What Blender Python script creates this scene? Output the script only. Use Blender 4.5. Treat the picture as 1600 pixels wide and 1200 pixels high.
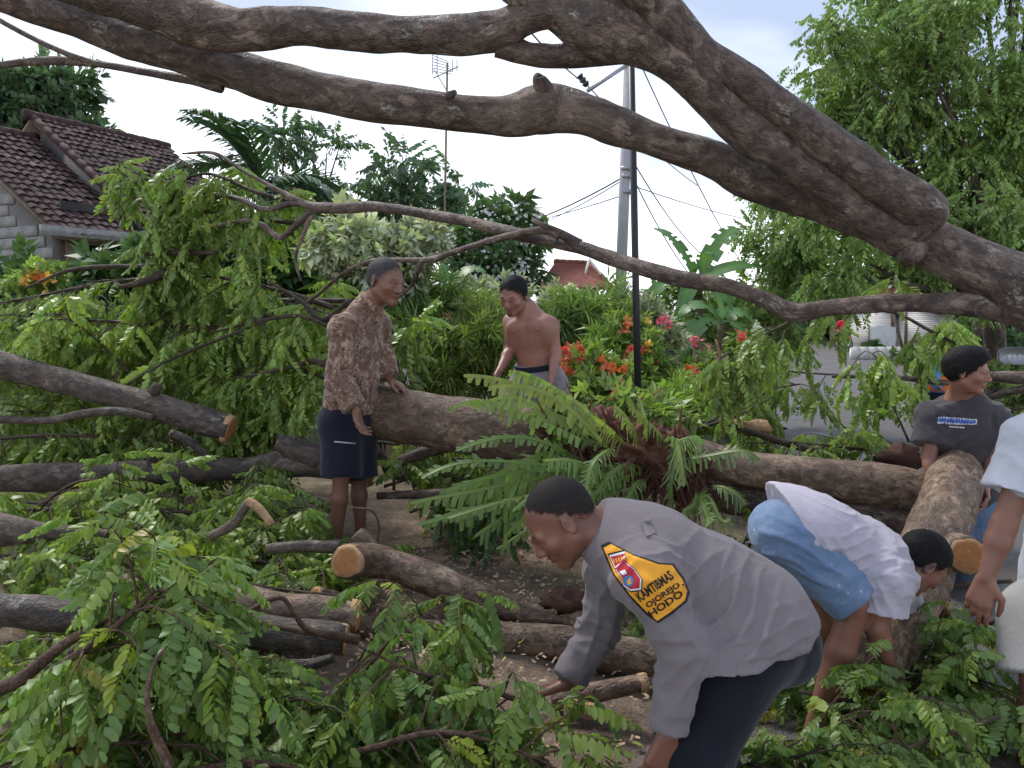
import bpy, math, random
import numpy as np
from mathutils import Vector, Matrix

for o in list(bpy.data.objects):
    bpy.data.objects.remove(o, do_unlink=True)
SC = bpy.context.scene
COL = SC.collection

# ------------------------------------------------------------------ camera
FPX, CX, CY, HORIZON, CAMZ = 1200.0, 800.0, 600.0, 480.0, 1.6
PITCH = math.atan((CY - HORIZON) / FPX)
cam_data = bpy.data.cameras.new('camera')
cam_data.sensor_fit = 'HORIZONTAL'
cam_data.sensor_width = 36.0
cam_data.lens = 36.0 * FPX / 1600.0
cam_data.clip_start = 0.05
cam_data.clip_end = 600.0
cam = bpy.data.objects.new('camera', cam_data)
cam.location = (0, 0, CAMZ)
cam.rotation_euler = (math.pi / 2 - PITCH, 0, 0)
COL.objects.link(cam)
SC.camera = cam

# ------------------------------------------------------------------ sky, sun, exposure
SUN_EL, SUN_AZ = math.radians(52), math.radians(-40)      # azimuth from +Y towards +X
world = bpy.data.worlds.new('World')
SC.world = world
world.use_nodes = True
wn, wl = world.node_tree.nodes, world.node_tree.links
wn.clear()
w_out = wn.new('ShaderNodeOutputWorld')
w_bg = wn.new('ShaderNodeBackground')
w_sky = wn.new('ShaderNodeTexSky')
w_sky.sky_type = 'NISHITA'
w_sky.sun_disc = False
w_sky.sun_elevation = SUN_EL
w_sky.sun_rotation = SUN_AZ
w_sky.dust_density = 3.0
w_tc = wn.new('ShaderNodeTexCoord')
w_map = wn.new('ShaderNodeMapping')
w_map.inputs['Scale'].default_value = (1.0, 1.0, 2.6)
w_map.inputs['Location'].default_value = (0.35, 0.1, 0.42)
w_noise = wn.new('ShaderNodeTexNoise')
w_noise.inputs['Scale'].default_value = 1.7
w_noise.inputs['Detail'].default_value = 5.0
w_noise.inputs['Roughness'].default_value = 0.5
w_ramp = wn.new('ShaderNodeValToRGB')
w_ramp.color_ramp.elements[0].position = 0.36
w_ramp.color_ramp.elements[0].color = (2.7, 3.2, 4.35, 1)      # grey-blue cloud underside
w_ramp.color_ramp.elements[1].position = 0.66
w_ramp.color_ramp.elements[1].color = (9.4, 9.7, 10.3, 1)     # bright white cloud
w_mix = wn.new('ShaderNodeMixRGB')
w_mix.inputs['Fac'].default_value = 0.86                       # almost fully overcast
wl.new(w_tc.outputs['Generated'], w_map.inputs['Vector'])
wl.new(w_map.outputs['Vector'], w_noise.inputs['Vector'])
w_sep = wn.new('ShaderNodeSeparateXYZ')
wl.new(w_tc.outputs['Generated'], w_sep.inputs[0])
w_hor = wn.new('ShaderNodeMapRange')                            # cloud layer thins to bright white towards the horizon
w_hor.inputs['From Min'].default_value = 0.05; w_hor.inputs['From Max'].default_value = 0.45
w_hor.inputs['To Min'].default_value = 0.16; w_hor.inputs['To Max'].default_value = -0.15
wl.new(w_sep.outputs['Z'], w_hor.inputs['Value'])
w_add = wn.new('ShaderNodeMath'); w_add.operation = 'ADD'
wl.new(w_noise.outputs['Fac'], w_add.inputs[0]); wl.new(w_hor.outputs['Result'], w_add.inputs[1])
wl.new(w_add.outputs[0], w_ramp.inputs['Fac'])
wl.new(w_sky.outputs['Color'], w_mix.inputs['Color1'])
wl.new(w_ramp.outputs['Color'], w_mix.inputs['Color2'])
wl.new(w_mix.outputs['Color'], w_bg.inputs['Color'])
w_bg.inputs['Strength'].default_value = 0.1
wl.new(w_bg.outputs['Background'], w_out.inputs['Surface'])

sun_data = bpy.data.lights.new('sun', 'SUN')
sun_data.energy = 1.5
sun_data.angle = math.radians(14)
sun_data.color = (1.0, 0.96, 0.9)
sun = bpy.data.objects.new('sun', sun_data)
sd = Vector((math.sin(SUN_AZ) * math.cos(SUN_EL), math.cos(SUN_AZ) * math.cos(SUN_EL), math.sin(SUN_EL)))
sun.rotation_euler = sd.to_track_quat('Z', 'Y').to_euler()
sun.location = (-5, 6, 12)
COL.objects.link(sun)

SC.view_settings.view_transform = 'Standard'
SC.view_settings.look = 'None'
SC.view_settings.gamma = 1.0
SC.view_settings.use_curve_mapping = False
SC.view_settings.exposure = 1.12
SC.render.engine = 'CYCLES'
SC.cycles.use_denoising = True
SC.cycles.use_adaptive_sampling = True
SC.cycles.adaptive_threshold = 0.02
SC.cycles.max_bounces = 5
SC.cycles.diffuse_bounces = 2
SC.cycles.glossy_bounces = 1
SC.cycles.transmission_bounces = 2
SC.cycles.transparent_max_bounces = 4
SC.cycles.caustics_reflective = False
SC.cycles.caustics_refractive = False

# ------------------------------------------------------------------ small helpers
RNG = np.random.default_rng(7)
cp_, sp_ = math.cos(PITCH), math.sin(PITCH)

def P(px, py, d):
    """world point seen at photo pixel (px, py) at depth Y = d metres in front of the camera"""
    a, b = (px - CX) / FPX, (CY - py) / FPX
    v = np.array([a, cp_ + b * sp_, -sp_ + b * cp_])
    return np.array([0, 0, CAMZ]) + v * (d / v[1])

def GP(px, py, z=0.0):
    """point of the ground (height z) seen at a pixel"""
    a, b = (px - CX) / FPX, (CY - py) / FPX
    v = np.array([a, cp_ + b * sp_, -sp_ + b * cp_])
    return np.array([0, 0, CAMZ]) + v * ((z - CAMZ) / v[2])

def smooth01(t):
    t = np.clip(t, 0, 1)
    return t * t * (3 - 2 * t)

def _hash(ix, iy, iz, seed):
    h = (ix.astype(np.int64) * 374761393 + iy.astype(np.int64) * 668265263 + iz.astype(np.int64) * 2147483647 + seed * 974634777) & 0xffffffff
    h = ((h ^ (h >> 13)) * 1274126177) & 0xffffffff
    h = h ^ (h >> 16)
    return (h & 0xffff).astype(np.float64) / 65535.0

def vnoise(p, freq=1.0, seed=0):
    """value noise in -1..1 at points p (N,3)"""
    q = np.asarray(p, float) * freq
    i = np.floor(q).astype(np.int64)
    f = q - i
    f = f * f * (3 - 2 * f)
    out = 0
    for dx in (0, 1):
        for dy in (0, 1):
            for dz in (0, 1):
                w = (f[:, 0] if dx else 1 - f[:, 0]) * (f[:, 1] if dy else 1 - f[:, 1]) * (f[:, 2] if dz else 1 - f[:, 2])
                out = out + w * _hash(i[:, 0] + dx, i[:, 1] + dy, i[:, 2] + dz, seed)
    return out * 2 - 1

def fbm(p, freq, seed=0, octs=3):
    r, a = 0, 1.0
    for k in range(octs):
        r = r + a * vnoise(p, freq * 2 ** k, seed + k * 17)
        a *= 0.5
    return r

def norm(v):
    v = np.asarray(v, float)
    return v / max(1e-9, np.linalg.norm(v))

def link(o, parent=None):
    COL.objects.link(o)
    if parent is not None:
        o.parent = parent
    return o

def thing(name, label, cat, group=None, loc=(0, 0, 0)):
    o = bpy.data.objects.new(name, None)
    o.empty_display_size = 0.1
    o.location = loc
    o['label'] = label
    o['category'] = cat
    if group:
        o['group'] = group
    COL.objects.link(o)
    return o

def tag(o, label=None, cat=None, group=None, kind=None):
    if label: o['label'] = label
    if cat: o['category'] = cat
    if group: o['group'] = group
    if kind: o['kind'] = kind
    return o

def make_mesh(name, verts, faces, mat=None, smooth=True, col=None, bc=None):
    """faces: list of index tuples, or (N,3)/(N,4) array, or list of such arrays"""
    me = bpy.data.meshes.new(name)
    verts = np.asarray(verts, dtype=np.float32)
    if isinstance(faces, np.ndarray):
        faces = [faces]
    if len(faces) and isinstance(faces[0], np.ndarray):
        faces = [f for f in faces if len(f)]
        loops = np.concatenate([f.ravel() for f in faces]).astype(np.int32)
        tot = np.concatenate([np.full(len(f), f.shape[1]) for f in faces]).astype(np.int32)
        start = np.concatenate([[0], np.cumsum(tot)[:-1]]).astype(np.int32)
        me.vertices.add(len(verts))
        me.vertices.foreach_set('co', verts.ravel())
        me.loops.add(len(loops))
        me.loops.foreach_set('vertex_index', loops)
        me.polygons.add(len(tot))
        me.polygons.foreach_set('loop_start', start)
        me.polygons.foreach_set('loop_total', tot)
        me.update(calc_edges=True)
    else:
        me.from_pydata([tuple(map(float, v)) for v in verts], [], [tuple(f) for f in faces])
        me.update()
    if smooth:
        me.polygons.foreach_set('use_smooth', np.ones(len(me.polygons), dtype=bool))
    if col is not None:
        a = me.color_attributes.new('Col', 'FLOAT_COLOR', 'POINT')
        c = np.ones((len(verts), 4), dtype=np.float32)
        c[:, :3] = col
        a.data.foreach_set('color', c.ravel())
    if bc is not None:
        a = me.attributes.new('bc', 'FLOAT_VECTOR', 'POINT')
        a.data.foreach_set('vector', np.asarray(bc, dtype=np.float32).ravel())
    if mat is not None:
        me.materials.append(mat)
    return me

def mobj(name, verts, faces, mat, parent=None, **kw):
    return link(bpy.data.objects.new(name, make_mesh(name, verts, faces, mat, **kw)), parent)

class MB:
    """collects pieces of geometry into ONE mesh"""
    def __init__(s):
        s.v, s.f, s.n, s.c = [], [], 0, []
    def add(s, v, f, col=None):
        v = np.asarray(v, float)
        s.v.append(v)
        if isinstance(f, np.ndarray): f = [f]
        if len(f) and not isinstance(f[0], np.ndarray):
            by = {}
            for q in f: by.setdefault(len(q), []).append(q)
            f = [np.array(x) for x in by.values()]
        for q in f: s.f.append(q + s.n)
        s.n += len(v)
        if col is not None:
            s.c.append(np.broadcast_to(np.asarray(col, float), (len(v), 3)))
        return s
    def box(s, c, size, rot=None, col=None):
        sx, sy, sz = np.array(size) / 2
        v = np.array([[x, y, z] for x in (-sx, sx) for y in (-sy, sy) for z in (-sz, sz)])
        if rot is not None: v = v @ np.asarray(rot).T
        f = np.array([[0, 1, 3, 2], [4, 6, 7, 5], [0, 4, 5, 1], [2, 3, 7, 6], [0, 2, 6, 4], [1, 5, 7, 3]])
        return s.add(v + np.asarray(c), f, col)
    def bar(s, a, b, r, r2=None, seg=8, col=None):
        t = tube_geo(np.array([a, b]), [r, r if r2 is None else r2], seg, sub=0, amp=0)
        return s.add(t[0], t[1], col)
    def build(s, name, mat, parent=None, smooth=False):
        return mobj(name, np.concatenate(s.v), s.f, mat, parent, smooth=smooth, col=np.concatenate(s.c) if s.c else None)

def catmull(pts, n_per):
    pts = np.asarray(pts, float)
    if len(pts) < 3 or n_per <= 1:
        if n_per <= 1: return pts
        t = np.linspace(0, 1, n_per * (len(pts) - 1) + 1)[:, None]
        return pts[0] * (1 - t) + pts[-1] * t if len(pts) == 2 else pts
    q = np.vstack([2 * pts[0] - pts[1], pts, 2 * pts[-1] - pts[-2]])
    out = []
    for i in range(1, len(q) - 2):
        p0, p1, p2, p3 = q[i - 1], q[i], q[i + 1], q[i + 2]
        t = np.linspace(0, 1, n_per, endpoint=False)[:, None]
        out.append(0.5 * ((2 * p1) + (-p0 + p2) * t + (2 * p0 - 5 * p1 + 4 * p2 - p3) * t ** 2 + (-p0 + 3 * p1 - 3 * p2 + p3) * t ** 3))
    out.append(q[-2][None])
    return np.vstack(out)

def tube_geo(pts, radii, seg=12, sub=6, amp=0.0, seed=0, caps=True, flat=None, freq=9.0, round_end=False):
    """tapered tube along a smoothed polyline; returns verts, [faces], bark coordinates"""
    pts = np.asarray(pts, float)
    pr = np.column_stack([pts, np.asarray(radii, float)])
    c = catmull(pr, sub) if sub > 1 else pr
    p, r = c[:, :3], np.maximum(c[:, 3], 1e-4)
    n = len(p)
    T = np.gradient(p, axis=0) if n > 2 else np.repeat((p[1] - p[0])[None], 2, 0)
    T /= np.maximum(np.linalg.norm(T, axis=1), 1e-9)[:, None]
    ref = np.array([0, 0, 1.0]) if abs(T[0][2]) < 0.9 else np.array([1.0, 0, 0])
    N = np.zeros_like(p)
    N[0] = norm(np.cross(np.cross(T[0], ref), T[0]))
    for i in range(1, n):
        v = N[i - 1] - T[i] * np.dot(N[i - 1], T[i])
        N[i] = norm(v)
    B = np.cross(T, N)
    th = np.linspace(0, 2 * np.pi, seg, endpoint=False)
    ct, st = np.cos(th), np.sin(th)
    ring = N[:, None] * ct[None, :, None] + B[:, None] * st[None, :, None]
    s = np.concatenate([[0], np.cumsum(np.linalg.norm(np.diff(p, axis=0), axis=1))])
    R = np.repeat(r[:, None], seg, 1)
    bc = np.stack([R * ct, R * st, np.repeat(s[:, None], seg, 1)], -1) + seed * 3.17
    if amp:
        q = bc.reshape(-1, 3) * np.array([1, 1, 0.55])
        d = fbm(q, freq, seed + 3, 3).reshape(n, seg)
        low = vnoise(bc.reshape(-1, 3) * np.array([1, 1, 0.6]), 3.3, seed + 40).reshape(n, seg)
        R = R * (1 + 0.11 * low) + amp * d
    v = (p[:, None] + ring * R[..., None]).reshape(-1, 3)
    i = np.arange(n - 1)[:, None] * seg
    j = np.arange(seg)[None]
    j2 = (j + 1) % seg
    f = np.stack([i + j, i + j2, i + seg + j2, i + seg + j], -1).reshape(-1, 4)
    faces = [f]
    bc = bc.reshape(-1, 3)
    if caps:
        v = np.vstack([v, p[0], p[-1]])
        bc = np.vstack([bc, bc[0], bc[-1]])
        a = np.arange(seg)
        faces.append(np.stack([np.full(seg, n * seg), (a + 1) % seg, a], -1))
        b = (n - 1) * seg
        faces.append(np.stack([np.full(seg, n * seg + 1), b + a, b + (a + 1) % seg], -1))
    return v, faces, bc

# ------------------------------------------------------------------ node materials
class NT:
    def __init__(s, name):
        s.m = bpy.data.materials.new(name)
        s.m.use_nodes = True
        s.n, s.l = s.m.node_tree.nodes, s.m.node_tree.links
        s.b = s.n['Principled BSDF']
        s.out = s.n['Material Output']
    def new(s, t, **kw):
        x = s.n.new(t)
        for k, v in kw.items():
            if k in x.inputs: x.inputs[k].default_value = v
            else: setattr(x, k, v)
        return x
    def link(s, a, b): s.l.new(a, b)
    def coord(s, scale=(1, 1, 1), attr=None, kind='Object'):
        if attr:
            a = s.new('ShaderNodeAttribute'); a.attribute_name = attr; o = a.outputs['Vector']
        else:
            o = s.new('ShaderNodeTexCoord').outputs[kind]
        m = s.new('ShaderNodeMapping'); m.inputs['Scale'].default_value = scale
        s.link(o, m.inputs['Vector'])
        return m.outputs['Vector']
    def noise(s, vec, scale, detail=4, rough=0.55, dist=0.0):
        x = s.new('ShaderNodeTexNoise')
        x.inputs['Scale'].default_value = scale; x.inputs['Detail'].default_value = detail
        x.inputs['Roughness'].default_value = rough; x.inputs['Distortion'].default_value = dist
        s.link(vec, x.inputs['Vector'])
        return x.outputs['Fac']
    def voro(s, vec, scale, feature='F1', rand=1.0):
        x = s.new('ShaderNodeTexVoronoi'); x.feature = feature
        x.inputs['Scale'].default_value = scale; x.inputs['Randomness'].default_value = rand
        s.link(vec, x.inputs['Vector'])
        return x
    def ramp(s, fac, stops, interp='LINEAR'):
        x = s.new('ShaderNodeValToRGB'); cr = x.color_ramp; cr.interpolation = interp
        while len(cr.elements) < len(stops): cr.elements.new(0.5)
        for e, (p, c) in zip(cr.elements, stops):
            e.position = p
            e.color = tuple(c) + (1,) if not np.isscalar(c) else (c, c, c, 1)
        s.link(fac, x.inputs['Fac'])
        return x.outputs['Color']
    def mix(s, fac, a, b, mode='MIX'):
        x = s.new('ShaderNodeMixRGB'); x.blend_type = mode
        for k, v in (('Fac', fac), ('Color1', a), ('Color2', b)):
            if hasattr(v, 'links'): s.link(v, x.inputs[k])
            else: x.inputs[k].default_value = v if k == 'Fac' else tuple(v) + (1,)
        return x.outputs['Color']
    def math(s, op, a, b=0.0):
        x = s.new('ShaderNodeMath'); x.operation = op
        for k, v in ((0, a), (1, b)):
            if hasattr(v, 'links'): s.link(v, x.inputs[k])
            else: x.inputs[k].default_value = v
        return x.outputs[0]
    def bump(s, h, strength=0.5, dist=0.01):
        x = s.new('ShaderNodeBump'); x.inputs['Strength'].default_value = strength; x.inputs['Distance'].default_value = dist
        s.link(h, x.inputs['Height'])
        s.link(x.outputs['Normal'], s.b.inputs['Normal'])
        return x
    def color(s, c):
        if hasattr(c, 'links'): s.link(c, s.b.inputs['Base Color'])
        else: s.b.inputs['Base Color'].default_value = tuple(c) + (1,)
    def rough(s, r, spec=None):
        if hasattr(r, 'links'): s.link(r, s.b.inputs['Roughness'])
        else: s.b.inputs['Roughness'].default_value = r
        if spec is not None: s.b.inputs['Specular IOR Level'].default_value = spec
    def attr(s, name):
        a = s.new('ShaderNodeAttribute'); a.attribute_name = name
        return a

def plain(name, c, rough=0.6, var=0.12, scale=20, bump=0.0, metal=0.0, spec=0.4):
    t = NT(name)
    v = t.coord()
    n = t.noise(v, scale, 5)
    c = np.array(c)
    t.color(t.ramp(n, [(0.25, tuple(c * (1 - var))), (0.75, tuple(np.minimum(1, c * (1 + var))))]))
    t.rough(rough, spec)
    t.b.inputs['Metallic'].default_value = metal
    if bump: t.bump(t.noise(v, scale * 3, 4), bump, 0.01)
    return t.m

def bark_mat(name, dark, mid, light, flake=1.0, lichen=0.25, wet=0.0):
    t = NT(name)
    v = t.coord((1, 1, 0.62), attr='bc')
    n1 = t.noise(v, 7, 5, 0.6, 0.6)
    n2 = t.noise(v, 26, 6, 0.65, 0.8)
    n3 = t.noise(v, 80, 4, 0.6)
    warp = t.new('ShaderNodeVectorMath'); warp.operation = 'MULTIPLY_ADD'
    nz = t.new('ShaderNodeTexNoise'); nz.inputs['Scale'].default_value = 14; nz.inputs['Detail'].default_value = 3
    t.link(v, nz.inputs['Vector'])
    t.link(nz.outputs['Color'], warp.inputs[0]); warp.inputs[1].default_value = (0.09, 0.09, 0.09); t.link(v, warp.inputs[2])
    vo = t.voro(warp.outputs[0], 19 * flake)
    cell = vo.outputs['Color']; dist = vo.outputs['Distance']
    sep = t.new('ShaderNodeSeparateColor'); t.link(cell, sep.inputs[0])
    base = t.ramp(n1, [(0.28, dark), (0.55, mid), (0.80, tuple(np.array(mid) * 0.6 + np.array(light) * 0.4))])
    plates = t.ramp(sep.outputs[0], [(0.58, 0.0), (0.74, 1.0)])
    plates = t.math('MULTIPLY', plates, t.ramp(n1, [(0.42, 0.0), (0.62, 0.85)]))
    c = t.mix(plates, base, light)
    c = t.mix(t.ramp(n2, [(0.38, 0.05), (0.60, 0.85)]), tuple(np.array(dark) * 0.65), c)
    c = t.mix(t.math('MULTIPLY', t.ramp(n3, [(0.58, 0.0), (0.66, 1.0)]), t.ramp(n2, [(0.45, 0.0), (0.6, 0.55)])), c, light)
    big = t.noise(v, 2.6, 3, 0.5, 0.8)
    c = t.mix(t.ramp(big, [(0.35, 0.35), (0.62, 0.0)]), c, tuple(np.array(dark) * 0.9))
    c = t.mix(t.ramp(big, [(0.54, 0.0), (0.74, 0.28)]), c, light)
    li = t.math('MULTIPLY', t.ramp(t.noise(v, 11, 3), [(0.60, 0.0), (0.68, 1.0)]), t.ramp(n3, [(0.45, 0.0), (0.6, 1.0)]))
    c = t.mix(t.math('MULTIPLY', li, lichen), c, (0.34, 0.33, 0.28))
    t.color(c)
    t.link(t.ramp(n1, [(0.3, 0.45), (0.65, 0.85)]), t.b.inputs['Roughness']); t.b.inputs['Specular IOR Level'].default_value = 0.4
    crack = t.ramp(t.voro(warp.outputs[0], 34 * flake, 'DISTANCE_TO_EDGE').outputs['Distance'], [(0.0, 0.0), (0.12, 1.0)])
    h = t.math('ADD', t.math('MULTIPLY', crack, 0.22), t.math('ADD', t.math('MULTIPLY', n2, 0.9), t.math('MULTIPLY', n3, 0.35)))
    t.bump(h, 0.8, 0.014)
    return t.m

def leaf_mat(name, c, trans=0.35, rough=0.42, var=0.25, spec=0.45):
    """leaf colour = c * per-leaf tint stored in Col"""
    t = NT(name)
    a = t.attr('Col').outputs['Color']
    base = t.mix(1.0, a, c, 'MULTIPLY')
    hs = t.noise(t.coord(), 9, 3)
    base = t.mix(t.ramp(hs, [(0.3, 0.0), (0.7, var)]), base, tuple(np.array(c) * np.array([1.5, 1.15, 0.6])))
    geo = t.new('ShaderNodeNewGeometry')
    pale = t.mix(t.math('MULTIPLY', geo.outputs['Backfacing'], 0.35), base, (0.22, 0.30, 0.17))
    t.color(pale)
    t.rough(rough, spec)
    tr = t.new('ShaderNodeBsdfTranslucent')
    t.link(t.mix(1.0, base, (1.25, 1.5, 0.6), 'MULTIPLY'), tr.inputs['Color'])
    ms = t.new('ShaderNodeMixShader'); ms.inputs[0].default_value = trans
    t.link(t.b.outputs[0], ms.inputs[1]); t.link(tr.outputs[0], ms.inputs[2])
    t.link(ms.outputs[0], t.out.inputs['Surface'])
    return t.m

def cloth_mat(name, c, rough=0.9, var=0.10, weave=260, stain=None, stain_amt=0.0, sheen=0.15, specks=0, crease=0.16):
    t = NT(name)
    v = t.coord()
    c = np.array(c)
    n = t.noise(v, 6, 4)
    col = t.ramp(n, [(0.3, tuple(c * (1 - var))), (0.7, tuple(np.minimum(1, c * (1 + var))))])
    if stain is not None:
        s_ = t.ramp(t.noise(v, 16, 6, 0.65, 0.8), [(0.42, 0.0), (0.60, stain_amt)])
        col = t.mix(s_, col, stain)
    t.color(col)
    t.rough(rough, 0.15)
    t.b.inputs['Sheen Weight'].default_value = sheen
    w = t.noise(v, weave, 2)
    if specks:
        sp = t.ramp(t.voro(v, specks).outputs['Distance'], [(0.10, 0.9), (0.16, 0.0)])
        sp = t.math('MULTIPLY', sp, t.ramp(t.noise(v, 9, 2), [(0.5, 0.0), (0.58, 1.0)]))
        t.color(t.mix(sp, col, (0.6, 0.6, 0.62)))
    cr = t.math('ABSOLUTE', t.math('SUBTRACT', t.noise(v, 10, 2, 0.5, 1.6), 0.5))
    cr2 = t.math('ABSOLUTE', t.math('SUBTRACT', t.noise(v, 23, 2, 0.5, 1.2), 0.5))
    h = t.math('ADD', t.math('MULTIPLY', t.math('POWER', cr, 0.6), 5.0), t.math('MULTIPLY', t.math('POWER', cr2, 0.7), 2.0))
    t.bump(t.math('ADD', t.math('MULTIPLY', w, 0.25), t.math('MULTIPLY', h, crease)), 0.5, 0.006)
    return t.m

def skin_mat(name):
    t = NT(name)
    a = t.attr('Col').outputs['Color']
    v = t.coord()
    c = t.mix(t.ramp(t.noise(v, 14, 4), [(0.35, 0.0), (0.7, 0.22)]), a, (0.30, 0.12, 0.075))
    t.color(c)
    t.rough(0.44, 0.45)
    t.b.inputs['Subsurface Weight'].default_value = 0.08
    t.b.inputs['Subsurface Radius'].default_value = (0.012, 0.005, 0.003)
    t.b.inputs['Subsurface Scale'].default_value = 0.5
    t.bump(t.noise(v, 130, 3), 0.12, 0.004)
    return t.m

M = {}
M['bark_dark'] = bark_mat('bark_dark', (0.06, 0.041, 0.033), (0.185, 0.132, 0.102), (0.38, 0.29, 0.23), 1.3, 0.8)
M['bark_tan'] = bark_mat('bark_tan', (0.09, 0.056, 0.038), (0.285, 0.188, 0.126), (0.50, 0.37, 0.255), 1.2, 0.5)
M['bark_grey'] = bark_mat('bark_grey', (0.045, 0.036, 0.03), (0.125, 0.092, 0.072), (0.27, 0.21, 0.165), 1.3, 0.6)
M['twig'] = bark_mat('twig_bark', (0.035, 0.024, 0.017), (0.09, 0.058, 0.038), (0.18, 0.125, 0.085), 2.0, 0.2)
M['twig_brown'] = bark_mat('twig_brown_bark', (0.07, 0.036, 0.022), (0.15, 0.085, 0.052), (0.25, 0.16, 0.1), 2.0, 0.1)
def cut_mat():
    t = NT('cut_wood')
    v = t.coord((1, 1, 1), attr='bc')
    n = t.noise(v, 3.0, 4, 0.6, 0.5)
    ln = t.new('ShaderNodeVectorMath'); ln.operation = 'LENGTH'; t.link(v, ln.inputs[0])
    r = t.math('ADD', ln.outputs['Value'], t.math('MULTIPLY', n, 0.12))
    rings = t.math('ADD', t.math('MULTIPLY', t.math('SINE', t.math('MULTIPLY', r, 52.0)), 0.5), 0.5)
    o = t.coord()
    n2 = t.noise(o, 160, 3)
    saw = t.noise(t.coord((1, 0.06, 0.3)), 150, 2)
    c = t.mix(t.ramp(n, [(0.3, 0.0), (0.7, 1.0)]), (0.40, 0.165, 0.055), (0.55, 0.27, 0.105))
    c = t.mix(t.math('MULTIPLY', rings, 0.45), c, (0.26, 0.125, 0.06))
    c = t.mix(t.ramp(r, [(0.80, 0.0), (0.97, 0.8)]), c, (0.50, 0.34, 0.19))
    c = t.mix(t.math('MULTIPLY', t.ramp(n2, [(0.5, 0.0), (0.7, 1.0)]), 0.5), c, (0.16, 0.08, 0.045))
    t.color(c); t.rough(0.8, 0.2); t.bump(t.math('ADD', n2, saw), 0.6, 0.006)
    return t.m
M['cut'] = cut_mat()
M['leaf'] = leaf_mat('leaf_green', (0.185, 0.290, 0.082))
M['leaf_far'] = leaf_mat('leaf_far', (0.15, 0.25, 0.08), 0.3)
M['leaf_dark'] = leaf_mat('leaf_dark', (0.065, 0.135, 0.055), 0.25)  # albedo lightened to put background haze into the leaf colour
M['leaf_pale'] = leaf_mat('leaf_pale', (0.40, 0.45, 0.36), 0.25, 0.55, 0.04)
M['leaf_blue'] = leaf_mat('leaf_blue', (0.085, 0.165, 0.10), 0.25)  # lightened too, haze of the background trees is in the colour
M['fern'] = leaf_mat('fern_leaf', (0.185, 0.275, 0.09), 0.35, 0.45)
M['skin'] = skin_mat('skin')
M['split_wood'] = plain('split_wood', (0.36, 0.22, 0.12), 0.85, 0.35, 40, 0.5)

# ================================================================== terrain and road
def road_left(y):
    y = np.asarray(y, float)
    return 0.39 * y - 0.42 - 0.0016 * np.maximum(0, y - 22) ** 2

ROAD_W = 3.3
def base_z(y):
    y = np.asarray(y, float)
    return -0.014 * np.maximum(0, y - 9)

def gz(x, y):
    x, y = np.asarray(x, float), np.asarray(y, float)
    e = road_left(y) - x
    left = smooth01(e / 0.9) * smooth01((y - 1.9) / 2.2) * 0.21
    right = smooth01((-e - ROAD_W - 0.1) / 1.5) * 0.10
    dip = -0.05 * smooth01((-e + 0.25) / 0.3) * smooth01((ROAD_W + 0.25 + e) / 0.3)
    return base_z(y) + left + right + dip

def gh(x, y):
    return float(gz(x, y))

def ground_mat():
    t = NT('earth')
    v = t.coord()
    n = t.noise(v, 1.3, 6, 0.6, 0.5)
    n2 = t.noise(v, 9, 6, 0.65)
    n3 = t.noise(v, 70, 4, 0.7)
    vo = t.voro(v, 55).outputs['Distance']
    soil = t.ramp(n2, [(0.28, (0.10, 0.075, 0.058)), (0.55, (0.25, 0.19, 0.14)), (0.78, (0.38, 0.29, 0.215))])
    chips = t.ramp(n3, [(0.55, 0.0), (0.66, 0.8)])
    soil = t.mix(chips, soil, (0.42, 0.28, 0.16))
    soil = t.mix(t.ramp(vo, [(0.08, 0.55), (0.2, 0.0)]), soil, (0.09, 0.075, 0.06))
    sep = t.new('ShaderNodeSeparateXYZ'); t.link(v, sep.inputs[0])
    far = t.ramp(t.math('ADD', t.math('MULTIPLY', sep.outputs[1], 0.1), t.math('MULTIPLY', n, 0.35)), [(0.72, 0.0), (0.92, 0.85)])
    grass = t.ramp(n2, [(0.3, (0.045, 0.075, 0.022)), (0.7, (0.13, 0.165, 0.055))])
    t.color(t.mix(far, soil, grass))
    t.rough(0.9, 0.2)
    t.bump(t.math('ADD', n3, t.math('MULTIPLY', n2, 1.4)), 0.8, 0.03)
    return t.m
M['earth'] = ground_mat()

def asphalt_mat():
    t = NT('asphalt')
    v = t.coord()
    n = t.noise(v, 2.2, 5, 0.6)
    n3 = t.noise(v, 130, 3, 0.7)
    vo = t.voro(v, 95).outputs['Distance']
    c = t.ramp(n3, [(0.3, (0.045, 0.042, 0.042)), (0.7, (0.135, 0.13, 0.13))])
    c = t.mix(t.ramp(vo, [(0.1, 0.45), (0.3, 0.0)]), c, (0.22, 0.2, 0.185))
    c = t.mix(t.ramp(n, [(0.45, 0.0), (0.7, 0.6)]), c, (0.17, 0.125, 0.09))
    t.color(c)
    t.link(t.ramp(n, [(0.35, 0.38), (0.6, 0.75)]), t.b.inputs['Roughness'])
    t.bump(t.math('ADD', n3, vo), 0.6, 0.012)
    return t.m
M['asphalt'] = asphalt_mat()

def spaced(lo, hi, mid, n, k=3.2):
    u = np.linspace(-1, 1, n)
    s = np.sinh(k * u) / np.sinh(k)
    return np.where(s < 0, mid + s * (mid - lo), mid + s * (hi - mid))

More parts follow.
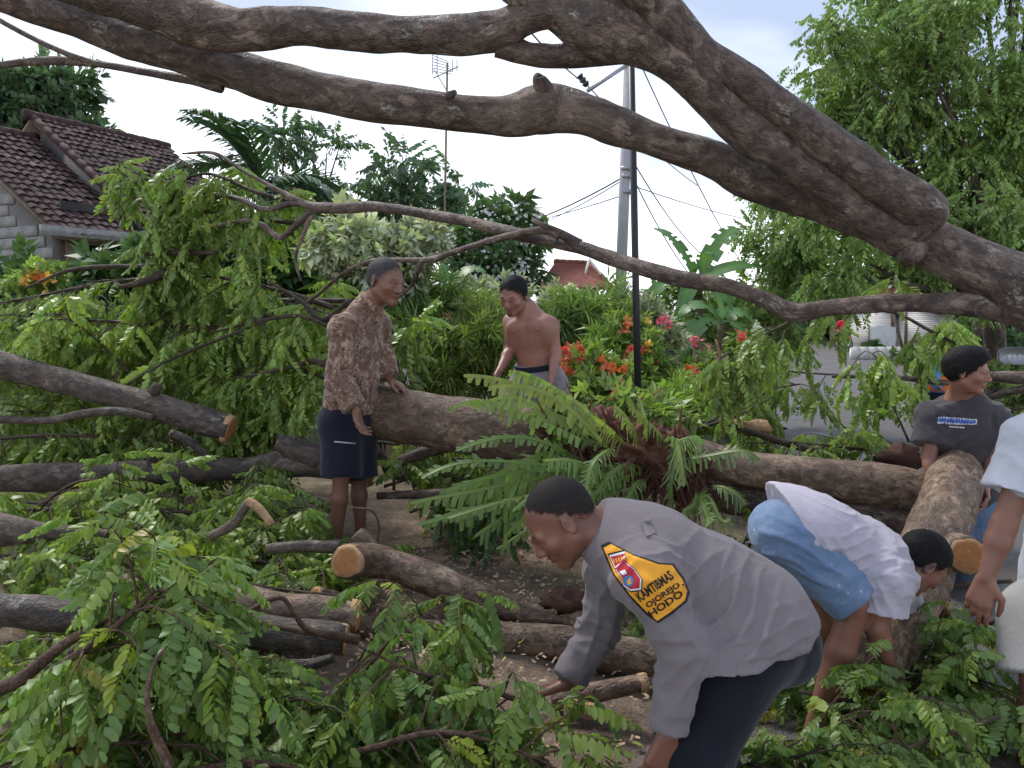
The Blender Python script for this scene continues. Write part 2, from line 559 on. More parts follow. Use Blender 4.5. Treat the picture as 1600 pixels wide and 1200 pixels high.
xs, ys = spaced(-90, 110, 0.3, 156, 4.2), spaced(-8, 230, 3.6, 190, 4.6)
XX, YY = np.meshgrid(xs, ys)
pp = np.column_stack([XX.ravel(), YY.ravel(), np.zeros(XX.size)])
onroad = smooth01((pp[:, 0] - road_left(pp[:, 1]) + 0.2) / 0.2) * smooth01((road_left(pp[:, 1]) + ROAD_W + 0.2 - pp[:, 0]) / 0.2)
pp[:, 2] = gz(pp[:, 0], pp[:, 1]) + (fbm(pp, 1.1, 5, 4) * 0.035 + fbm(pp, 6.0, 9, 3) * 0.012) * (1 - onroad) * np.clip(3 - pp[:, 1] / 12, 0.3, 1)
nx = len(xs)
i, j = np.meshgrid(np.arange(len(ys) - 1), np.arange(nx - 1), indexing='ij')
q = (i * nx + j).ravel()
ground = mobj('ground', pp, np.stack([q, q + 1, q + nx + 1, q + nx], -1), M['earth'])
tag(ground, kind='structure')

ys_r = np.concatenate([np.arange(-8, 12, 0.12), np.arange(12, 90, 1.0)])
us = np.linspace(0, 1, 24)
rv = np.array([[road_left(y) + u * ROAD_W + (0.10 * math.sin(y * 1.3 + 1.7 * math.sin(y * .7)) + 0.045 * math.sin(y * 5.1 + 2 * math.sin(y * 1.9)) + 0.02 * math.sin(y * 17)) * (1 if u == 0 else (-1 if u == 1 else 0)), y, base_z(y) + 0.015 + 0.05 * u * (1 - u)] for y in ys_r for u in us])
q = (np.arange(len(ys_r) - 1)[:, None] * 24 + np.arange(23)[None]).ravel()
road = mobj('road', rv, np.stack([q, q + 1, q + 25, q + 24], -1), M['asphalt'])
tag(road, kind='structure')

# ================================================================== houses
def tile_mat(name, a, b, spot):
    t = NT(name)
    at = t.attr('Col').outputs['Color']
    v = t.coord()
    n = t.noise(v, 5, 5, 0.65)
    c = t.mix(t.ramp(n, [(0.3, 0.0), (0.7, 1.0)]), a, b)
    c = t.mix(1.0, c, at, 'MULTIPLY')
    c = t.mix(t.ramp(t.noise(v, 3.2, 6, 0.75), [(0.63, 0.0), (0.7, 0.7)]), c, spot)
    t.color(c); t.rough(0.85, 0.2); t.bump(t.noise(v, 40, 4), 0.5, 0.02)
    return t.m
M['tile'] = tile_mat('roof_tile', (0.036, 0.024, 0.024), (0.085, 0.05, 0.046), (0.22, 0.19, 0.175))
M['tile_red'] = tile_mat('roof_tile_red', (0.12, 0.04, 0.032), (0.22, 0.075, 0.055), (0.3, 0.2, 0.16))
M['block'] = plain('block_wall', (0.27, 0.26, 0.255), 0.9, 0.3, 7, 0.6)
M['mortar'] = plain('mortar', (0.19, 0.18, 0.175), 0.95, 0.15, 12, 0.4)
M['plaster_cream'] = plain('plaster_cream', (0.62, 0.52, 0.36), 0.9, 0.1, 4)
M['plaster_white'] = plain('plaster_white', (0.72, 0.70, 0.66), 0.9, 0.12, 3)
M['redbrick'] = plain('red_brick', (0.36, 0.13, 0.07), 0.9, 0.2, 15, 0.4)
M['shade_panel'] = plain('painted_room_shade', (0.03, 0.028, 0.027), 0.95, 0.2, 4)  # near-black colour stands in for the shade inside rooms
M['timber'] = plain('timber', (0.16, 0.12, 0.09), 0.8, 0.25, 14, 0.3)
M['fascia'] = plain('fascia', (0.26, 0.255, 0.25), 0.8, 0.3, 9)
M['glass'] = plain('window_glass', (0.05, 0.06, 0.07), 0.12, 0.1, 3)
M['wrap'] = plain('brown_wall', (0.19, 0.13, 0.10), 0.9, 0.2, 5)

def tile_plane(parent, r0, r1, e0, mat, tw=0.165, tl=0.2, name='tile_covering', rng=None):
    """ridge r0->r1, eave starting at e0: rows of single overlapping tiles, jittered, as one covering; a slab underneath"""
    rng = rng or np.random.default_rng(3)
    r0, r1, e0 = map(np.asarray, (r0, r1, e0))
    u, w = r1 - r0, e0 - r0
    n = norm(np.cross(w, u))
    if n[2] < 0: n = -n
    nu, nw = int(np.linalg.norm(u) / tw), int(np.linalg.norm(w) / tl)
    uh, wh = norm(u), norm(w)
    V, F, C = [], [], []
    k = 0
    for a in range(nw):
        for b in range(nu):
            jit = rng.normal(0, 0.006, 3)
            c = r0 + u * ((b + 0.5) / nu) + w * ((a + 0.5) / nw) + n * (0.02 + jit[0]) + uh * jit[1] + wh * jit[2]
            lw, ll = tw * 0.52, tl * 0.62
            sk = rng.normal(0, 0.03)
            for (s, hgt) in ((-1, -0.012), (-0.35, 0.02), (0.35, 0.012), (1, -0.015)):
                for (t_, hh) in ((-1, -0.012), (1, 0.02)):
                    V.append(c + uh * (lw * s + sk * t_ * 0.3) + wh * (ll * t_) + n * (hgt + hh))
            F += [[k, k + 1, k + 3, k + 2], [k + 2, k + 3, k + 5, k + 4], [k + 4, k + 5, k + 7, k + 6]]
            g = rng.uniform(0.65, 1.3) * (1.9 if rng.random() < 0.06 else 1)
            C += [[g, g * rng.uniform(0.92, 1.05), g]] * 8
            k += 8
    o = mobj(name, V, np.array(F), mat, parent, smooth=False, col=np.array(C))
    o['kind'] = 'stuff'
    m = MB()
    a, b, c, d = r0 - n * 0.03, r1 - n * 0.03, r1 + w - n * 0.03, r0 + w - n * 0.03
    m.add([a, b, c, d, a - n * 0.06, b - n * 0.06, c - n * 0.06, d - n * 0.06],
          np.array([[0, 1, 2, 3], [7, 6, 5, 4], [0, 3, 7, 4], [1, 5, 6, 2], [3, 2, 6, 7], [0, 4, 5, 1]]))
    m.build('roof_deck', M['timber'], parent)
    return n

def ridge_caps(parent, a, b, mat, n=12, r=0.10):
    a, b = np.asarray(a), np.asarray(b)
    pr = None
    for i in range(n):
        t0, t1 = i / n - 0.01, (i + 1) / n + 0.01
        v, f, _ = tube_geo(np.array([a + (b - a) * t0, a + (b - a) * t1]), [r, r * 0.86], 8, sub=0)
        mobj('ridge_tile', v, f, mat, parent, smooth=True, col=np.full((len(v), 3), 0.8 + 0.5 * ((i * 37) % 10) / 10))

# --- old house with the tiled roof, behind the fallen crown
house = thing('tiled_house', 'old house with stained brown tiled roof and bare block wall', 'house')
rd = norm([1.43, 2.8, 0]); pr_ = norm([2.8, -1.43, 0])
rng = np.random.default_rng(11)
R0 = P(48, 180, 15.5); R1 = P(262, 226, 18.4); R1[2] = R0[2]
tile_plane(house, R0, R1, R0 + pr_ * 3.1 - np.array([0, 0, 2.25]), M['tile'], rng=rng)
tile_plane(house, R0, R1, R0 - pr_ * 3.1 - np.array([0, 0, 2.25]), M['tile'], rng=rng, tw=0.4, tl=0.5)
ridge_caps(house, R0 - rd * 0.1, R1, M['tile'], 10)
Q1 = R0 - np.array([0, 0, 0.42]) + rd * 0.1
Q0 = Q1 - rd * 1.75
tile_plane(house, Q0, Q1, Q0 + pr_ * 3.2 - np.array([0, 0, 2.15]), M['tile'], rng=rng)
tile_plane(house, Q0, Q1, Q0 - pr_ * 3.2 - np.array([0, 0, 2.15]), M['tile'], rng=rng, tw=0.4, tl=0.5)
ridge_caps(house, Q0, Q1, M['tile'], 7)
# verge tiles down the gable of the higher roof
ridge_caps(house, R0, R0 + pr_ * 3.1 - np.array([0, 0, 2.22]), M['tile'], 13, 0.07)
# gable wall of the near end, from blocks
g0 = Q0 + rd * 0.22
wall_w, eave_z = 2.85, Q0[2] - 2.0
zb = gh(g0[0], g0[1]) - 0.1
back = MB()
tri = [g0 - pr_ * wall_w + [0, 0, zb - g0[2]], g0 + pr_ * wall_w + [0, 0, zb - g0[2]], g0 + pr_ * wall_w + [0, 0, eave_z - g0[2]], g0 - [0, 0, 0.08], g0 - pr_ * wall_w + [0, 0, eave_z - g0[2]]]
tri = np.array(tri); tb = tri + rd * 0.12
back.add(np.vstack([tri, tb]), [[0, 1, 2, 3, 4], [9, 8, 7, 6, 5], [0, 5, 6, 1], [1, 6, 7, 2], [2, 7, 8, 3], [3, 8, 9, 4], [4, 9, 5, 0]])
wall_o = back.build('wall', M['mortar'], house)
blk = MB().box((0, 0, 0), (0.375, 0.03, 0.175)).build('block', M['block'], wall_o)
bm_ = blk.data
first = True
rot = math.atan2(pr_[1], pr_[0])
rows = int((Q0[2] - zb) / 0.19)
for r_ in range(6, rows):
    z = zb + r_ * 0.19
    for c_ in range(-7, 8):
        s = (c_ + (0.5 if r_ % 2 else 0)) * 0.39
        lim = wall_w if z + 0.1 < eave_z else wall_w * max(0, (g0[2] - 0.1 - z - 0.1)) / (g0[2] - eave_z)
        if abs(s) + 0.2 > lim or s < -0.4: continue
        if 3.0 < z < 3.3 and 1.6 < s < 2.2: continue
        o = blk if first else blk.copy()
        if not first: link(o, wall_o)
        first = False
        o.location = Vector(g0 + pr_ * s - rd * (0.010 + rng.uniform(0, 0.008))) + Vector((0, 0, z - g0[2]))
        o.rotation_euler = (rng.normal(0, 0.01), 0, rot)
        o.parent = wall_o
# side wall under the eave with an opening, corner pillar and fascia
s0 = g0 + pr_ * wall_w; s0[2] = 0
side = MB()
L = 4.6
for (a0, a1, z0, z1) in ((0, 0.5, zb, eave_z), (0.5, 1.7, zb, 1.5), (1.7, L, zb, eave_z), (0.5, 1.7, eave_z - 0.25, eave_z)):
    c = s0 + rd * (a0 + a1) / 2 + pr_ * -0.07; c[2] = (z0 + z1) / 2
    side.box(c, (0.14, a1 - a0, z1 - z0), np.array([pr_, rd, [0, 0, 1]]).T)
side.build('side_wall', M['wrap'], house)
m = MB(); c = s0 + rd * 1.25 - pr_ * 0.35; c[2] = (1.5 + eave_z) / 2
m.box(c, (0.05, 1.9, 2.4), np.array([pr_, rd, [0, 0, 1]]).T); m.build('window', M['shade_panel'], house)  # dark backdrop sheet behind the opening, room shade put into its colour
m = MB(); c = s0 + rd * 1.7 + pr_ * 0.36; c[2] = eave_z - 0.10
m.box(c, (0.05, 4.4, 0.16), np.array([pr_, rd, [0, 0, 1]]).T); m.build('fascia', M['fascia'], house)
m = MB(); c = g0 + pr_ * 2.0 - rd * 0.02; c[2] = 2.05
m.box(c, (0.55, 0.05, 0.26), np.array([pr_, rd, [0, 0, 1]]).T); m.build('brick_patch', M['redbrick'], house)

m = MB(); ga = R0 + rd * 0.25
gv = np.array([ga - [0, 0, 0.15], ga + pr_ * 2.9 - [0, 0, 2.25], ga + pr_ * 2.9 - [0, 0, 5.4], ga - pr_ * 2.9 - [0, 0, 5.4], ga - pr_ * 2.9 - [0, 0, 2.25]])
m.add(np.vstack([gv, gv + rd * 0.15]), [[0, 1, 2, 3, 4], [9, 8, 7, 6, 5], [0, 5, 6, 1], [1, 6, 7, 2], [3, 8, 9, 4], [4, 9, 5, 0]]); m.build('gable_wall', M['mortar'], house)
# --- small cream house behind the garden
h2 = thing('cream_house', 'small cream house with dark red hipped tile roof behind the garden', 'house')
a, b = P(868, 409, 30), P(920, 407, 31); b[2] = a[2]
e0 = P(842, 449, 28.4); e1 = P(955, 449, 28.4); e1[2] = e0[2]
def quad_roof(parent, quads, mat, name='roof'):
    m = MB()
    for q_ in quads:
        q_ = [np.asarray(x) for x in q_]
        n = norm(np.cross(q_[1] - q_[0], q_[2] - q_[0]))
        if n[2] < 0: n = -n
        k = len(q_)
        f = [list(range(k)), [2 * k - 1 - i for i in range(k)]] + [[i, (i + 1) % k, (i + 1) % k + k, i + k] for i in range(k)]
        m.add(np.vstack([np.array(q_), np.array(q_) - n * 0.08]), f, col=(1, 1, 1))
    return m.build(name, mat, parent)
eb = np.array([0, 4.6, 0])
quad_roof(h2, [[a, b, e1, e0], [a, b, e1 + eb, e0 + eb], [b, e1, e1 + eb], [a, e0, e0 + eb]], M['tile_red'])
ridge_caps(h2, a, b, M['tile_red'], 5, 0.12)
ridge_caps(h2, b, e1, M['tile_red'], 8, 0.10)
# little gablet with white bargeboards on the hip
m = MB(); t0 = P(921, 404, 29.6)
m.bar(t0, t0 + [0.42, -0.15, -0.62], 0.05); m.bar(t0, t0 + [-0.18, -0.15, -0.62], 0.05)
m.build('bargeboard', M['plaster_white'], h2)
zb2 = float(base_z(30)) - 0.1
m = MB(); c = (e0 + e1) / 2 + eb / 2; c[2] = (zb2 + e0[2]) / 2 + 0.02
m.box(c, (abs(e1[0] - e0[0]) - 1.0, 3.7, e0[2] - zb2)); m.build('wall', M['plaster_cream'], h2)
m = MB(); c2 = c + [0.0, -1.87, 0]; c2[2] = e0[2] - 0.72
m.box(c2, (abs(e1[0] - e0[0]) - 0.96, 0.05, 0.18)); m.build('ledge', M['fascia'], h2)

# --- village houses down the road
def white_mat():
    t = NT('white_blocks')
    v = t.coord()
    b = t.new('ShaderNodeTexBrick'); b.inputs['Scale'].default_value = 3.2
    b.inputs['Color1'].default_value = (0.72, 0.70, 0.68, 1); b.inputs['Color2'].default_value = (0.58, 0.56, 0.54, 1); b.inputs['Mortar'].default_value = (0.25, 0.23, 0.22, 1)
    b.inputs['Mortar Size'].default_value = 0.035
    cmb = t.new('ShaderNodeCombineXYZ'); sp = t.new('ShaderNodeSeparateXYZ'); t.link(v, sp.inputs[0])
    t.link(sp.outputs[0], cmb.inputs[0]); t.link(sp.outputs[2], cmb.inputs[1]); t.link(cmb.outputs[0], b.inputs['Vector'])
    t.color(b.outputs['Color']); t.rough(0.9, 0.2)
    return t.m
M['white_blocks'] = white_mat()
def far_house(label, x0, x1, ytop, yeave, ybase, d, wallmat, opens, group=None):
    h = thing('village_house', label, 'house', 'houses along the village road')
    p0, p1 = P(x0, yeave, d), P(x1, yeave, d)
    zb = float(base_z(d)) - 0.1; ze = p0[2]; zt = P(x0, ytop, d)[2]
    w = p1[0] - p0[0]; dep = 4.0
    m = MB().box(((p0[0] + p1[0]) / 2, d + dep / 2, (zb + ze) / 2), (w, dep, ze - zb)); m.build('wall', wallmat, h)
    xm0, xm1 = p0[0] - 0.4, p1[0] + 0.4
    quad_roof(h, [[(xm0, d + dep / 2, zt), (xm1, d + dep / 2, zt), (xm1, d - 0.5, ze - 0.12), (xm0, d - 0.5, ze - 0.12)],
                  [(xm0, d + dep / 2, zt), (xm1, d + dep / 2, zt), (xm1, d + dep + 0.5, ze - 0.12), (xm0, d + dep + 0.5, ze - 0.12)]], M['tile_red'])
    for (nm, u, v0, v1, ww, mt) in opens:
        cx = p0[0] + u * w
        m = MB().box((cx, d - 0.01, (v0 + v1) / 2 + zb), (ww, 0.08, v1 - v0)); o = m.build(nm, M['timber'], h)
        m = MB().box((cx, d - 0.04, (v0 + v1) / 2 + zb), (ww - 0.16, 0.06, v1 - v0 - 0.16)); m.build('pane', M[mt], o)
    return h
far_house('white block house with dark open doorway beyond the road', 1392, 1462, 448, 478, 560, 34, M['white_blocks'],
          [('door', 0.62, 0.3, 2.2, 0.8, 'shade_panel'), ('window', 0.2, 0.9, 1.8, 0.7, 'glass')])  # door pane is a dark panel with the doorway shade painted in
far_house('pale stone house half hidden by a thin tree trunk', 1462, 1560, 452, 482, 575, 31, M['white_blocks'],
          [('window', 0.45, 0.9, 1.9, 0.8, 'glass'), ('door', 0.75, 0.1, 2.0, 0.8, 'timber')])
far_house('grey shed with blue door at the road bend', 1345, 1392, 476, 492, 545, 42, M['wrap'],
          [('door', 0.4, 0.1, 1.9, 0.8, 'blue_paint')] if 'blue_paint' in M else [('door', 0.4, 0.1, 1.9, 0.8, 'timber')])
M['blue_paint'] = plain('blue_paint', (0.08, 0.2, 0.42), 0.5)
M['white_cloth'] = plain('white_cloth', (0.75, 0.76, 0.78), 0.8, 0.08, 6)
def slab_thing(name, label, cat, px, py, d, w, h, mat, legs=True):
    t = thing(name, label, cat)
    c = P(px, py, d)
    g = gh(c[0], c[1])
    v, f = [], []
    n = 8
    for i_ in range(n + 1):
        for j_ in range(5):
            u, k = i_ / n - 0.5, j_ / 4 - 0.5
            v.append(c + [u * w, 0.10 * math.sin(u * 9 + k * 3), k * h + 0.04 * math.cos(u * 6)])
    f = [[i_ * 5 + j_, (i_ + 1) * 5 + j_, (i_ + 1) * 5 + j_ + 1, i_ * 5 + j_ + 1] for i_ in range(n) for j_ in range(4)]
    v2 = [x + np.array([0, 0.02, 0]) for x in v]
    m = MB().add(v, f).add(v2, [q_[::-1] for q_ in f]); m.build('sheet', mat, t)
    for s in (-1, 1):
        m = MB(); m.bar([c[0] + s * w * 0.5, c[1] + 0.03, g - 0.05], [c[0] + s * w * 0.5, c[1] + 0.03, c[2] + h * 0.55], 0.03); m.build('post', M['timber'], t)
    return t
slab_thing('banner', 'white cloth banner sagging between posts beside the far road', 'banner', 1378, 530, 33, 1.1, 1.1, M['white_cloth'])
slab_thing('tarpaulin', 'blue tarpaulin hung between posts near the road bend', 'tarpaulin', 1352, 518, 38, 1.2, 0.9, M['blue_paint'])
# crossed leaning poles in front of the white house
for (x0, y0, x1, y1, lab) in ((1393, 478, 1416, 566, 'thin dark pole leaning in front of white house'), (1416, 470, 1415, 564, 'thin upright dark pole in front of white house')):
    a = P(x0, y0, 26); b = P(x1, y1, 26); b[2] = gh(b[0], b[1]) - 0.05
    o = MB(); o.bar(b, a, 0.06, 0.045); tag(o.build('wooden_pole', M['timber'], smooth=True), lab, 'pole')
o = MB(); a = P(1400, 570, 27)
base = gh(a[0], a[1])
low_wall = thing('garden_wall', 'low pale garden wall along the road verge in front of village houses', 'wall'); low_wall['kind'] = 'thing'
for k in range(9):
    c = P(1335 + k * 14, 560, 27); c[2] = base + 0.22
    MB().box(c, (0.29, 0.16, 0.5)).build('block', M['plaster_white'], low_wall)

# ================================================================== poles, wires, antenna, sign
M['concrete'] = plain('concrete', (0.36, 0.355, 0.37), 0.85, 0.12, 8, 0.2)
M['black_metal'] = plain('black_metal', (0.018, 0.018, 0.022), 0.45, 0.2, 12)
M['steel'] = plain('grey_steel', (0.33, 0.34, 0.36), 0.45, 0.15, 12, metal=0.5)
M['wire'] = plain('wire', (0.045, 0.045, 0.05), 0.6)
up = thing('utility_pole', 'grey concrete utility pole with crossarm behind the fallen tree', 'utility pole')
t0, b0 = P(984, 70, 14), P(969, 470, 14); b0 = t0 + (b0 - t0) * ((gh(b0[0], 14) - 0.2 - t0[2]) / (b0[2] - t0[2]))
v, f, _ = tube_geo([b0, t0], [0.108, 0.088], 14, sub=0); mobj('pole', v, f, M['concrete'], up)
for y in (172, 264, 276, 300):
    c = P(979, y, 14); m = MB(); m.bar(c - [0, 0, 0.035], c + [0, 0, 0.035], 0.118, seg=14); m.build('band', M['steel'], up, smooth=True)
m = MB(); a, b = P(982, 100, 13.95), P(918, 142, 13.6); m.bar(a, b, 0.035); m.build('brace', M['steel'], up, smooth=True)
ins = P(916, 132, 13.6)
for k in range(3):
    c = ins + np.array([-0.05, 0, 0.06]) * k
    v, f, _ = tube_geo([c - [0.02, 0, -0.025], c + [0.02, 0, -0.025]], [0.07, 0.04], 10, sub=0); mobj('insulator', v, f, M['black_metal'], up)
bp = thing('steel_pole', 'slim black steel pole standing among the garden flowers', 'pole')
t0, b0 = P(985, 30, 5.2), P(997, 620, 5.2); b0 = t0 + (b0 - t0) * ((gh(0.85, 5.2) - 0.1 - t0[2]) / (b0[2] - t0[2]))
v, f, _ = tube_geo([b0, t0], [0.026, 0.022], 12, sub=0); mobj('shaft', v, f, M['black_metal'], bp)
c = b0 + [0, 0, 0.25]
v, f, _ = tube_geo([c - [0, 0, 0.2], c + [0, 0, 0.2]], [0.036, 0.033], 12, sub=0); mobj('sleeve', v, f, M['black_metal'], bp)
def wire(a, b, sag, label, r=0.009):
    a, b = np.asarray(a), np.asarray(b)
    t = np.linspace(0, 1, 14)[:, None]
    p = a * (1 - t) + b * t - np.array([0, 0, 1]) * sag * 4 * t * (1 - t)
    v, f, _ = tube_geo(p, np.full(14, r), 5, sub=0)
    return tag(mobj('overhead_wire', v, f, M['wire']), label, 'wire', 'overhead wires at the utility pole')
wire(P(975, 276, 14), P(700, 372, 19), 0.25, 'thick sagging cable running from concrete pole towards the thin tree', 0.014)
wire(P(975, 280, 14), P(690, 380, 21), 0.35, 'upper thin wire running from concrete pole behind the frangipani')
wire(P(974, 305, 14), P(640, 372, 22), 0.2, 'lower thin wire from concrete pole behind the frangipani')
wire(P(988, 250, 14), P(1130, 420, 20), 0.3, 'wire dropping from concrete pole towards the banana plant', 0.011)
wire(P(988, 275, 14), P(1120, 470, 18), 0.3, 'lower wire dropping from concrete pole towards the banana plant', 0.011)
wire(P(1003, 105, 13), P(1240, 520, 24), 0.5, 'long wire slanting down past the black pole to the road', 0.010)
wire(P(916, 132, 13.6), P(820, 40, 10), 0.05, 'wire rising from the insulator behind the thick limb', 0.011)
wire(P(916, 132, 13.6), P(1090, 290, 22), 0.1, 'wire slanting from the insulator behind concrete pole', 0.011)
wire(P(988, 290, 14), P(1250, 350, 30), 0.2, 'faint wire running from concrete pole into the big tree', 0.009)

an = thing('television_antenna', 'rusty television antenna mast rising behind the thin tree', 'antenna')
t0, b0 = P(699, 98, 12), P(688, 470, 12); b0[2] = gh(b0[0], 12) - 0.1
M['rust'] = plain('rusty_pipe', (0.20, 0.15, 0.12), 0.7, 0.3, 20)
v, f, _ = tube_geo([b0, t0], [0.024, 0.016], 8, sub=0); mobj('mast', v, f, M['rust'], an)
v, f, _ = tube_geo([P(677, 122, 11.9), P(716, 104, 12.1)], [0.010, 0.010], 6, sub=0); mobj('boom', v, f, M['steel'], an)
for k in range(6):
    m = MB(); c = P(675 + 0.0 * k, 86 + k * 5, 11.9); m.bar(c, P(700 + k * 1.5, 96 + k * 4, 12), 0.006); m.build('reflector_rod', M['steel'], an)
for x in (676, 683, 707, 714):
    m = MB(); m.bar(P(x, 84 if x < 690 else 92, 12), P(x, 116 if x < 690 else 112, 12), 0.007); m.build('element', M['steel'], an)
m = MB(); m.bar(P(678, 108, 12), P(697, 140, 12), 0.007); m.build('stay', M['steel'], an)

sg = thing('road_sign', 'grey rounded sign plate on a post at the far verge', 'sign')
c = P(1592, 556, 9.0)
v = []
for dy in (-0.015, 0.015):
    for k in range(24):
        a = 2 * math.pi * k / 24
        ca, sa = math.cos(a), math.sin(a)
        v.append(c + [0.24 * np.sign(ca) * abs(ca) ** 0.6, dy, 0.095 * np.sign(sa) * abs(sa) ** 0.6])
f = [list(range(24)), list(range(47, 23, -1))] + [[k, (k + 1) % 24, (k + 1) % 24 + 24, k + 24] for k in range(24)]
MB().add(v, f).build('plate', M['steel'], sg)
v2 = [(x - c) * [1.05, 0.55, 1.1] + c + [0, 0.004, 0] for x in v]
MB().add(v2, f).build('rim', M['concrete'], sg)
m = MB(); m.bar([c[0] + 0.13, c[1] + 0.03, gh(c[0], c[1]) - 0.1], [c[0] + 0.13, c[1] + 0.03, c[2]], 0.025); m.build('post', M['steel'], sg, smooth=True)
for k in range(4):
    m = MB(); x = c + [-0.13 + k * 0.06, -0.017, -0.005]
    m.bar(x + [-0.012, 0, -0.022], x + [0.012, 0, 0.022], 0.006); m.build('letter_stroke', M['plaster_white'], sg)

# ================================================================== limbs and logs
def wpath(pts):
    """[(px, py, depth, width_px)] -> points, radii"""
    return np.array([P(a, b, d) for a, b, d, w in pts]), np.array([w * d / 2400.0 for a, b, d, w in pts])

_seed = [1]
def limb(name, pts, mat, parent=None, seg=40, sub=10, amp=0.010, raw=False):
    _seed[0] += 1
    p, r = (pts if raw else wpath(pts))
    v, f, bc = tube_geo(p, r, seg, sub, amp, _seed[0])
    return mobj(name, v, f, mat, parent, bc=bc)

def cut_face(parent, c, d, r, name='cut_face', seed=0, tilt=0.0, squash=1.0):
    """sawn end: a slightly domed, uneven disc proud of the log end"""
    d = norm(np.asarray(d) + np.array([0, 0, tilt]))
    a = norm(np.cross(d, [0.3, 0.2, 1])); b = np.cross(d, a)
    rg = np.random.default_rng(seed + 100)
    v = [np.asarray(c) + d * 0.008]
    n = 26
    for k, (rr, h) in enumerate(((0.35, 0.008), (0.7, 0.006), (0.93, 0.004), (0.985, -0.004), (1.0, -0.03))):
        for i in range(n):
            t = 2 * math.pi * i / n
            q = r * rr * (1 + 0.05 * math.sin(3 * t + seed) + 0.025 * math.sin(7 * t))
            v.append(np.asarray(c) + a * q * math.cos(t) + b * q * math.sin(t) * squash + d * (h + rg.normal(0, 0.0015)))
    f3 = np.array([[0, 1 + i, 1 + (i + 1) % n] for i in range(n)])
    f4 = np.array([[1 + k * n + i, 1 + (k + 1) * n + i, 1 + (k + 1) * n + (i + 1) % n, 1 + k * n + (i + 1) % n] for k in range(4) for i in range(n)])
    v = np.array(v); q = v - np.asarray(c)
    bc = np.column_stack([q @ a, q @ b, q @ d * 0]) / r
    return mobj(name, v, [f3, f4], M['cut'], parent, bc=bc)

BD, BT, BG, TW, TB = M['bark_dark'], M['bark_tan'], M['bark_grey'], M['twig'], M['twig_brown']
ft = thing('fallen_tree', 'huge fallen tree with thick brown forking limbs arching overhead', 'tree')
limb('trunk', [(1760, 520, 2.9, 150), (1660, 478, 2.95, 128), (1600, 455, 3.0, 98), (1520, 415, 3.05, 86), (1440, 376, 3.1, 84), (1400, 358, 3.1, 74), (1323, 328, 3.15, 66), (1193, 287, 3.2, 60), (1120, 252, 3.2, 60), (1050, 229, 3.2, 56), (983, 204, 3.25, 56),
               (920, 181, 3.25, 60), (875, 170, 3.3, 74), (838, 172, 3.3, 72), (790, 181, 3.3, 58), (640, 168, 3.3, 57), (500, 145, 3.3, 57), (378, 115, 3.3, 60), (206, 62, 3.25, 58), (105, 27, 3.2, 56), (0, -12, 3.15, 54), (-120, -60, 3.05, 54)], BD, ft, 56, 14)
limb('limb', [(1405, 372, 3.05, 56), (1446, 338, 2.98, 62), (1436, 322, 2.96, 66), (1408, 306, 2.95, 66), (1346, 264, 2.94, 62), (1277, 212, 2.93, 60), (1173, 137, 2.92, 56), (1110, 98, 2.92, 52), (1080, 72, 2.92, 54), (1046, 34, 2.9, 60), (1005, -15, 2.88, 66), (960, -70, 2.85, 70)], BD, ft, 48, 14)
limb('limb', [(1420, 375, 3.06, 70), (1380, 352, 3.04, 66), (1320, 312, 3.0, 60), (1243, 257, 2.98, 58), (1173, 207, 2.97, 60), (1120, 156, 2.96, 58), (1085, 118, 2.96, 60), (1040, 82, 2.96, 66), (985, 52, 2.98, 86), (930, 36, 3.0, 96), (870, 8, 3.0, 66), (800, -30, 3.0, 60)], BD, ft, 48, 14)
limb('limb', [(1000, 50, 3.0, 70), (930, 30, 3.0, 72), (870, 18, 3.0, 56), (820, 30, 3.02, 56), (770, 50, 3.04, 60), (690, 52, 3.05, 54), (600, 50, 3.05, 54), (500, 44, 3.05, 58), (430, 46, 3.05, 60), (370, 50, 3.05, 64), (300, 34, 3.05, 68), (210, 6, 3.0, 62), (90, -35, 2.95, 62)], BD, ft, 48, 12)
limb('limb', [(780, 66, 3.06, 40), (830, 84, 3.06, 32), (880, 86, 3.05, 34), (930, 76, 3.04, 46), (1000, 66, 3.02, 60)], BD, ft, 32, 10)
limb('knot', [(852, 150, 3.28, 40), (846, 134, 3.26, 30), (840, 120, 3.25, 18), (850, 119, 3.25, 6)], BD, ft, 20, 6, 0.012)
limb('stub', [(1430, 375, 3.06, 50), (1418, 398, 3.0, 30), (1416, 410, 2.98, 14)], BD, ft, 20, 6)
limb('stub', [(700, 150, 3.24, 16), (712, 143, 3.22, 8)], BD, ft, 10, 4)
limb('branch', [(1600, 478, 3.05, 70), (1540, 474, 3.05, 44), (1435, 473, 3.08, 28), (1358, 474, 3.1, 31), (1295, 481, 3.15, 28), (1238, 488, 3.2, 33), (1190, 467, 3.25, 25), (1130, 446, 3.3, 22), (1050, 433, 3.4, 24), (951, 403, 3.6, 23), (902, 386, 3.7, 22), (808, 366, 3.9, 20), (745, 350, 4.1, 17), (675, 336, 4.3, 16), (587, 323, 4.5, 15), (535, 325, 4.6, 16), (486, 322, 4.7, 15), (440, 300, 4.8, 9), (385, 270, 4.9, 7), (336, 240, 5.0, 6), (285, 240, 5.1, 4)], BD, ft, 24, 8, 0.006)
limb('branch', [(905, 383, 3.7, 18), (870, 362, 3.68, 12), (833, 344, 3.66, 9)], BD, ft, 12, 6, 0.004)
limb('branch', [(875, 368, 3.68, 14), (846, 360, 3.7, 12), (790, 370, 3.8, 11), (710, 393, 4.1, 10), (668, 406, 4.4, 9), (587, 407, 4.7, 7), (540, 425, 4.8, 6), (490, 465, 5.0, 5), (430, 500, 5.1, 4)], BD, ft, 12, 6, 0.003)
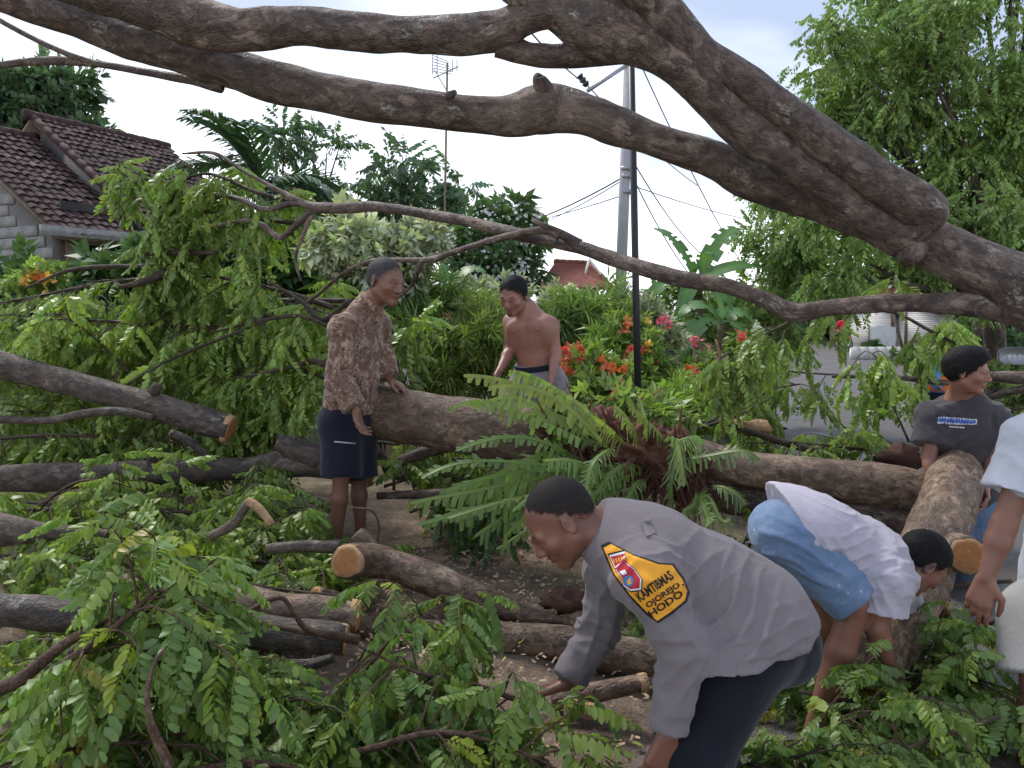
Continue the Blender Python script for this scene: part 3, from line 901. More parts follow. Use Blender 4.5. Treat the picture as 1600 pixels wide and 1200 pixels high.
limb('branch', [(490, 322, 4.7, 14), (455, 318, 4.75, 9), (413, 327, 4.8, 9), (367, 309, 4.9, 9), (300, 300, 5.1, 6)], BD, ft, 12, 6, 0.003)
limb('branch', [(488, 330, 4.7, 14), (465, 350, 4.7, 10), (437, 371, 4.75, 10), (410, 352, 4.8, 8), (385, 345, 4.9, 7), (340, 352, 5.0, 5)], BD, ft, 12, 6, 0.003)
limb('branch', [(486, 335, 4.7, 10), (476, 362, 4.68, 7), (462, 402, 4.65, 5), (470, 440, 4.6, 3)], BD, ft, 10, 6, 0.003)
limb('branch', [(660, 408, 4.4, 8), (640, 450, 4.5, 5), (600, 480, 4.6, 4)], BD, ft, 8, 6, 0.002)
limb('branch', [(345, 137, 3.3, 18), (300, 126, 3.35, 14), (230, 113, 3.45, 13), (130, 97, 3.55, 13), (50, 96, 3.65, 13), (-40, 108, 3.7, 12)], BD, ft, 16, 8, 0.004)
limb('branch', [(150, 100, 3.53, 12), (95, 80, 3.55, 9), (40, 54, 3.6, 8), (-30, 15, 3.6, 8)], BD, ft, 12, 8, 0.003)
limb('branch', [(1700, 582, 4.6, 22), (1600, 590, 4.8, 22), (1540, 588, 4.9, 14), (1480, 598, 5.0, 9), (1400, 590, 5.1, 7), (1300, 588, 5.2, 5)], BD, ft, 12, 6, 0.003)
limb('branch', [(1660, 600, 4.7, 16), (1600, 608, 4.8, 14), (1555, 618, 4.9, 9), (1500, 640, 5.0, 5)], BD, ft, 10, 6, 0.003)

def log(label, pts, mat, cuts=(), name='log', group=None, extra=(), seg=36, amp=0.009, cutn=None):
    t = thing(name, label, 'log', group)
    p, r = wpath(pts)
    limb('stem', (p, r), mat, t, seg, 10, amp, raw=True)
    if 0 in cuts: cut_face(t, p[0] + (norm(cutn) * 0.035 if cutn is not None else 0), p[0] - p[1] if cutn is None else cutn, r[0] * 1.01, seed=_seed[0])
    if 1 in cuts: cut_face(t, p[-1], p[-1] - p[-2], r[-1] * 1.01, seed=_seed[0])
    for e in extra:
        pe, re_ = wpath(e[0])
        limb('stub', (pe, re_), mat, t, 24, 6, amp, raw=True)
        if e[1]: cut_face(t, pe[-1], pe[-1] - pe[-2], re_[-1] * 1.01, seed=_seed[0])
    return t

log('thick felled trunk carrying a big fern behind the policeman', [(560, 640, 4.42, 84), (640, 651, 4.35, 84), (700, 661, 4.3, 86), (800, 677, 4.22, 92), (900, 693, 4.18, 90), (1000, 706, 4.14, 84), (1085, 716, 4.1, 68), (1140, 728, 4.1, 62), (1225, 741, 4.08, 64), (1365, 758, 4.0, 66), (1455, 776, 3.98, 72)], BT, (0, 1), 'felled_trunk')
log('dark trunk lying underneath the fern trunk near the upright log', [(1040, 765, 4.25, 46), (1130, 775, 4.2, 52), (1250, 794, 4.1, 58), (1350, 806, 4.02, 60), (1440, 818, 3.98, 58)], BD, (0, 1), 'felled_trunk')
log('upper of two trunks at the photo edge, sawn end above leaves', [(-120, 538, 4.65, 46), (0, 570, 4.6, 44), (105, 598, 4.6, 42), (210, 625, 4.55, 42), (315, 657, 4.5, 46), (360, 671, 4.5, 45)], BG, (1,), 'felled_trunk',
    extra=(([(240, 615, 4.5, 14), (247, 600, 4.5, 10)], 0),))
log('lower of two trunks at the photo edge, running to the older man', [(-120, 748, 4.5, 44), (0, 747, 4.5, 42), (105, 744, 4.5, 46), (245, 738, 4.5, 42), (350, 733, 4.5, 34), (420, 728, 4.47, 40), (500, 722, 4.45, 50), (580, 738, 4.42, 50)], BG, (1,), 'felled_trunk',
    extra=(([(500, 720, 4.45, 46), (462, 702, 4.42, 38), (432, 690, 4.4, 26)], 0), ([(238, 722, 4.45, 18), (236, 712, 4.42, 10)], 0)))
log('thin crooked branch wedged under the upper edge trunk', [(-60, 652, 4.4, 13), (0, 655, 4.4, 14), (70, 657, 4.4, 13), (140, 645, 4.4, 14), (192, 643, 4.4, 14), (240, 653, 4.42, 10)], BG, (), 'crooked_branch', amp=0.004, seg=14)
log('short wet grey branch piece beneath the sawn trunk end', [(268, 676, 4.35, 12), (297, 690, 4.35, 13), (325, 716, 4.38, 13)], BG, (0,), 'branch_piece', amp=0.003, seg=14)
log('log with fresh orange saw cut lying on bare soil', [(541, 878, 3.22, 52), (556, 874, 3.34, 58), (585, 876, 3.44, 58), (625, 889, 3.46, 58), (690, 912, 3.42, 62), (770, 943, 3.4, 44), (830, 962, 3.38, 26), (880, 968, 3.36, 14)], BT, (0,), 'sawn_log',
    extra=(([(575, 866, 3.5, 44), (566, 845, 3.5, 34), (556, 834, 3.5, 20)], 0),))
log('brown log passing behind the policeman under his reaching arm', [(520, 978, 3.35, 40), (610, 990, 3.3, 46), (700, 996, 3.25, 48), (850, 1001, 3.2, 52), (970, 1022, 3.15, 58), (1045, 1036, 3.1, 56)], BT, (0, 1), 'sawn_log')
log('short log on wet asphalt below the policeman arm', [(862, 1096, 2.8, 32), (930, 1082, 2.8, 34), (1010, 1066, 2.82, 31)], BT, (1,), 'short_log', amp=0.006)
log('pale splintered wood chunk on wet asphalt', [(880, 1098, 2.72, 16), (930, 1112, 2.7, 20), (985, 1128, 2.7, 10)], M['split_wood'], (), 'wood_chunk', amp=0.012)
log('tapering dark log end poking in above the leaf arcs', [(-90, 822, 3.4, 62), (0, 828, 3.4, 52), (80, 832, 3.4, 26), (160, 834, 3.42, 18), (205, 838, 3.42, 10)], BG, (), 'branch_piece', amp=0.006)
log('dark log half buried in leaves beside the foreground twigs', [(-90, 948, 2.75, 60), (100, 958, 2.75, 56), (250, 968, 2.75, 54), (380, 985, 2.78, 56), (540, 998, 2.8, 48)], BG, (1,), 'branch_piece')
log('brown log above the curled foreground twigs', [(180, 915, 3.0, 36), (300, 926, 3.0, 40), (420, 944, 3.0, 44), (560, 962, 3.0, 48)], BT, (1,), 'branch_piece')
log('small log with oval orange cut end in the leaves', [(540, 940, 3.25, 26), (515, 936, 3.18, 28), (492, 930, 3.12, 28)], BT, (1,), 'short_log')
log('grey branch lying left of the fresh saw cut', [(415, 858, 3.35, 16), (470, 854, 3.4, 18), (530, 856, 3.45, 20)], BG, (), 'branch_piece', amp=0.005, seg=16)
log('dark knotty branch under the brown curled twigs', [(360, 1060, 2.4, 18), (420, 1045, 2.4, 28), (480, 1040, 2.4, 26), (520, 1028, 2.4, 18)], BG, (), 'branch_piece', amp=0.006, seg=18)
log('crooked branch behind the older man pointing at the fern', [(600, 735, 4.5, 18), (640, 715, 4.5, 20), (690, 700, 4.55, 20), (740, 690, 4.6, 18)], BD, (), 'crooked_branch', amp=0.005, seg=16)
log('short curved branch leaning behind the older man knees', [(575, 690, 4.6, 16), (600, 720, 4.6, 16), (628, 750, 4.55, 14)], BD, (), 'crooked_branch', amp=0.005, seg=16)
log('thin straight branch lying below the fern trunk', [(590, 775, 4.4, 12), (660, 772, 4.35, 14), (760, 770, 4.3, 16)], BD, (), 'crooked_branch', amp=0.004, seg=14)
log('thick mottled log with sawn stubs lifted by two men', [(1500, 722, 4.0, 26), (1499, 727, 3.98, 62), (1492, 748, 3.9, 80), (1470, 810, 3.55, 90), (1442, 880, 3.25, 96), (1405, 965, 2.98, 98), (1368, 1045, 2.78, 98), (1345, 1090, 2.68, 98)], BT, (1,), 'lifted_log',
    extra=(([(1462, 860, 3.3, 60), (1464, 905, 3.18, 52), (1460, 955, 3.08, 50)], 1), ([(1470, 850, 3.35, 60), (1494, 862, 3.22, 60), (1512, 868, 3.1, 58)], 1)))
M['rotten'] = plain('rotten_wood', (0.075, 0.034, 0.022), 0.9, 0.3, 15, 0.6)
def chunk(name, label, cat, px, py, d, size, mat, seed):
    rg = np.random.default_rng(seed)
    n, mm = 14, 9
    v = []
    for i in range(mm):
        for j in range(n):
            a, b = math.pi * i / (mm - 1), 2 * math.pi * j / n
            v.append([math.sin(a) * math.cos(b), math.sin(a) * math.sin(b), math.cos(a)])
    v = np.array(v)
    v *= (1 + 0.55 * fbm(v + seed, 2.3, seed, 4))[:, None] * np.array(size)
    v += P(px, py, d)
    f = [[i * n + j, i * n + (j + 1) % n, (i + 1) * n + (j + 1) % n, (i + 1) * n + j] for i in range(mm - 1) for j in range(n)]
    return tag(mobj(name, v, np.array(f), mat, smooth=False), label, cat)
chunk('wood_chunk', 'dark reddish hollow wood chunk beside the grey shirt teenager', 'wood chunk', 1408, 716, 4.6, (0.13, 0.08, 0.075), M['rotten'], 3)
chunk('wood_chunk', 'split reddish bark chunk in front of the reaching arm', 'wood chunk', 882, 940, 3.4, (0.10, 0.05, 0.045), M['rotten'], 5)
chunk('wood_chunk', 'pale sawn wedge lying behind the fern trunk', 'wood chunk', 1175, 668, 5.0, (0.13, 0.06, 0.05), M['split_wood'], 8)

# ================================================================== leaves
def leaflet_hi(L, W, fold=0.25, curl=0.2):
    t = np.array([0, .26, .80, 1.0]); w = np.array([0, .95, .88, 0]) * W / 2
    z = -curl * L * t ** 2
    v = [[0, 0, 0]]
    for k in (1, 2):
        v += [[t[k] * L, w[k], z[k] + fold * w[k]], [t[k] * L, 0, z[k]], [t[k] * L, -w[k], z[k] + fold * w[k]]]
    v.append([L, 0, z[3]])
    f3 = [[0, 2, 1], [0, 3, 2], [4, 5, 7], [5, 6, 7]]
    f4 = [[1, 2, 5, 4], [2, 3, 6, 5]]
    return np.array(v), f3, f4

def leaflet_mid(L, W, fold=0.2, curl=0.2):
    w = W / 2
    v = np.array([[0, 0, 0], [.26 * L, .95 * w, -curl * L * .07 + fold * w * .5], [.26 * L, -.95 * w, -curl * L * .07 + fold * w * .2], [.8 * L, .86 * w, -curl * L * .62 + fold * w * .2], [.8 * L, -.86 * w, -curl * L * .62 + fold * w * .5], [L, 0, -curl * L]])
    return v, [[0, 2, 1], [3, 4, 5]], [[1, 2, 4, 3]]

def leaflet_lo(L, W, curl=0.2):
    v = np.array([[0, 0, 0], [0.4 * L, W / 2, -curl * L * .1], [L, 0, -curl * L], [0.4 * L, -W / 2, -curl * L * .1]])
    return v, [], [[0, 3, 2, 1]]

def frame(x, up=(0, 0, 1)):
    x = norm(x); y = np.cross(up, x)
    if np.linalg.norm(y) < 1e-3: y = np.cross([0, 1, 0], x)
    y = norm(y)
    return np.stack([x, y, np.cross(x, y)], 1)

class Tmpl:
    def __init__(s, v, f3, f4, col):
        s.v, s.f3, s.f4, s.c = np.array(v), np.array(f3, int).reshape(-1, 3), np.array(f4, int).reshape(-1, 4), np.array(col)

def compound(seed, pairs=8, L=0.27, ll=0.052, lw=0.024, hi=True, droop=0.5, hang=0.7, rachis=True, mid=False):
    rg = np.random.default_rng(seed)
    V, F3, F4, C = [], [], [], []
    k = 0
    bend = lambda s: np.array([s * L * (1 - 0.12 * droop * s), 0.02 * math.sin(seed + 3 * s), -droop * L * 0.45 * s ** 2])
    if rachis:
        ss = np.linspace(0, 1, 5 if hi and not mid else 3)
        for s in ss:
            r = 0.0016 * (1.2 - 0.7 * s) * (1 if hi else 1.3)
            for a in (0, 2.1, 4.2):
                V.append(bend(s) + np.array([0, math.cos(a), math.sin(a)]) * r); C.append([1.15, 0.85, 0.75])
        for a in range(len(ss) - 1):
            for b in range(3):
                F4.append([a * 3 + b, a * 3 + (b + 1) % 3, a * 3 + 3 + (b + 1) % 3, a * 3 + 3 + b])
        k = len(V)
    n = pairs * 2 + 1
    for i in range(n):
        s = 0.12 + 0.88 * (i + 0.5) / n
        side = 1 if i % 2 else -1
        size = (0.72 + 0.5 * math.sin(math.pi * min(1, s * 0.9 + 0.05))) * rg.uniform(0.85, 1.12)
        v, f3, f4 = leaflet_mid(ll * size, lw * size, rg.uniform(0.1, 0.5), rg.uniform(0.1, 0.5)) if mid else leaflet_hi(ll * size, lw * size, rg.uniform(0.1, 0.4), rg.uniform(0.1, 0.5)) if hi else leaflet_lo(ll * size, lw * size, rg.uniform(0.1, 0.4))
        h = hang * rg.uniform(0.5, 1.4)
        fw = rg.uniform(0.2, 0.6)
        d = np.array([fw, side * math.cos(h), -math.sin(h)]) if i < n - 1 else np.array([1, 0, -0.4])
        R = frame(d, norm([0.25 * rg.normal(), side * math.sin(h) + 0.25 * rg.normal(), math.cos(h)]))
        v = v @ R.T + bend(s)
        V += list(v); F3 += [[q + k for q in f] for f in f3]; F4 += [[q + k for q in f] for f in f4]
        g = rg.uniform(0.8, 1.2)
        C += [[g * rg.uniform(0.92, 1.12), g, g * 0.95]] * len(v)
        k += len(v)
    return Tmpl(V, F3, F4, C)

def sprig(seed, n=9, ll=0.10, lw=0.045, spread=0.10, hi=False, narrow=False):
    """a few simple leaves on a short shoot"""
    rg = np.random.default_rng(seed)
    V, F3, F4, C = [], [], [], []
    k = 0
    for i in range(n):
        s = i / n
        size = rg.uniform(0.75, 1.2)
        v, f3, f4 = leaflet_hi(ll * size, lw * size, 0.25, 0.3) if hi else leaflet_lo(ll * size, lw * size, rg.uniform(0.1, 0.5))
        a = i * 2.4 + rg.normal(0, 0.3)
        d = np.array([0.55 + 0.5 * s, math.cos(a), math.sin(a)])
        v = v @ frame(d, norm([-0.3, 0.2 * rg.normal(), 1])).T + np.array([s * spread, 0, -0.1 * spread * s])
        V += list(v); F3 += [[q + k for q in f] for f in f3]; F4 += [[q + k for q in f] for f in f4]
        g = rg.uniform(0.75, 1.25)
        C += [[g, g, g]] * len(v); k += len(v)
    return Tmpl(V, F3, F4, C)

T_HI = [compound(s, 8 + s % 3, 0.25 + 0.02 * (s % 4), hi=True, droop=0.3 + 0.12 * (s % 5), hang=0.5 + 0.1 * (s % 4)) for s in range(10)]
T_MID = [compound(40 + s, 7 + s % 2, 0.25 + 0.02 * (s % 3), hi=True, droop=0.5 + 0.15 * (s % 4), hang=0.9, mid=True) for s in range(8)]
T_FAR = [compound(80 + s, 5, 0.28, 0.066, 0.034, hi=False, droop=0.7, hang=0.9, rachis=False) for s in range(6)]
T_BIGFAR = [compound(90 + s, 6, 0.42, 0.10, 0.05, hi=False, droop=0.6, hang=0.8, rachis=False) for s in range(6)]
T_OV = [sprig(120 + s, 9, 0.10, 0.05, 0.12) for s in range(6)]
T_OVBIG = [sprig(130 + s, 10, 0.20, 0.10, 0.22) for s in range(6)]
T_NAR = [sprig(140 + s, 12, 0.15, 0.02, 0.16) for s in range(6)]
T_CLUMP = [sprig(150 + s, 16, 0.22, 0.12, 0.35) for s in range(6)]

def join_leaves(tm, pos, rots, scale, tint, rg):
    pos, rots, scale, tint = np.asarray(pos), np.asarray(rots), np.asarray(scale), np.asarray(tint)
    which = rg.integers(0, len(tm), len(pos))
    V, F3, F4, C = [], [], [], []
    base = 0
    for k, t in enumerate(tm):
        ix = np.where(which == k)[0]
        if not len(ix): continue
        v = np.einsum('mij,nj->mni', rots[ix] * scale[ix][:, None, None], t.v) + pos[ix][:, None]
        m, n = v.shape[:2]
        V.append(v.reshape(-1, 3)); C.append((t.c[None] * tint[ix][:, None]).reshape(-1, 3))
        off = base + np.arange(m)[:, None, None] * n
        if len(t.f3): F3.append((t.f3[None] + off).reshape(-1, 3))
        if len(t.f4): F4.append((t.f4[None] + off).reshape(-1, 4))
        base += m * n
    F = ([np.concatenate(F3)] if F3 else []) + ([np.concatenate(F4)] if F4 else [])
    return np.concatenate(V), F, np.concatenate(C)

def leaf_meshes(prefix, tm, mat, tints):
    out = []
    for k, t in enumerate(tm):
        for g in tints:
            out.append(make_mesh(prefix, t.v, [f for f in (t.f3, t.f4) if len(f)], mat, col=t.c * np.array(g)))
    return out
GREENS = [(0.55, 0.62, 0.6), (0.72, 0.78, 0.72), (0.95, 0.96, 0.85), (1.25, 1.15, 0.85), (0.9, 0.98, 1.25), (0.8, 0.82, 0.75)]
NEAR_LEAVES = leaf_meshes('leaf', T_HI, M['leaf'], GREENS)

BROWN_LEAVES = leaf_meshes('leaf', T_HI[:4], M['leaf'], [(1.5, 0.85, 0.5), (1.7, 1.3, 0.6)])
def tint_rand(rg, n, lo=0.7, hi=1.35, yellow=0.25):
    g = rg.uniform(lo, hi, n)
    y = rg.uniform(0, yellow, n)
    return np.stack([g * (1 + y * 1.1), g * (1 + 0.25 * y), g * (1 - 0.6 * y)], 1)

def leafy_branch(label, pts, w0, twigs, tl, nleaf, seed, tm=None, near=False, up=0.25, fall=0.6, scale=0.74, mat='leaf', barkm=None, name='leafy_branch', group='leafy branches torn from the fallen tree', cat='branch', start=0.1, lo=0.65, hi=1.3, yellow=0.25, flatten=1.0, floor=None, aim=None):
    """stem along pts[(px,py,depth)], side twigs with drooping compound leaves"""
    rg = np.random.default_rng(seed)
    t = thing(name, label, cat, group)
    p = np.array([P(*q) for q in pts])
    c = catmull(p, 8)
    n = len(c)
    rad = np.linspace(w0, w0 * 0.3, len(p))
    v, f, bc = tube_geo(p, rad, 10, 8, 0.003, seed)
    st = MB(); BC = [bc]; st.add(v, f)
    pos, rots, leafdir = [], [], []
    for k in range(twigs):
        u = start + (1 - start) * (k + rg.random()) / twigs
        i = min(n - 2, int(u * (n - 1)))
        base = c[i]
        tang = norm(c[i + 1] - c[i])
        side = rg.normal(0, 1, 3); side -= tang * np.dot(side, tang); side = norm(side)
        side[2] = side[2] * 0.6 + up
        side[1] *= flatten
        if aim is not None: side = side + np.asarray(aim)
        d = norm(tang * rg.uniform(0.1, 0.9) + side)
        L = tl * rg.uniform(0.5, 1.25)
        q = [base]
        m = 6
        for s in range(1, m + 1):
            d = norm(d + np.array([0, 0, -fall * 0.35]) + rg.normal(0, 0.12, 3))
            nx = q[-1] + d * L / m
            if floor is not None:
                g = gh(nx[0], nx[1]) + floor
                if nx[2] < g: nx[2] = g; d[2] = max(0, d[2])
            q.append(nx)
        q = np.array(q)
        v, f, bc = tube_geo(q, np.linspace(0.0055, 0.002, m + 1) * (0.6 + w0 * 14), 6, 2, 0, seed + k)
        st.add(v, f); BC.append(bc)
        nl = max(2, int(nleaf * (1.35 if near else 1.4) * rg.uniform(0.7, 1.3)))
        for j in range(nl):
            s = 0.15 + 0.85 * (j + 0.6) / nl
            a = s * m; i0 = min(m - 1, int(a)); x = q[i0] + (q[i0 + 1] - q[i0]) * (a - i0)
            tg = norm(q[i0 + 1] - q[i0])
            sd = np.cross(tg, [0, 0, 1]); sd = norm(sd) * (1 if j % 2 else -1)
            ld = norm(tg * rg.uniform(0.2, 0.8) + sd * rg.uniform(0.5, 1.0) + np.array([0, 0, -fall * rg.uniform(0.2, 1.1)]) + rg.normal(0, 0.15, 3))
            if floor is not None and x[2] < gh(x[0], x[1]) + floor + 0.1: ld[2] = max(ld[2], 0.12); ld = norm(ld)
            pos.append(x)
            rots.append(frame(ld, norm([rg.normal(0, .55), rg.normal(0, .55), 1])))
    so = mobj('stem', np.concatenate(st.v), st.f, barkm or TW, t, bc=np.vstack(BC))
    pos, rots = np.array(pos), np.array(rots)
    if near:
        # every compound leaf of a near branch is an object of its own (the 300 nearest)
        order = np.argsort(np.linalg.norm(pos - np.array([0, 0, CAMZ]), axis=1))
        for k in order[:300]:
            o = bpy.data.objects.new('leaf', BROWN_LEAVES[rg.integers(len(BROWN_LEAVES))] if rg.random() < 0.035 else NEAR_LEAVES[rg.integers(len(NEAR_LEAVES))])
            mt = Matrix([list(r) for r in rots[k] * (scale * rg.uniform(0.6, 1.2))]).to_4x4()
            mt.translation = Vector(pos[k])
            o.matrix_local = mt
            link(o, t)
        rest = order[300:]
    else:
        rest = np.arange(len(pos))
    if len(rest):
        m = len(rest)
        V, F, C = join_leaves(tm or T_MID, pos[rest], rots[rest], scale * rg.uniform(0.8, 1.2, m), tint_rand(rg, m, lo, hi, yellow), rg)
        fo = mobj('foliage', V, F, M[mat], t, col=C); fo['kind'] = 'stuff'
    return t

def blob_points(blobs, n, rg, shell=0.5):
    """blobs [(center, radii)]: points biased to the shell; returns pts and outward dirs"""
    vol = np.array([np.prod(r) ** (2 / 3) for c, r in blobs]); vol /= vol.sum()
    w = rg.choice(len(blobs), n, p=vol)
    d = rg.normal(0, 1, (n, 3)); d /= np.linalg.norm(d, axis=1)[:, None]
    r = rg.random(n) ** shell
    C = np.array([b[0] for b in blobs])[w]; R = np.array([b[1] for b in blobs])[w]
    return C + d * R * r[:, None], d

def crown_mesh(name, parent, blobs, n, tm, mat, seed, scale=1.0, droop=0.5, lo=0.6, hi=1.35, yellow=0.2, shell=0.45, kind='stuff', rag=0.12):
    rg = np.random.default_rng(seed)
    p, d = blob_points(blobs, n, rg, shell)
    p = p + np.stack([fbm(p, 1.9, seed + k, 2) for k in range(3)], 1) * rag
    keep = fbm(p, 1.5, seed + 50, 2) > -0.55
    p, d = p[keep], d[keep]; n = len(p)
    dirs = d + rg.normal(0, 0.6, (n, 3)) + np.array([0, 0, -droop])
    rots = np.array([frame(x, norm(rg.normal(0, 0.35, 3) + [0, 0, 1])) for x in dirs])
    cl = 1 + 0.28 * fbm(p, 2.2, seed + 9, 2)
    V, F, C = join_leaves(tm, p, rots, scale * rg.uniform(0.75, 1.25, n), tint_rand(rg, n, lo, hi, yellow) * cl[:, None], rg)
    o = mobj(name, V, F, mat, parent, col=C)
    o['kind'] = kind
    return o

def pblob(px, py, d, rx, ry, rz=None):
    """blob at pixel; rx, ry half-sizes in px, depth half-size in metres"""
    k = d / FPX
    return (P(px, py, d), np.array([rx * k, rz if rz else max(rx, ry) * k * 0.8, ry * k]))

def plant(name, label, cat, blobs, n, tm, mat, seed, stems=5, stem_r=0.012, stem_mat=None, base=None, group=None, trunk=None, **kw):
    t = thing(name, label, cat, group)
    rg = np.random.default_rng(seed + 1)
    cs = np.array([b[0] for b in blobs])
    if base is None:
        base = cs.mean(0)
    g = gh(base[0], base[1])
    if trunk:
        top = cs.mean(0)
        pts = np.array([[base[0], base[1], g - 0.1], base * [1, 1, 0] + [rg.normal(0, .05), rg.normal(0, .05), g + (top[2] - g) * 0.35], [base[0] * .5 + top[0] * .5, base[1] * .5 + top[1] * .5, g + (top[2] - g) * 0.7], top])
        v, f, bc = tube_geo(pts, [trunk * 1.25, trunk, trunk * 0.8, trunk * 0.4], 14, 6, 0.01, seed)
        mobj('trunk', v, f, stem_mat or BG, t, bc=bc)
        mb, BC = MB(), []
        for b in blobs:
            s = pts[2] + (pts[1] - pts[2]) * rg.random()
            mid = (s + b[0]) / 2 + rg.normal(0, 0.12, 3)
            v, f, bc = tube_geo([s, mid, b[0], b[0] + (b[0] - mid) * 0.12], [trunk * 0.45, trunk * 0.28, trunk * 0.12, trunk * 0.04], 8, 5, 0.005, seed); mb.add(v, f); BC.append(bc)
        mobj('limbs', np.concatenate(mb.v), mb.f, stem_mat or BG, t, bc=np.vstack(BC))
    else:
        mb, BC = MB(), []
        for k in range(stems):
            b = blobs[k % len(blobs)]
            s = np.array([base[0] + rg.normal(0, .12), base[1] + rg.normal(0, .12), 0]); s[2] = gh(s[0], s[1]) - 0.05
            e = b[0] + rg.normal(0, 0.3, 3) * b[1]
            v, f, bc = tube_geo([s, (s + e) / 2 + rg.normal(0, .06, 3), e], [stem_r, stem_r * .8, stem_r * .4], 7, 5, 0.002, seed + k); mb.add(v, f); BC.append(bc)
        mobj('stems', np.concatenate(mb.v), mb.f, stem_mat or TW, t, bc=np.vstack(BC))
    crown_mesh('crown', t, blobs, n, tm, M[mat] if isinstance(mat, str) else mat, seed, **kw)
    return t

# ================================================================== standing trees and garden plants behind
TREE_BLOBS = []
_r = np.random.default_rng(5)
for y_, xl in ((-60, 1420), (0, 1350), (55, 1295), (110, 1262), (165, 1252), (220, 1242), (275, 1232), (330, 1205), (380, 1185), (425, 1215)):
    x_ = xl + 45
    while x_ < 1680:
        TREE_BLOBS.append(pblob(x_ + _r.normal(0, 14), y_ + _r.normal(0, 12), 9.3 + _r.normal(0, .5), _r.uniform(46, 72), _r.uniform(32, 50)))
        x_ += _r.uniform(62, 95)
plant('broadleaf_tree', 'large dense feathery green tree standing behind the fallen trunk', 'tree',
      TREE_BLOBS,
      12000, T_FAR, 'leaf_far', 21, base=P(1560, 500, 10.5), trunk=0.13, scale=0.85, droop=0.7, shell=0.6, yellow=0.25, rag=0.25, lo=0.75, hi=1.5)
plant('broadleaf_tree', 'bushy green tree behind the tiled roof', 'tree', [pblob(20, 160, 24, 55, 45), pblob(90, 150, 24, 40, 40), pblob(60, 200, 24, 75, 40), pblob(-30, 180, 24, 50, 50), pblob(110, 190, 24, 25, 30)],
      1500, T_CLUMP, 'leaf_blue', 22, trunk=0.2, scale=1.3, droop=0.2, rag=0.5)
plant('slender_tree', 'slender tree with sparse feathery crown beside the antenna', 'tree', [pblob(630, 255, 12.4, 42, 34), pblob(600, 300, 12.4, 38, 26), pblob(655, 310, 12.4, 40, 30), pblob(715, 282, 12.3, 26, 22), pblob(640, 345, 12.4, 60, 30), pblob(590, 330, 12.4, 30, 22), pblob(690, 330, 12.4, 20, 14)],
      400, T_BIGFAR, 'leaf_blue', 23, base=P(672, 470, 12.4), trunk=0.07, scale=1.0, droop=0.3, shell=0.7)
plant('broadleaf_tree', 'dark tree showing above the palm fronds', 'tree', [pblob(445, 225, 14, 30, 42), pblob(510, 250, 14, 32, 42), pblob(500, 300, 14, 42, 40), pblob(470, 280, 14, 40, 40), pblob(530, 230, 14, 10, 20)],
      560, T_BIGFAR, 'leaf_blue', 24, trunk=0.09, scale=1.0, droop=0.2, shell=0.6)
plant('frangipani_tree', 'frangipani tree dotted with white blossoms behind the shirtless man', 'tree', [pblob(790, 360, 10, 60, 45), pblob(815, 395, 10, 35, 40), pblob(780, 430, 9.8, 60, 45), pblob(730, 390, 10, 45, 40)],
      520, T_OV, 'leaf_dark', 25, trunk=0.06, scale=1.35, droop=0.0, shell=0.55, rag=0.1)
def blossoms(parent, blobs, n, mat, seed, size=0.05, name='blossoms'):
    rg = np.random.default_rng(seed)
    p, d = blob_points(blobs, n, rg, 0.2)
    mb = MB()
    for x, dd in zip(p, d):
        dd = norm(dd + np.array([0, -0.9, 0.4]))
        a = norm(np.cross(dd, [0.1, 0.2, 1])); b = np.cross(dd, a)
        s = size * rg.uniform(0.6, 1.2)
        v = [x]; f = []
        for k in range(5):
            t0 = 2 * math.pi * k / 5
            for (r, o) in ((0.75, -0.45), (1.0, 0), (0.75, 0.45)):
                v.append(x + (a * math.cos(t0 + o) + b * math.sin(t0 + o)) * s * r + dd * s * 0.25)
            f.append([0, 1 + 3 * k, 2 + 3 * k, 3 + 3 * k])
        mb.add(v, np.array(f), col=np.array([1, 1, 1]) * rg.uniform(0.8, 1.1))
    o = mb.build(name, mat, parent); o['kind'] = 'stuff'
    return o
M['petal_white'] = leaf_mat('petal_white', (0.72, 0.72, 0.68), 0.2, 0.6, 0.0)
M['petal_red'] = leaf_mat('petal_red', (0.72, 0.045, 0.05), 0.25, 0.55, 0.2)
M['petal_orange'] = leaf_mat('petal_orange', (0.75, 0.12, 0.035), 0.25, 0.55, 0.2)
M['petal_yellow'] = leaf_mat('petal_yellow', (0.75, 0.42, 0.03), 0.25, 0.55, 0.2)
M['petal_pink'] = leaf_mat('petal_pink', (0.78, 0.04, 0.2), 0.25, 0.55, 0.1)
fr = [o for o in bpy.data.objects if o.name.startswith('frangipani_tree')][0]
blossoms(fr, [pblob(790, 360, 9.9, 64, 50), pblob(815, 395, 9.9, 38, 42), pblob(780, 430, 9.7, 62, 48), pblob(730, 390, 9.9, 45, 40), pblob(760, 460, 9.6, 50, 30)], 1000, M['petal_white'], 5, 0.028)
gb = 'garden shrubs behind the felled trunk'
plant('variegated_shrub', 'pale variegated shrub behind the older man head', 'shrub', [pblob(560, 385, 7.4, 60, 35), pblob(640, 380, 7.4, 50, 34), pblob(520, 400, 7.4, 40, 25), pblob(600, 410, 7.3, 60, 30)], 640, T_OV, 'leaf_pale', 26, group=gb, scale=0.95, droop=0.1, stems=9)
plant('variegated_shrub', 'whitish variegated shrub next to the black steel pole', 'shrub', [pblob(1010, 505, 7.6, 36, 26), pblob(1035, 530, 7.6, 26, 24), pblob(985, 530, 7.6, 26, 22)], 260, T_OV, 'leaf_pale', 27, group=gb, scale=0.8, droop=0.1, stems=6)
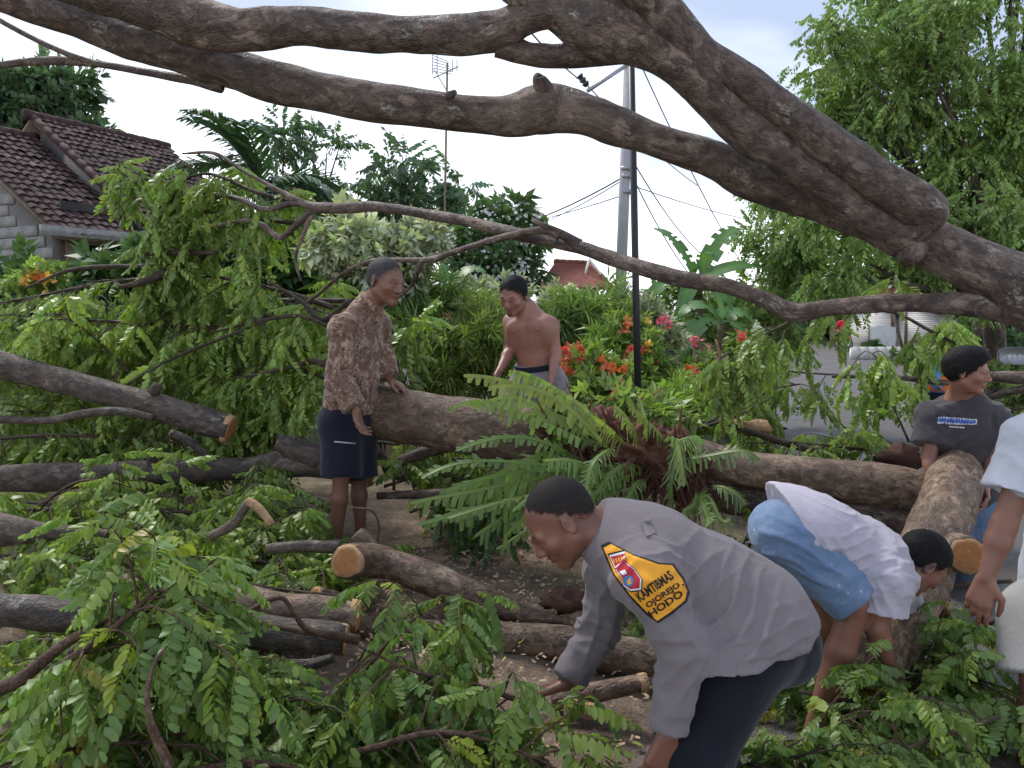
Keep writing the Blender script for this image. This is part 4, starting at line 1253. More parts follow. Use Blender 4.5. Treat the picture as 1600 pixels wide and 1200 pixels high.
plant('variegated_shrub', 'pale spotted shrub below the frangipani blossoms', 'shrub', [pblob(760, 455, 8.6, 60, 30), pblob(720, 480, 8.6, 40, 26), pblob(870, 470, 8.6, 30, 22)], 380, T_OV, 'leaf_pale', 28, group=gb, scale=0.8, droop=0.1, stems=6)
plant('bamboo_shrub', 'yellow green bamboo clump between the older man and the shirtless man', 'shrub', [pblob(735, 540, 6.8, 55, 40), pblob(700, 560, 6.8, 40, 36), pblob(770, 550, 6.8, 40, 36), pblob(730, 500, 6.9, 40, 30), pblob(690, 600, 6.6, 36, 22)], 900, T_NAR, leaf_mat('bamboo_leaf', (0.16, 0.23, 0.06), 0.3), 29, group=gb, stems=22, stem_r=0.008, droop=0.5, scale=0.85)
plant('leafy_shrub', 'dark feathery shrub behind the older man chest', 'shrub', [pblob(650, 470, 7.6, 60, 50), pblob(680, 520, 7.4, 45, 45), pblob(640, 540, 7.2, 50, 50), pblob(700, 450, 7.8, 40, 30), pblob(620, 590, 6.8, 40, 40)], 900, T_NAR, 'leaf_far', 30, group=gb, droop=0.8, stems=8)
plant('leafy_shrub', 'green shrub right of the shirtless man shoulder', 'shrub', [pblob(920, 500, 7.6, 50, 40), pblob(960, 470, 7.8, 50, 34), pblob(900, 560, 7.2, 50, 40), pblob(950, 550, 7.2, 50, 45), pblob(880, 500, 7.8, 30, 40)], 1000, T_NAR, 'leaf_far', 31, group=gb, droop=0.6, stems=8, yellow=0.3)
plant('leafy_shrub', 'broad leaved dark shrub below the cream house', 'shrub', [pblob(890, 490, 9, 60, 28), pblob(830, 500, 9, 50, 30), pblob(950, 500, 9, 50, 30), pblob(800, 520, 8.5, 40, 40)], 600, T_OV, 'leaf_dark', 32, group=gb, stems=7)
plant('leafy_shrub', 'rounded clipped green shrub at the road edge', 'shrub', [pblob(1075, 610, 6.6, 50, 24), pblob(1090, 640, 6.4, 60, 26), pblob(1050, 650, 6.3, 50, 30)], 800, T_NAR, 'leaf', 33, group=gb, stems=6, scale=0.6)
plant('leafy_shrub', 'tall green shrub behind the banana stem', 'shrub', [pblob(1060, 480, 10, 60, 40), pblob(1130, 500, 10, 60, 45), pblob(1040, 540, 9, 40, 40), pblob(1180, 480, 10.5, 50, 40), pblob(1220, 520, 10, 40, 40)], 900, T_BIGFAR, 'leaf_far', 34, group=gb, stems=7, scale=0.8)
plant('leafy_shrub', 'low mixed shrub at the foot of the black steel pole', 'shrub', [pblob(1000, 600, 6.8, 60, 40), pblob(940, 620, 6.3, 60, 34), pblob(1030, 640, 6.2, 60, 40), pblob(880, 620, 6.2, 40, 30)], 800, T_OV, 'leaf', 35, group=gb, stems=9, scale=0.75)
plant('leafy_shrub', 'dark hedge closing the view behind the fallen leaves', 'shrub', [pblob(40, 450, 9.5, 90, 50), pblob(180, 440, 9.5, 90, 50), pblob(320, 420, 9.5, 90, 60), pblob(450, 430, 9.0, 80, 60), pblob(550, 470, 8.6, 60, 60), pblob(420, 380, 9.5, 60, 30)], 1700, T_OVBIG, 'leaf_dark', 36, group=gb, stems=14)
gt = 'trees beyond the village road'
plant('roadside_tree', 'dark green tree beyond the white house roof', 'tree', [pblob(1400, 440, 40, 60, 36), pblob(1460, 420, 40, 60, 40), pblob(1340, 470, 42, 50, 30)], 700, T_CLUMP, 'leaf_dark', 37, group=gt, trunk=0.25, scale=2.2, rag=0.6)
plant('roadside_tree', 'dark tree mass at the end of the road', 'tree', [pblob(1290, 490, 52, 50, 30), pblob(1340, 500, 50, 40, 26), pblob(1240, 480, 50, 50, 36), pblob(1200, 500, 46, 40, 30)], 800, T_CLUMP, 'leaf_blue', 38, group=gt, trunk=0.25, scale=2.3, rag=0.6)
plant('roadside_tree', 'shady tree right of the stone house', 'tree', [pblob(1570, 500, 22, 60, 40), pblob(1620, 470, 22, 60, 60), pblob(1550, 460, 24, 50, 40), pblob(1600, 540, 20, 60, 24)], 900, T_OVBIG, 'leaf_dark', 39, group=gt, trunk=0.16, scale=1.6, rag=0.4)
plant('roadside_shrub', 'round shrub on the far road verge', 'shrub', [pblob(1362, 545, 30, 16, 10), pblob(1440, 560, 24, 30, 12), pblob(1395, 556, 26, 20, 9)], 260, T_OVBIG, 'leaf_dark', 40, group=gt, scale=0.9)
tt = thing('roadside_tree', 'thin bare trunk in front of the pale stone house', 'tree', gt)
a = P(1520, 470, 20); b = P(1528, 590, 20); b[2] = gh(b[0], b[1]) - 0.1
v, f, bc = tube_geo([b, (a + b) / 2 + [0.08, 0, 0], a, a + [-0.2, 0, 1.6]], [0.15, 0.12, 0.1, 0.07], 10, 5, 0.01, 4); mobj('trunk', v, f, BG, tt, bc=bc)
crown_mesh('crown', tt, [pblob(1515, 400, 20, 50, 25)], 200, T_OVBIG, M['leaf_dark'], 41, scale=1.2)
plant('verge_plant', 'pale green weeds on the verge behind the teenager', 'plant', [pblob(1560, 590, 9, 60, 14), pblob(1520, 575, 10, 40, 10), pblob(1600, 610, 8.2, 50, 14)], 420, T_OV, leaf_mat('weed_leaf', (0.16, 0.23, 0.08), 0.3), 42, scale=0.8)

# --- feather palm
palm = thing('feather_palm', 'feather palm with dark arching fronds beside the tiled house', 'palm')
pc = P(412, 305, 10.5)
g = gh(pc[0], pc[1])
v, f, bc = tube_geo([[pc[0], pc[1], g - 0.1], [pc[0] + 0.05, pc[1], (g + pc[2]) / 2], pc], [0.16, 0.12, 0.11], 14, 6, 0.01, 5)
mobj('trunk', v, f, BG, palm, bc=bc)
M['palm'] = leaf_mat('palm_leaf', (0.04, 0.095, 0.05), 0.2, 0.4)
rg = np.random.default_rng(77)
def palm_frond(L, az, el, seed):
    rg = np.random.default_rng(seed)
    h = np.array([math.cos(az), math.sin(az), 0])
    V, F, C = [], [], []
    p = pc.copy(); d = norm(h * math.cos(el) + np.array([0, 0, math.sin(el)]))
    n = 34
    pts = [p.copy()]
    for k in range(n):
        d = norm(d + np.array([0, 0, -0.052]))
        p = p + d * L / n; pts.append(p.copy())
    pts = np.array(pts)
    v, f, _ = tube_geo(pts[::2], np.linspace(0.022, 0.005, len(pts[::2])), 5, 1, 0)
    mb = MB().add(v, f, col=(1.5, 1.4, 1.0))
    side = norm(np.cross(h, [0, 0, 1]))
    for k in range(4, n):
        t = k / n
        ll = 0.50 * math.sin(math.pi * (0.15 + 0.8 * t)) * rg.uniform(0.85, 1.1)
        tg = norm(pts[min(n, k + 1)] - pts[k])
        for s in (-1, 1):
            dd = norm(side * s * 0.8 + tg * 0.75 + np.array([0, 0, 0.15 + rg.normal(0, 0.12)]))
            q0 = pts[k]; q1 = q0 + dd * ll * 0.55; q2 = q1 + norm(dd + np.array([0, 0, -0.7])) * ll * 0.45
            w = norm(np.cross(dd, [0, 0, 1])) * 0.028
            g_ = rg.uniform(0.7, 1.3)
            mb.add([q0 - w * .6, q0 + w * .6, q1 - w, q1 + w, q2], [[0, 1, 3, 2], [2, 3, 4]], col=(g_, g_, g_))
    return mb
for k in range(17):
    az = 2.4 * k; el = 0.25 + 1.05 * ((k * 7) % 17) / 17
    palm_frond(1.45 + 0.25 * ((k * 5) % 4) / 4, az, el, k).build('frond', M['palm'], palm)

# --- banana plants
def banana(label, px, py, d, leaves, seed, stem_px):
    rg = np.random.default_rng(seed)
    t = thing('banana_plant', label, 'banana plant', 'banana plants near the road')
    c = P(px, py, d); g = gh(c[0], d)
    mtop = c
    v, f, bc = tube_geo([[c[0], d, g - 0.1], [c[0] + 0.03, d, (g + c[2]) / 2], c], [0.13, 0.10, 0.06], 14, 6, 0.006, seed)
    mobj('stem', v, f, M['banana_stem'], t, bc=bc)
    for (ex, ey, dd, w, lift) in leaves:
        e = P(ex, ey, d + dd)
        n = 22
        ts = np.linspace(0, 1, n + 1)
        mid = (c + e) / 2 + np.array([0, 0, lift])
        pts = np.array([(1 - s) ** 2 * c + 2 * s * (1 - s) * mid + s * s * e for s in ts])
        V, F, C = [], [], []
        for i, s in enumerate(ts):
            tg = norm(pts[min(n, i + 1)] - pts[max(0, i - 1)])
            sd = norm(np.cross(tg, [0.25, -0.5, 1])); nn = np.cross(sd, tg)
            ww = w * (math.sin(math.pi * min(1, 0.12 + 0.88 * s)) ** 0.5 if s > 0.1 else 0.08)
            if s >= 0.995: ww = 0.01
            for sgn in (-1, -0.5, 0, 0.5, 1):
                V.append(pts[i] + sd * sgn * ww + nn * (abs(sgn) * ww * 0.35) + np.array([0, 0, -abs(sgn) * 0.03]))
                C.append([1.3, 1.3, 1.0] if sgn == 0 else [rg.uniform(.8, 1.15)] * 3)
        V = np.array(V)
        f4 = []
        for i in range(n):
            torn = rg.random() < 0.28
            for j in range(4):
                if torn and j in (0, 3): continue
                f4.append([i * 5 + j, i * 5 + j + 1, i * 5 + 6 + j, i * 5 + 5 + j])
        mobj('leaf_blade', V, np.array(f4), M['banana'], t, col=np.array(C))
    return t
M['banana'] = leaf_mat('banana_leaf', (0.11, 0.22, 0.085), 0.3, 0.45)
M['banana_stem'] = bark_mat('banana_stem', (0.07, 0.06, 0.03), (0.16, 0.14, 0.07), (0.26, 0.2, 0.1), 0.6, 0.1)
banana('tall banana plant with torn leaves against the sky', 1090, 440, 9.5, [(1022, 355, 0.2, 0.13, 0.25), (1162, 358, 0.3, 0.13, 0.4), (1112, 398, -0.4, 0.10, 0.3), (1225, 434, 0.2, 0.12, 0.35), (1010, 470, -0.2, 0.12, 0.35), (1150, 500, -0.4, 0.12, 0.4), (1060, 500, -0.5, 0.1, 0.3)], 3, 14)
banana('low banana plant with drooping blades below the limb', 1130, 505, 8.6, [(1060, 490, 0, 0.11, 0.3), (1060, 560, -0.2, 0.11, 0.4), (1190, 530, 0, 0.11, 0.4), (1180, 580, -0.3, 0.10, 0.4), (1110, 440, 0.2, 0.1, 0.2)], 4, 14)
banana('banana leaf clump beside the frangipani tree', 700, 450, 8.0, [(655, 440, 0, 0.08, 0.2), (760, 424, 0, 0.09, 0.2), (740, 470, -0.2, 0.08, 0.2), (690, 410, 0.1, 0.08, 0.1)], 5, 12)
# dry skirt of dead leaves on the banana foot
dry = thing('dry_leaf_clump', 'brown dry leaf clump at the banana foot', 'dry leaves')
rg = np.random.default_rng(4)
M['dry'] = plain('dry_leaf', (0.26, 0.16, 0.10), 0.9, 0.3, 12)
for k in range(26):
    a = P(1100 + rg.normal(0, 8), 545 + rg.normal(0, 8), 7.6); e = P(1100 + rg.normal(0, 28), 600 + rg.normal(0, 8), 7.5 + rg.normal(0, .15))
    e[2] = max(e[2], gh(e[0], e[1]))
    m = MB(); w = np.array([0.025, 0.0, 0.0]); mid = (a + e) / 2 + [0, -0.05, 0.03]
    m.add([a - w * .4, a + w * .4, mid - w, mid + w, e - w * .3, e + w * .3], [[0, 1, 3, 2], [2, 3, 5, 4]]); m.build('dry_blade', M['dry'], dry)

# --- flowers
def flower_plant(label, blobs, nleaf, flowers, mats, seed, group='red flowering bushes', size=0.055):
    t = plant('flowering_bush', label, 'bush', blobs, nleaf, T_OV, 'leaf', seed, group=group, scale=0.62, stems=10, stem_r=0.006)
    rg = np.random.default_rng(seed)
    for (px, py, d, s, mk) in flowers:
        c = P(px, py, d)
        mb = MB()
        mb.add([c, c + [0.004, 0, 0], c + [0, 0, 0.004]], np.array([[0, 1, 2]]), col=(1, 1, 1))
        for q in range(7):
            x = c + rg.normal(0, s * 0.42, 3)
            dd = norm(rg.normal(0, 1, 3) + np.array([0, -1.2, 0.4])); a = norm(np.cross(dd, [0.1, 0.2, 1])); b = np.cross(dd, a)
            for k in range(3):
                t0 = 2.1 * k + rg.random()
                u = a * math.cos(t0) + b * math.sin(t0); w = np.cross(dd, u)
                r = s * rg.uniform(0.6, 1.0)
                g_ = rg.uniform(0.75, 1.2)
                mb.add([x, x + u * r * .6 + w * r * .4 + dd * r * .2, x + u * r * 1.1 + dd * r * .4, x + u * r * .6 - w * r * .4 + dd * r * .2], np.array([[0, 1, 2, 3]]), col=(g_, g_, g_))
        mb.build('flower_cluster', M[mk], t)
    return t
flower_plant('bougainvillea with scarlet flower clusters right of the shirtless man', [pblob(920, 575, 5.8, 50, 35), pblob(960, 600, 5.7, 50, 35), pblob(890, 560, 5.9, 30, 24)], 420,
             [(888, 548, 5.6, 0.05, 'petal_red'), (905, 546, 5.6, 0.04, 'petal_red'), (885, 562, 5.6, 0.04, 'petal_red'), (882, 578, 5.6, 0.045, 'petal_orange'), (890, 584, 5.6, 0.04, 'petal_orange'), (908, 566, 5.6, 0.03, 'petal_red'), (948, 570, 5.5, 0.05, 'petal_orange'), (955, 578, 5.5, 0.05, 'petal_orange'), (938, 562, 5.6, 0.03, 'petal_orange'), (975, 575, 5.5, 0.035, 'petal_orange'), (965, 612, 5.4, 0.07, 'petal_pink'), (970, 622, 5.4, 0.06, 'petal_red'), (960, 634, 5.4, 0.035, 'petal_red'), (1028, 614, 5.6, 0.03, 'petal_red'), (846, 606, 5.0, 0.05, 'petal_orange'), (838, 608, 5.0, 0.045, 'petal_orange')], None, 51)
flower_plant('tall bush with orange red blooms around the black steel pole', [pblob(985, 520, 7.2, 24, 30), pblob(1010, 560, 7.0, 30, 34), pblob(975, 555, 7.0, 24, 24)], 260,
             [(980, 506, 7.0, 0.05, 'petal_orange'), (978, 516, 7.0, 0.06, 'petal_orange'), (985, 552, 6.8, 0.06, 'petal_red'), (981, 562, 6.8, 0.05, 'petal_red'), (1004, 548, 6.8, 0.04, 'petal_red'), (1012, 540, 6.8, 0.05, 'petal_yellow'), (1040, 502, 7.0, 0.05, 'petal_pink'), (1014, 502, 7.0, 0.04, 'petal_yellow'), (1028, 572, 6.8, 0.05, 'petal_orange')], None, 52)
flower_plant('garden bush with red and yellow blooms left of the shirtless man', [pblob(735, 480, 7.6, 40, 26), pblob(690, 500, 7.6, 40, 26)], 260,
             [(737, 494, 7.2, 0.05, 'petal_red'), (740, 478, 7.2, 0.06, 'petal_yellow'), (752, 482, 7.2, 0.05, 'petal_yellow'), (665, 492, 7.2, 0.05, 'petal_red'), (700, 494, 7.2, 0.04, 'petal_red')], None, 53)
flower_plant('roadside bush with red blooms near the dry banana leaves', [pblob(1080, 580, 7.2, 30, 16), pblob(1160, 530, 7.4, 30, 24), pblob(1190, 560, 7.2, 30, 24)], 300,
             [(1078, 582, 7.0, 0.06, 'petal_red'), (1088, 586, 7.0, 0.05, 'petal_red'), (1100, 588, 7.0, 0.05, 'petal_red'), (1072, 578, 7.0, 0.05, 'petal_orange'), (1084, 532, 7.2, 0.05, 'petal_pink'), (1160, 524, 7.2, 0.06, 'petal_red'), (1184, 510, 7.2, 0.04, 'petal_white'), (1190, 518, 7.2, 0.05, 'petal_white')], None, 54)
flower_plant('orange flower bush in front of the block wall', [pblob(50, 432, 8.0, 40, 16), pblob(80, 440, 8.0, 20, 10)], 160,
             [(45, 434, 7.8, 0.07, 'petal_yellow'), (55, 428, 7.8, 0.07, 'petal_yellow'), (70, 440, 7.8, 0.08, 'petal_yellow'), (38, 438, 7.8, 0.05, 'petal_yellow'), (62, 434, 7.8, 0.06, 'petal_orange')], None, 55)

# ================================================================== fallen foliage
G1 = 'leafy branches fallen in the yard'
B = leafy_branch
B('leafy branch hanging in front of the tiled roof eave', [(486, 324, 4.9), (400, 300, 5.0), (330, 272, 5.1), (285, 285, 5.15), (262, 330, 5.2)], 0.016, 20, 0.36, 9, 201, fall=0.8, group=G1, up=0.05)
B('highest leafy sprig against the tiled roof', [(330, 330, 5.2), (240, 330, 5.2), (215, 290, 5.2), (180, 262, 5.2)], 0.010, 7, 0.16, 7, 202, fall=0.8, group=G1, start=0.5)
B('leaf curtain draped below the palm', [(470, 350, 5.0), (380, 340, 5.1), (310, 345, 5.2), (265, 380, 5.3), (235, 430, 5.4)], 0.014, 26, 0.42, 9, 203, fall=0.9, group=G1, up=0.0)
B('long leafy branch crossing the yard towards the house', [(520, 480, 5.15), (420, 450, 5.25), (300, 430, 5.35), (150, 445, 5.55), (20, 470, 5.65), (-80, 480, 5.75)], 0.02, 40, 0.42, 9, 204, fall=0.8, group=G1, up=-0.05)
B('leafy branch piled behind the upper edge trunk', [(520, 560, 5.20), (400, 520, 5.25), (280, 510, 5.25), (120, 500, 5.35), (-60, 500, 5.35)], 0.02, 40, 0.55, 9, 205, fall=0.9, group=G1, up=0.1)
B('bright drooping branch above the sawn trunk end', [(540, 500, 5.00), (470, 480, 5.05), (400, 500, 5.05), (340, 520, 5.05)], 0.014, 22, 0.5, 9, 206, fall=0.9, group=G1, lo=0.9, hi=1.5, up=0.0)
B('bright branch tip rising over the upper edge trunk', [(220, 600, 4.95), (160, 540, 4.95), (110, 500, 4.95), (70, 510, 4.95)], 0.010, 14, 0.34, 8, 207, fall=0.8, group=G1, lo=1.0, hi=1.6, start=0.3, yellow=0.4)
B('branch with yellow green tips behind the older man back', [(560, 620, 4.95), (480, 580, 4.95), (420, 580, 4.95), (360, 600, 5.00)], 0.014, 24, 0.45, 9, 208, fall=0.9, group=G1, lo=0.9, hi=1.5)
B('dense leaves wedged between the two edge trunks', [(-60, 690, 4.87), (100, 680, 4.87), (250, 690, 4.87), (400, 690, 4.82)], 0.014, 34, 0.3, 9, 209, fall=0.6, group=G1, up=0.05)
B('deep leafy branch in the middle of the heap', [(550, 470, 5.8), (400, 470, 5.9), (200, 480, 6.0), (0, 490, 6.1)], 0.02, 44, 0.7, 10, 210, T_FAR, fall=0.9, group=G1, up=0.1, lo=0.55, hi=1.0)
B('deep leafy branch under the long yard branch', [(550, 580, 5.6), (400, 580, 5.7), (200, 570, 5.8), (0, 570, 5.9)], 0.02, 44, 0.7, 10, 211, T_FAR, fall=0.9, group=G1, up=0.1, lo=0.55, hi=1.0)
B('low leafy branch behind the lower edge trunk', [(480, 690, 5.15), (350, 660, 5.15), (200, 650, 5.20), (-40, 640, 5.25)], 0.016, 36, 0.45, 9, 212, fall=0.7, group=G1)
B('leaf pile in front of the lower edge trunk', [(-60, 800, 4.0), (120, 795, 3.95), (300, 800, 3.95), (460, 800, 4.0)], 0.016, 40, 0.4, 8, 213, fall=0.5, group=G1, up=0.35, floor=0.03)
B('leaf pile around the older man feet', [(620, 870, 3.75), (560, 850, 3.75), (480, 845, 3.75), (400, 860, 3.75)], 0.012, 14, 0.32, 8, 214, fall=0.5, group=G1, floor=0.03, up=0.1)
B('leaf pile left of the fresh saw cut', [(520, 900, 3.4), (420, 880, 3.45), (300, 870, 3.5), (180, 880, 3.5)], 0.012, 30, 0.35, 8, 215, fall=0.5, group=G1, floor=0.03, up=0.1)
B('leaf pile on bare ground behind the tapering log end', [(-60, 870, 3.3), (80, 870, 3.3), (200, 880, 3.3), (330, 900, 3.25)], 0.010, 24, 0.32, 8, 217, fall=0.5, group=G1, up=0.1, floor=0.05)
B('leaf pile covering the ground below the dark half buried log', [(-60, 1010, 2.6), (80, 1000, 2.6), (220, 1010, 2.6), (360, 1030, 2.6)], 0.010, 22, 0.3, 8, 218, fall=0.5, group=G1, up=0.0, floor=0.05)
B('leaf pile between the lower edge trunk and the broken branch', [(60, 830, 3.7), (200, 825, 3.7), (340, 835, 3.7), (470, 850, 3.65)], 0.010, 26, 0.32, 8, 219, fall=0.5, group=G1, up=0.05, floor=0.05)
B('low leafy branch among the logs beside the curled twigs', [(560, 935, 3.1), (430, 920, 3.1), (300, 900, 3.1), (120, 900, 3.1)], 0.012, 14, 0.3, 7, 216, fall=0.5, group=G1, up=0.3)
G2 = 'leafy branches lying in the foreground'
B('leaf heap at the bottom corner below the brown stick', [(-80, 1240, 1.75), (60, 1180, 1.7), (200, 1160, 1.7), (340, 1170, 1.75)], 0.010, 24, 0.26, 7, 220, near=True, fall=0.55, group=G2, barkm=TB, up=0.05, scale=0.64)
B('arching leaf sprays over the foreground stick', [(-30, 1130, 1.75), (70, 1055, 1.75), (160, 995, 1.75), (230, 935, 1.8), (265, 895, 1.85)], 0.009, 15, 0.22, 6, 221, near=True, fall=0.6, group=G2, barkm=TB, start=0.3, up=0.15, scale=0.64)
B('slender sprays beside the arching ones over dark logs', [(60, 1100, 1.9), (180, 1000, 1.9), (260, 920, 1.95), (330, 890, 2.0)], 0.007, 8, 0.2, 6, 222, near=True, fall=0.6, group=G2, barkm=TB, start=0.35, up=0.1, scale=0.64)
B('leafy shoot rising from the bottom edge on a bare curved twig', [(280, 1230, 1.5), (232, 1130, 1.6), (235, 1060, 1.7), (262, 1005, 1.75)], 0.006, 9, 0.26, 6, 223, near=True, fall=0.7, group=G2, barkm=TB, start=0.45, scale=0.64)
B('lower leaf heap beneath the curled brown twigs', [(180, 1125, 2.1), (300, 1085, 2.1), (420, 1095, 2.1), (520, 1115, 2.1)], 0.010, 26, 0.26, 7, 224, near=True, fall=0.7, group=G2, barkm=TB, up=0.0, scale=0.64)
B('dark leaf heap at the bottom edge middle', [(200, 1245, 1.6), (350, 1195, 1.65), (480, 1205, 1.65), (620, 1255, 1.6)], 0.010, 24, 0.26, 7, 225, near=True, fall=0.6, group=G2, barkm=TB, up=0.05, scale=0.64)
B('branch the policeman is pulling with leaves around his hand', [(830, 1102, 2.12), (740, 1070, 2.1), (650, 1050, 2.1), (560, 1010, 2.15)], 0.009, 22, 0.26, 6, 226, near=True, fall=0.8, group=G2, barkm=TB, start=0.02, up=-0.1, scale=0.64)
B('spray arching over the brown log before the policeman', [(560, 1060, 2.3), (620, 990, 2.3), (680, 950, 2.3), (735, 945, 2.3)], 0.006, 9, 0.24, 5, 227, near=True, fall=0.7, group=G2, barkm=TB, start=0.35, scale=0.64)
B('leaf heap below the policeman reaching hand', [(560, 1175, 1.9), (680, 1145, 1.9), (790, 1165, 1.9), (880, 1205, 1.85)], 0.009, 26, 0.24, 7, 228, near=True, fall=0.6, group=G2, barkm=TB, up=0.05, scale=0.64)
B('leaf heap on the lower logs left of the reaching hand', [(520, 1135, 2.4), (600, 1095, 2.4), (700, 1105, 2.4), (760, 1135, 2.4)], 0.009, 20, 0.22, 7, 229, near=True, fall=0.6, group=G2, barkm=TB, up=-0.1, scale=0.64)
B('leaf heap on the log stack at the picture side', [(-60, 1050, 2.3), (60, 1040, 2.3), (180, 1060, 2.3), (280, 1070, 2.3)], 0.009, 10, 0.2, 7, 230, near=True, fall=0.5, group=G2, barkm=TB, up=0, scale=0.64)
G3 = 'leafy branches on the ground round the lifted log'
B('leaf pile at the foot of the lifted log', [(1250, 1080, 2.75), (1330, 1095, 2.65), (1440, 1080, 2.65), (1540, 1060, 2.7)], 0.010, 30, 0.34, 7, 240, near=True, fall=0.5, group=G3, floor=0.03, up=0.15, scale=0.66)
B('leaf pile under the hanging hand at the picture edge', [(1560, 1000, 2.9), (1500, 1000, 2.9), (1440, 1020, 2.9), (1400, 1060, 2.85)], 0.010, 26, 0.34, 7, 241, near=True, fall=0.5, group=G3, floor=0.03, up=0.15, scale=0.66)
B('loose leafy branch on asphalt at the lower edge', [(1200, 1180, 2.25), (1290, 1140, 2.3), (1340, 1120, 2.3), (1400, 1118, 2.3)], 0.006, 14, 0.28, 6, 242, near=True, fall=0.4, group=G3, floor=0.03, barkm=TB, up=0.15, scale=0.66)
B('leaf spray near the bottom edge beside the dark trousers', [(1120, 1215, 2.15), (1200, 1185, 2.15), (1290, 1190, 2.15)], 0.006, 11, 0.24, 6, 243, near=True, fall=0.4, group=G3, floor=0.03, up=0.15, scale=0.66)
B('leafy pile between the grey uniform and the denim shorts', [(1120, 1040, 3.0), (1210, 1030, 3.0), (1280, 1060, 2.95)], 0.010, 20, 0.28, 7, 244, near=True, fall=0.5, group=G3, floor=0.03, up=0.15, scale=0.66)
B('leafy branch on asphalt near the bottom right edge', [(1560, 1120, 2.3), (1470, 1150, 2.25), (1380, 1180, 2.2)], 0.006, 12, 0.28, 6, 245, near=True, fall=0.4, group=G3, floor=0.03, up=0.15, scale=0.66)
B('leaves under the policeman chest beyond his arm', [(950, 1000, 3.6), (1010, 970, 3.6), (1060, 960, 3.6)], 0.008, 12, 0.26, 7, 246, fall=0.5, group=G3)
B('leaf pile under the fern trunk near the denim shorts', [(1100, 860, 3.9), (1170, 850, 3.9), (1230, 880, 3.8)], 0.010, 16, 0.3, 7, 247, fall=0.5, group=G3, up=0.2)
G4 = 'leafy branches across the road'
B('leafy branch drooping over the road in pale clumps', [(1500, 540, 5.0), (1450, 515, 5.1), (1400, 490, 5.2), (1330, 482, 5.3), (1270, 492, 5.4), (1220, 520, 5.4)], 0.012, 7, 0.3, 8, 250, fall=0.95, group=G4, up=0.0)
B('leafy branch hanging low over the asphalt', [(1470, 598, 5.2), (1440, 594, 5.3), (1400, 590, 5.3), (1230, 580, 5.5), (1150, 560, 5.6)], 0.012, 8, 0.3, 8, 251, fall=0.95, group=G4, up=0.05)
B('pale drooping leaf clump centred over the road', [(1420, 690, 5.0), (1390, 620, 5.0), (1370, 560, 5.0), (1340, 545, 5.0)], 0.008, 4, 0.36, 8, 252, fall=1.0, group=G4, start=0.4, lo=0.9, hi=1.6)
B('leafy branch behind the fern trunk at the road edge', [(1060, 690, 5.0), (1140, 640, 5.2), (1200, 610, 5.3), (1250, 600, 5.4)], 0.012, 10, 0.45, 8, 253, fall=0.9, group=G4)
B('leafy branch resting on the road behind the trunk', [(1440, 712, 4.7), (1350, 702, 4.8), (1250, 692, 4.8), (1150, 692, 4.9)], 0.012, 20, 0.36, 8, 254, fall=0.6, group=G4, floor=0.02, up=0.1)
B('leafy branch tip hanging from the crooked limb', [(1240, 500, 4.6), (1200, 520, 4.6), (1160, 540, 4.7), (1130, 560, 4.7)], 0.008, 9, 0.36, 8, 255, fall=0.9, group=G4)
B('leafy branch right of the grey shirt teenager', [(1640, 640, 4.8), (1590, 640, 4.8), (1540, 660, 4.8)], 0.010, 16, 0.4, 8, 256, fall=0.8, group=G4)
B('small leafy sprig over the teenager head', [(1520, 560, 5.2), (1500, 530, 5.2), (1480, 508, 5.2), (1455, 510, 5.2)], 0.006, 7, 0.24, 7, 257, fall=0.9, group=G4, start=0.4, lo=1.0, hi=1.6)
B('leafy branch under the fern near the bare soil', [(640, 800, 4.2), (700, 780, 4.2), (780, 770, 4.15), (850, 780, 4.1)], 0.010, 6, 0.3, 7, 258, fall=0.5, group=G4, mat='leaf_dark')
B('leafy branch jammed under the trunk behind the older man knees', [(590, 690, 4.75), (650, 700, 4.7), (720, 720, 4.6), (780, 745, 4.5)], 0.010, 18, 0.32, 8, 259, fall=0.7, group=G4, up=0.1)
B('leafy branch below the trunk between older man and fern', [(600, 760, 4.5), (680, 740, 4.5), (760, 760, 4.4)], 0.010, 7, 0.3, 7, 260, fall=0.6, group=G4, up=0.0)
# fresh sawdust-strewn loose leaves on the ground
rg = np.random.default_rng(91)
n = 2600
lx = rg.uniform(-2.6, 3.2, n); ly = rg.uniform(1.6, 5.2, n)
keep = (fbm(np.column_stack([lx, ly, lx * 0]), 1.4, 33, 2) > -0.15) & ~((lx > -0.9) & (lx < 0.35) & (ly > 3.3) & (ly < 4.4))
lx, ly = lx[keep], ly[keep]; n = len(lx)
pos = np.column_stack([lx, ly, gz(lx, ly) + 0.05 + rg.uniform(0, 0.02, n)])
T_ONE = [Tmpl(*leaflet_hi(0.05, 0.026, 0.2, c), np.ones((8, 3))) for c in (0.1, 0.3, -0.2)]
rots = np.array([frame([math.cos(a), math.sin(a), b], norm([c, d_, 1])) for a, b, c, d_ in zip(rg.uniform(0, 6.3, n), rg.normal(0, .2, n), rg.normal(0, .4, n), rg.normal(0, .4, n))])
V, F, C = join_leaves(T_ONE, pos, rots, rg.uniform(0.7, 1.2, n), tint_rand(rg, n, 0.6, 1.4, 0.5), rg)
tag(mobj('leaf_litter', V, F, M['leaf'], col=C), 'loose green leaflets scattered over soil and asphalt', 'leaf litter', kind='stuff')

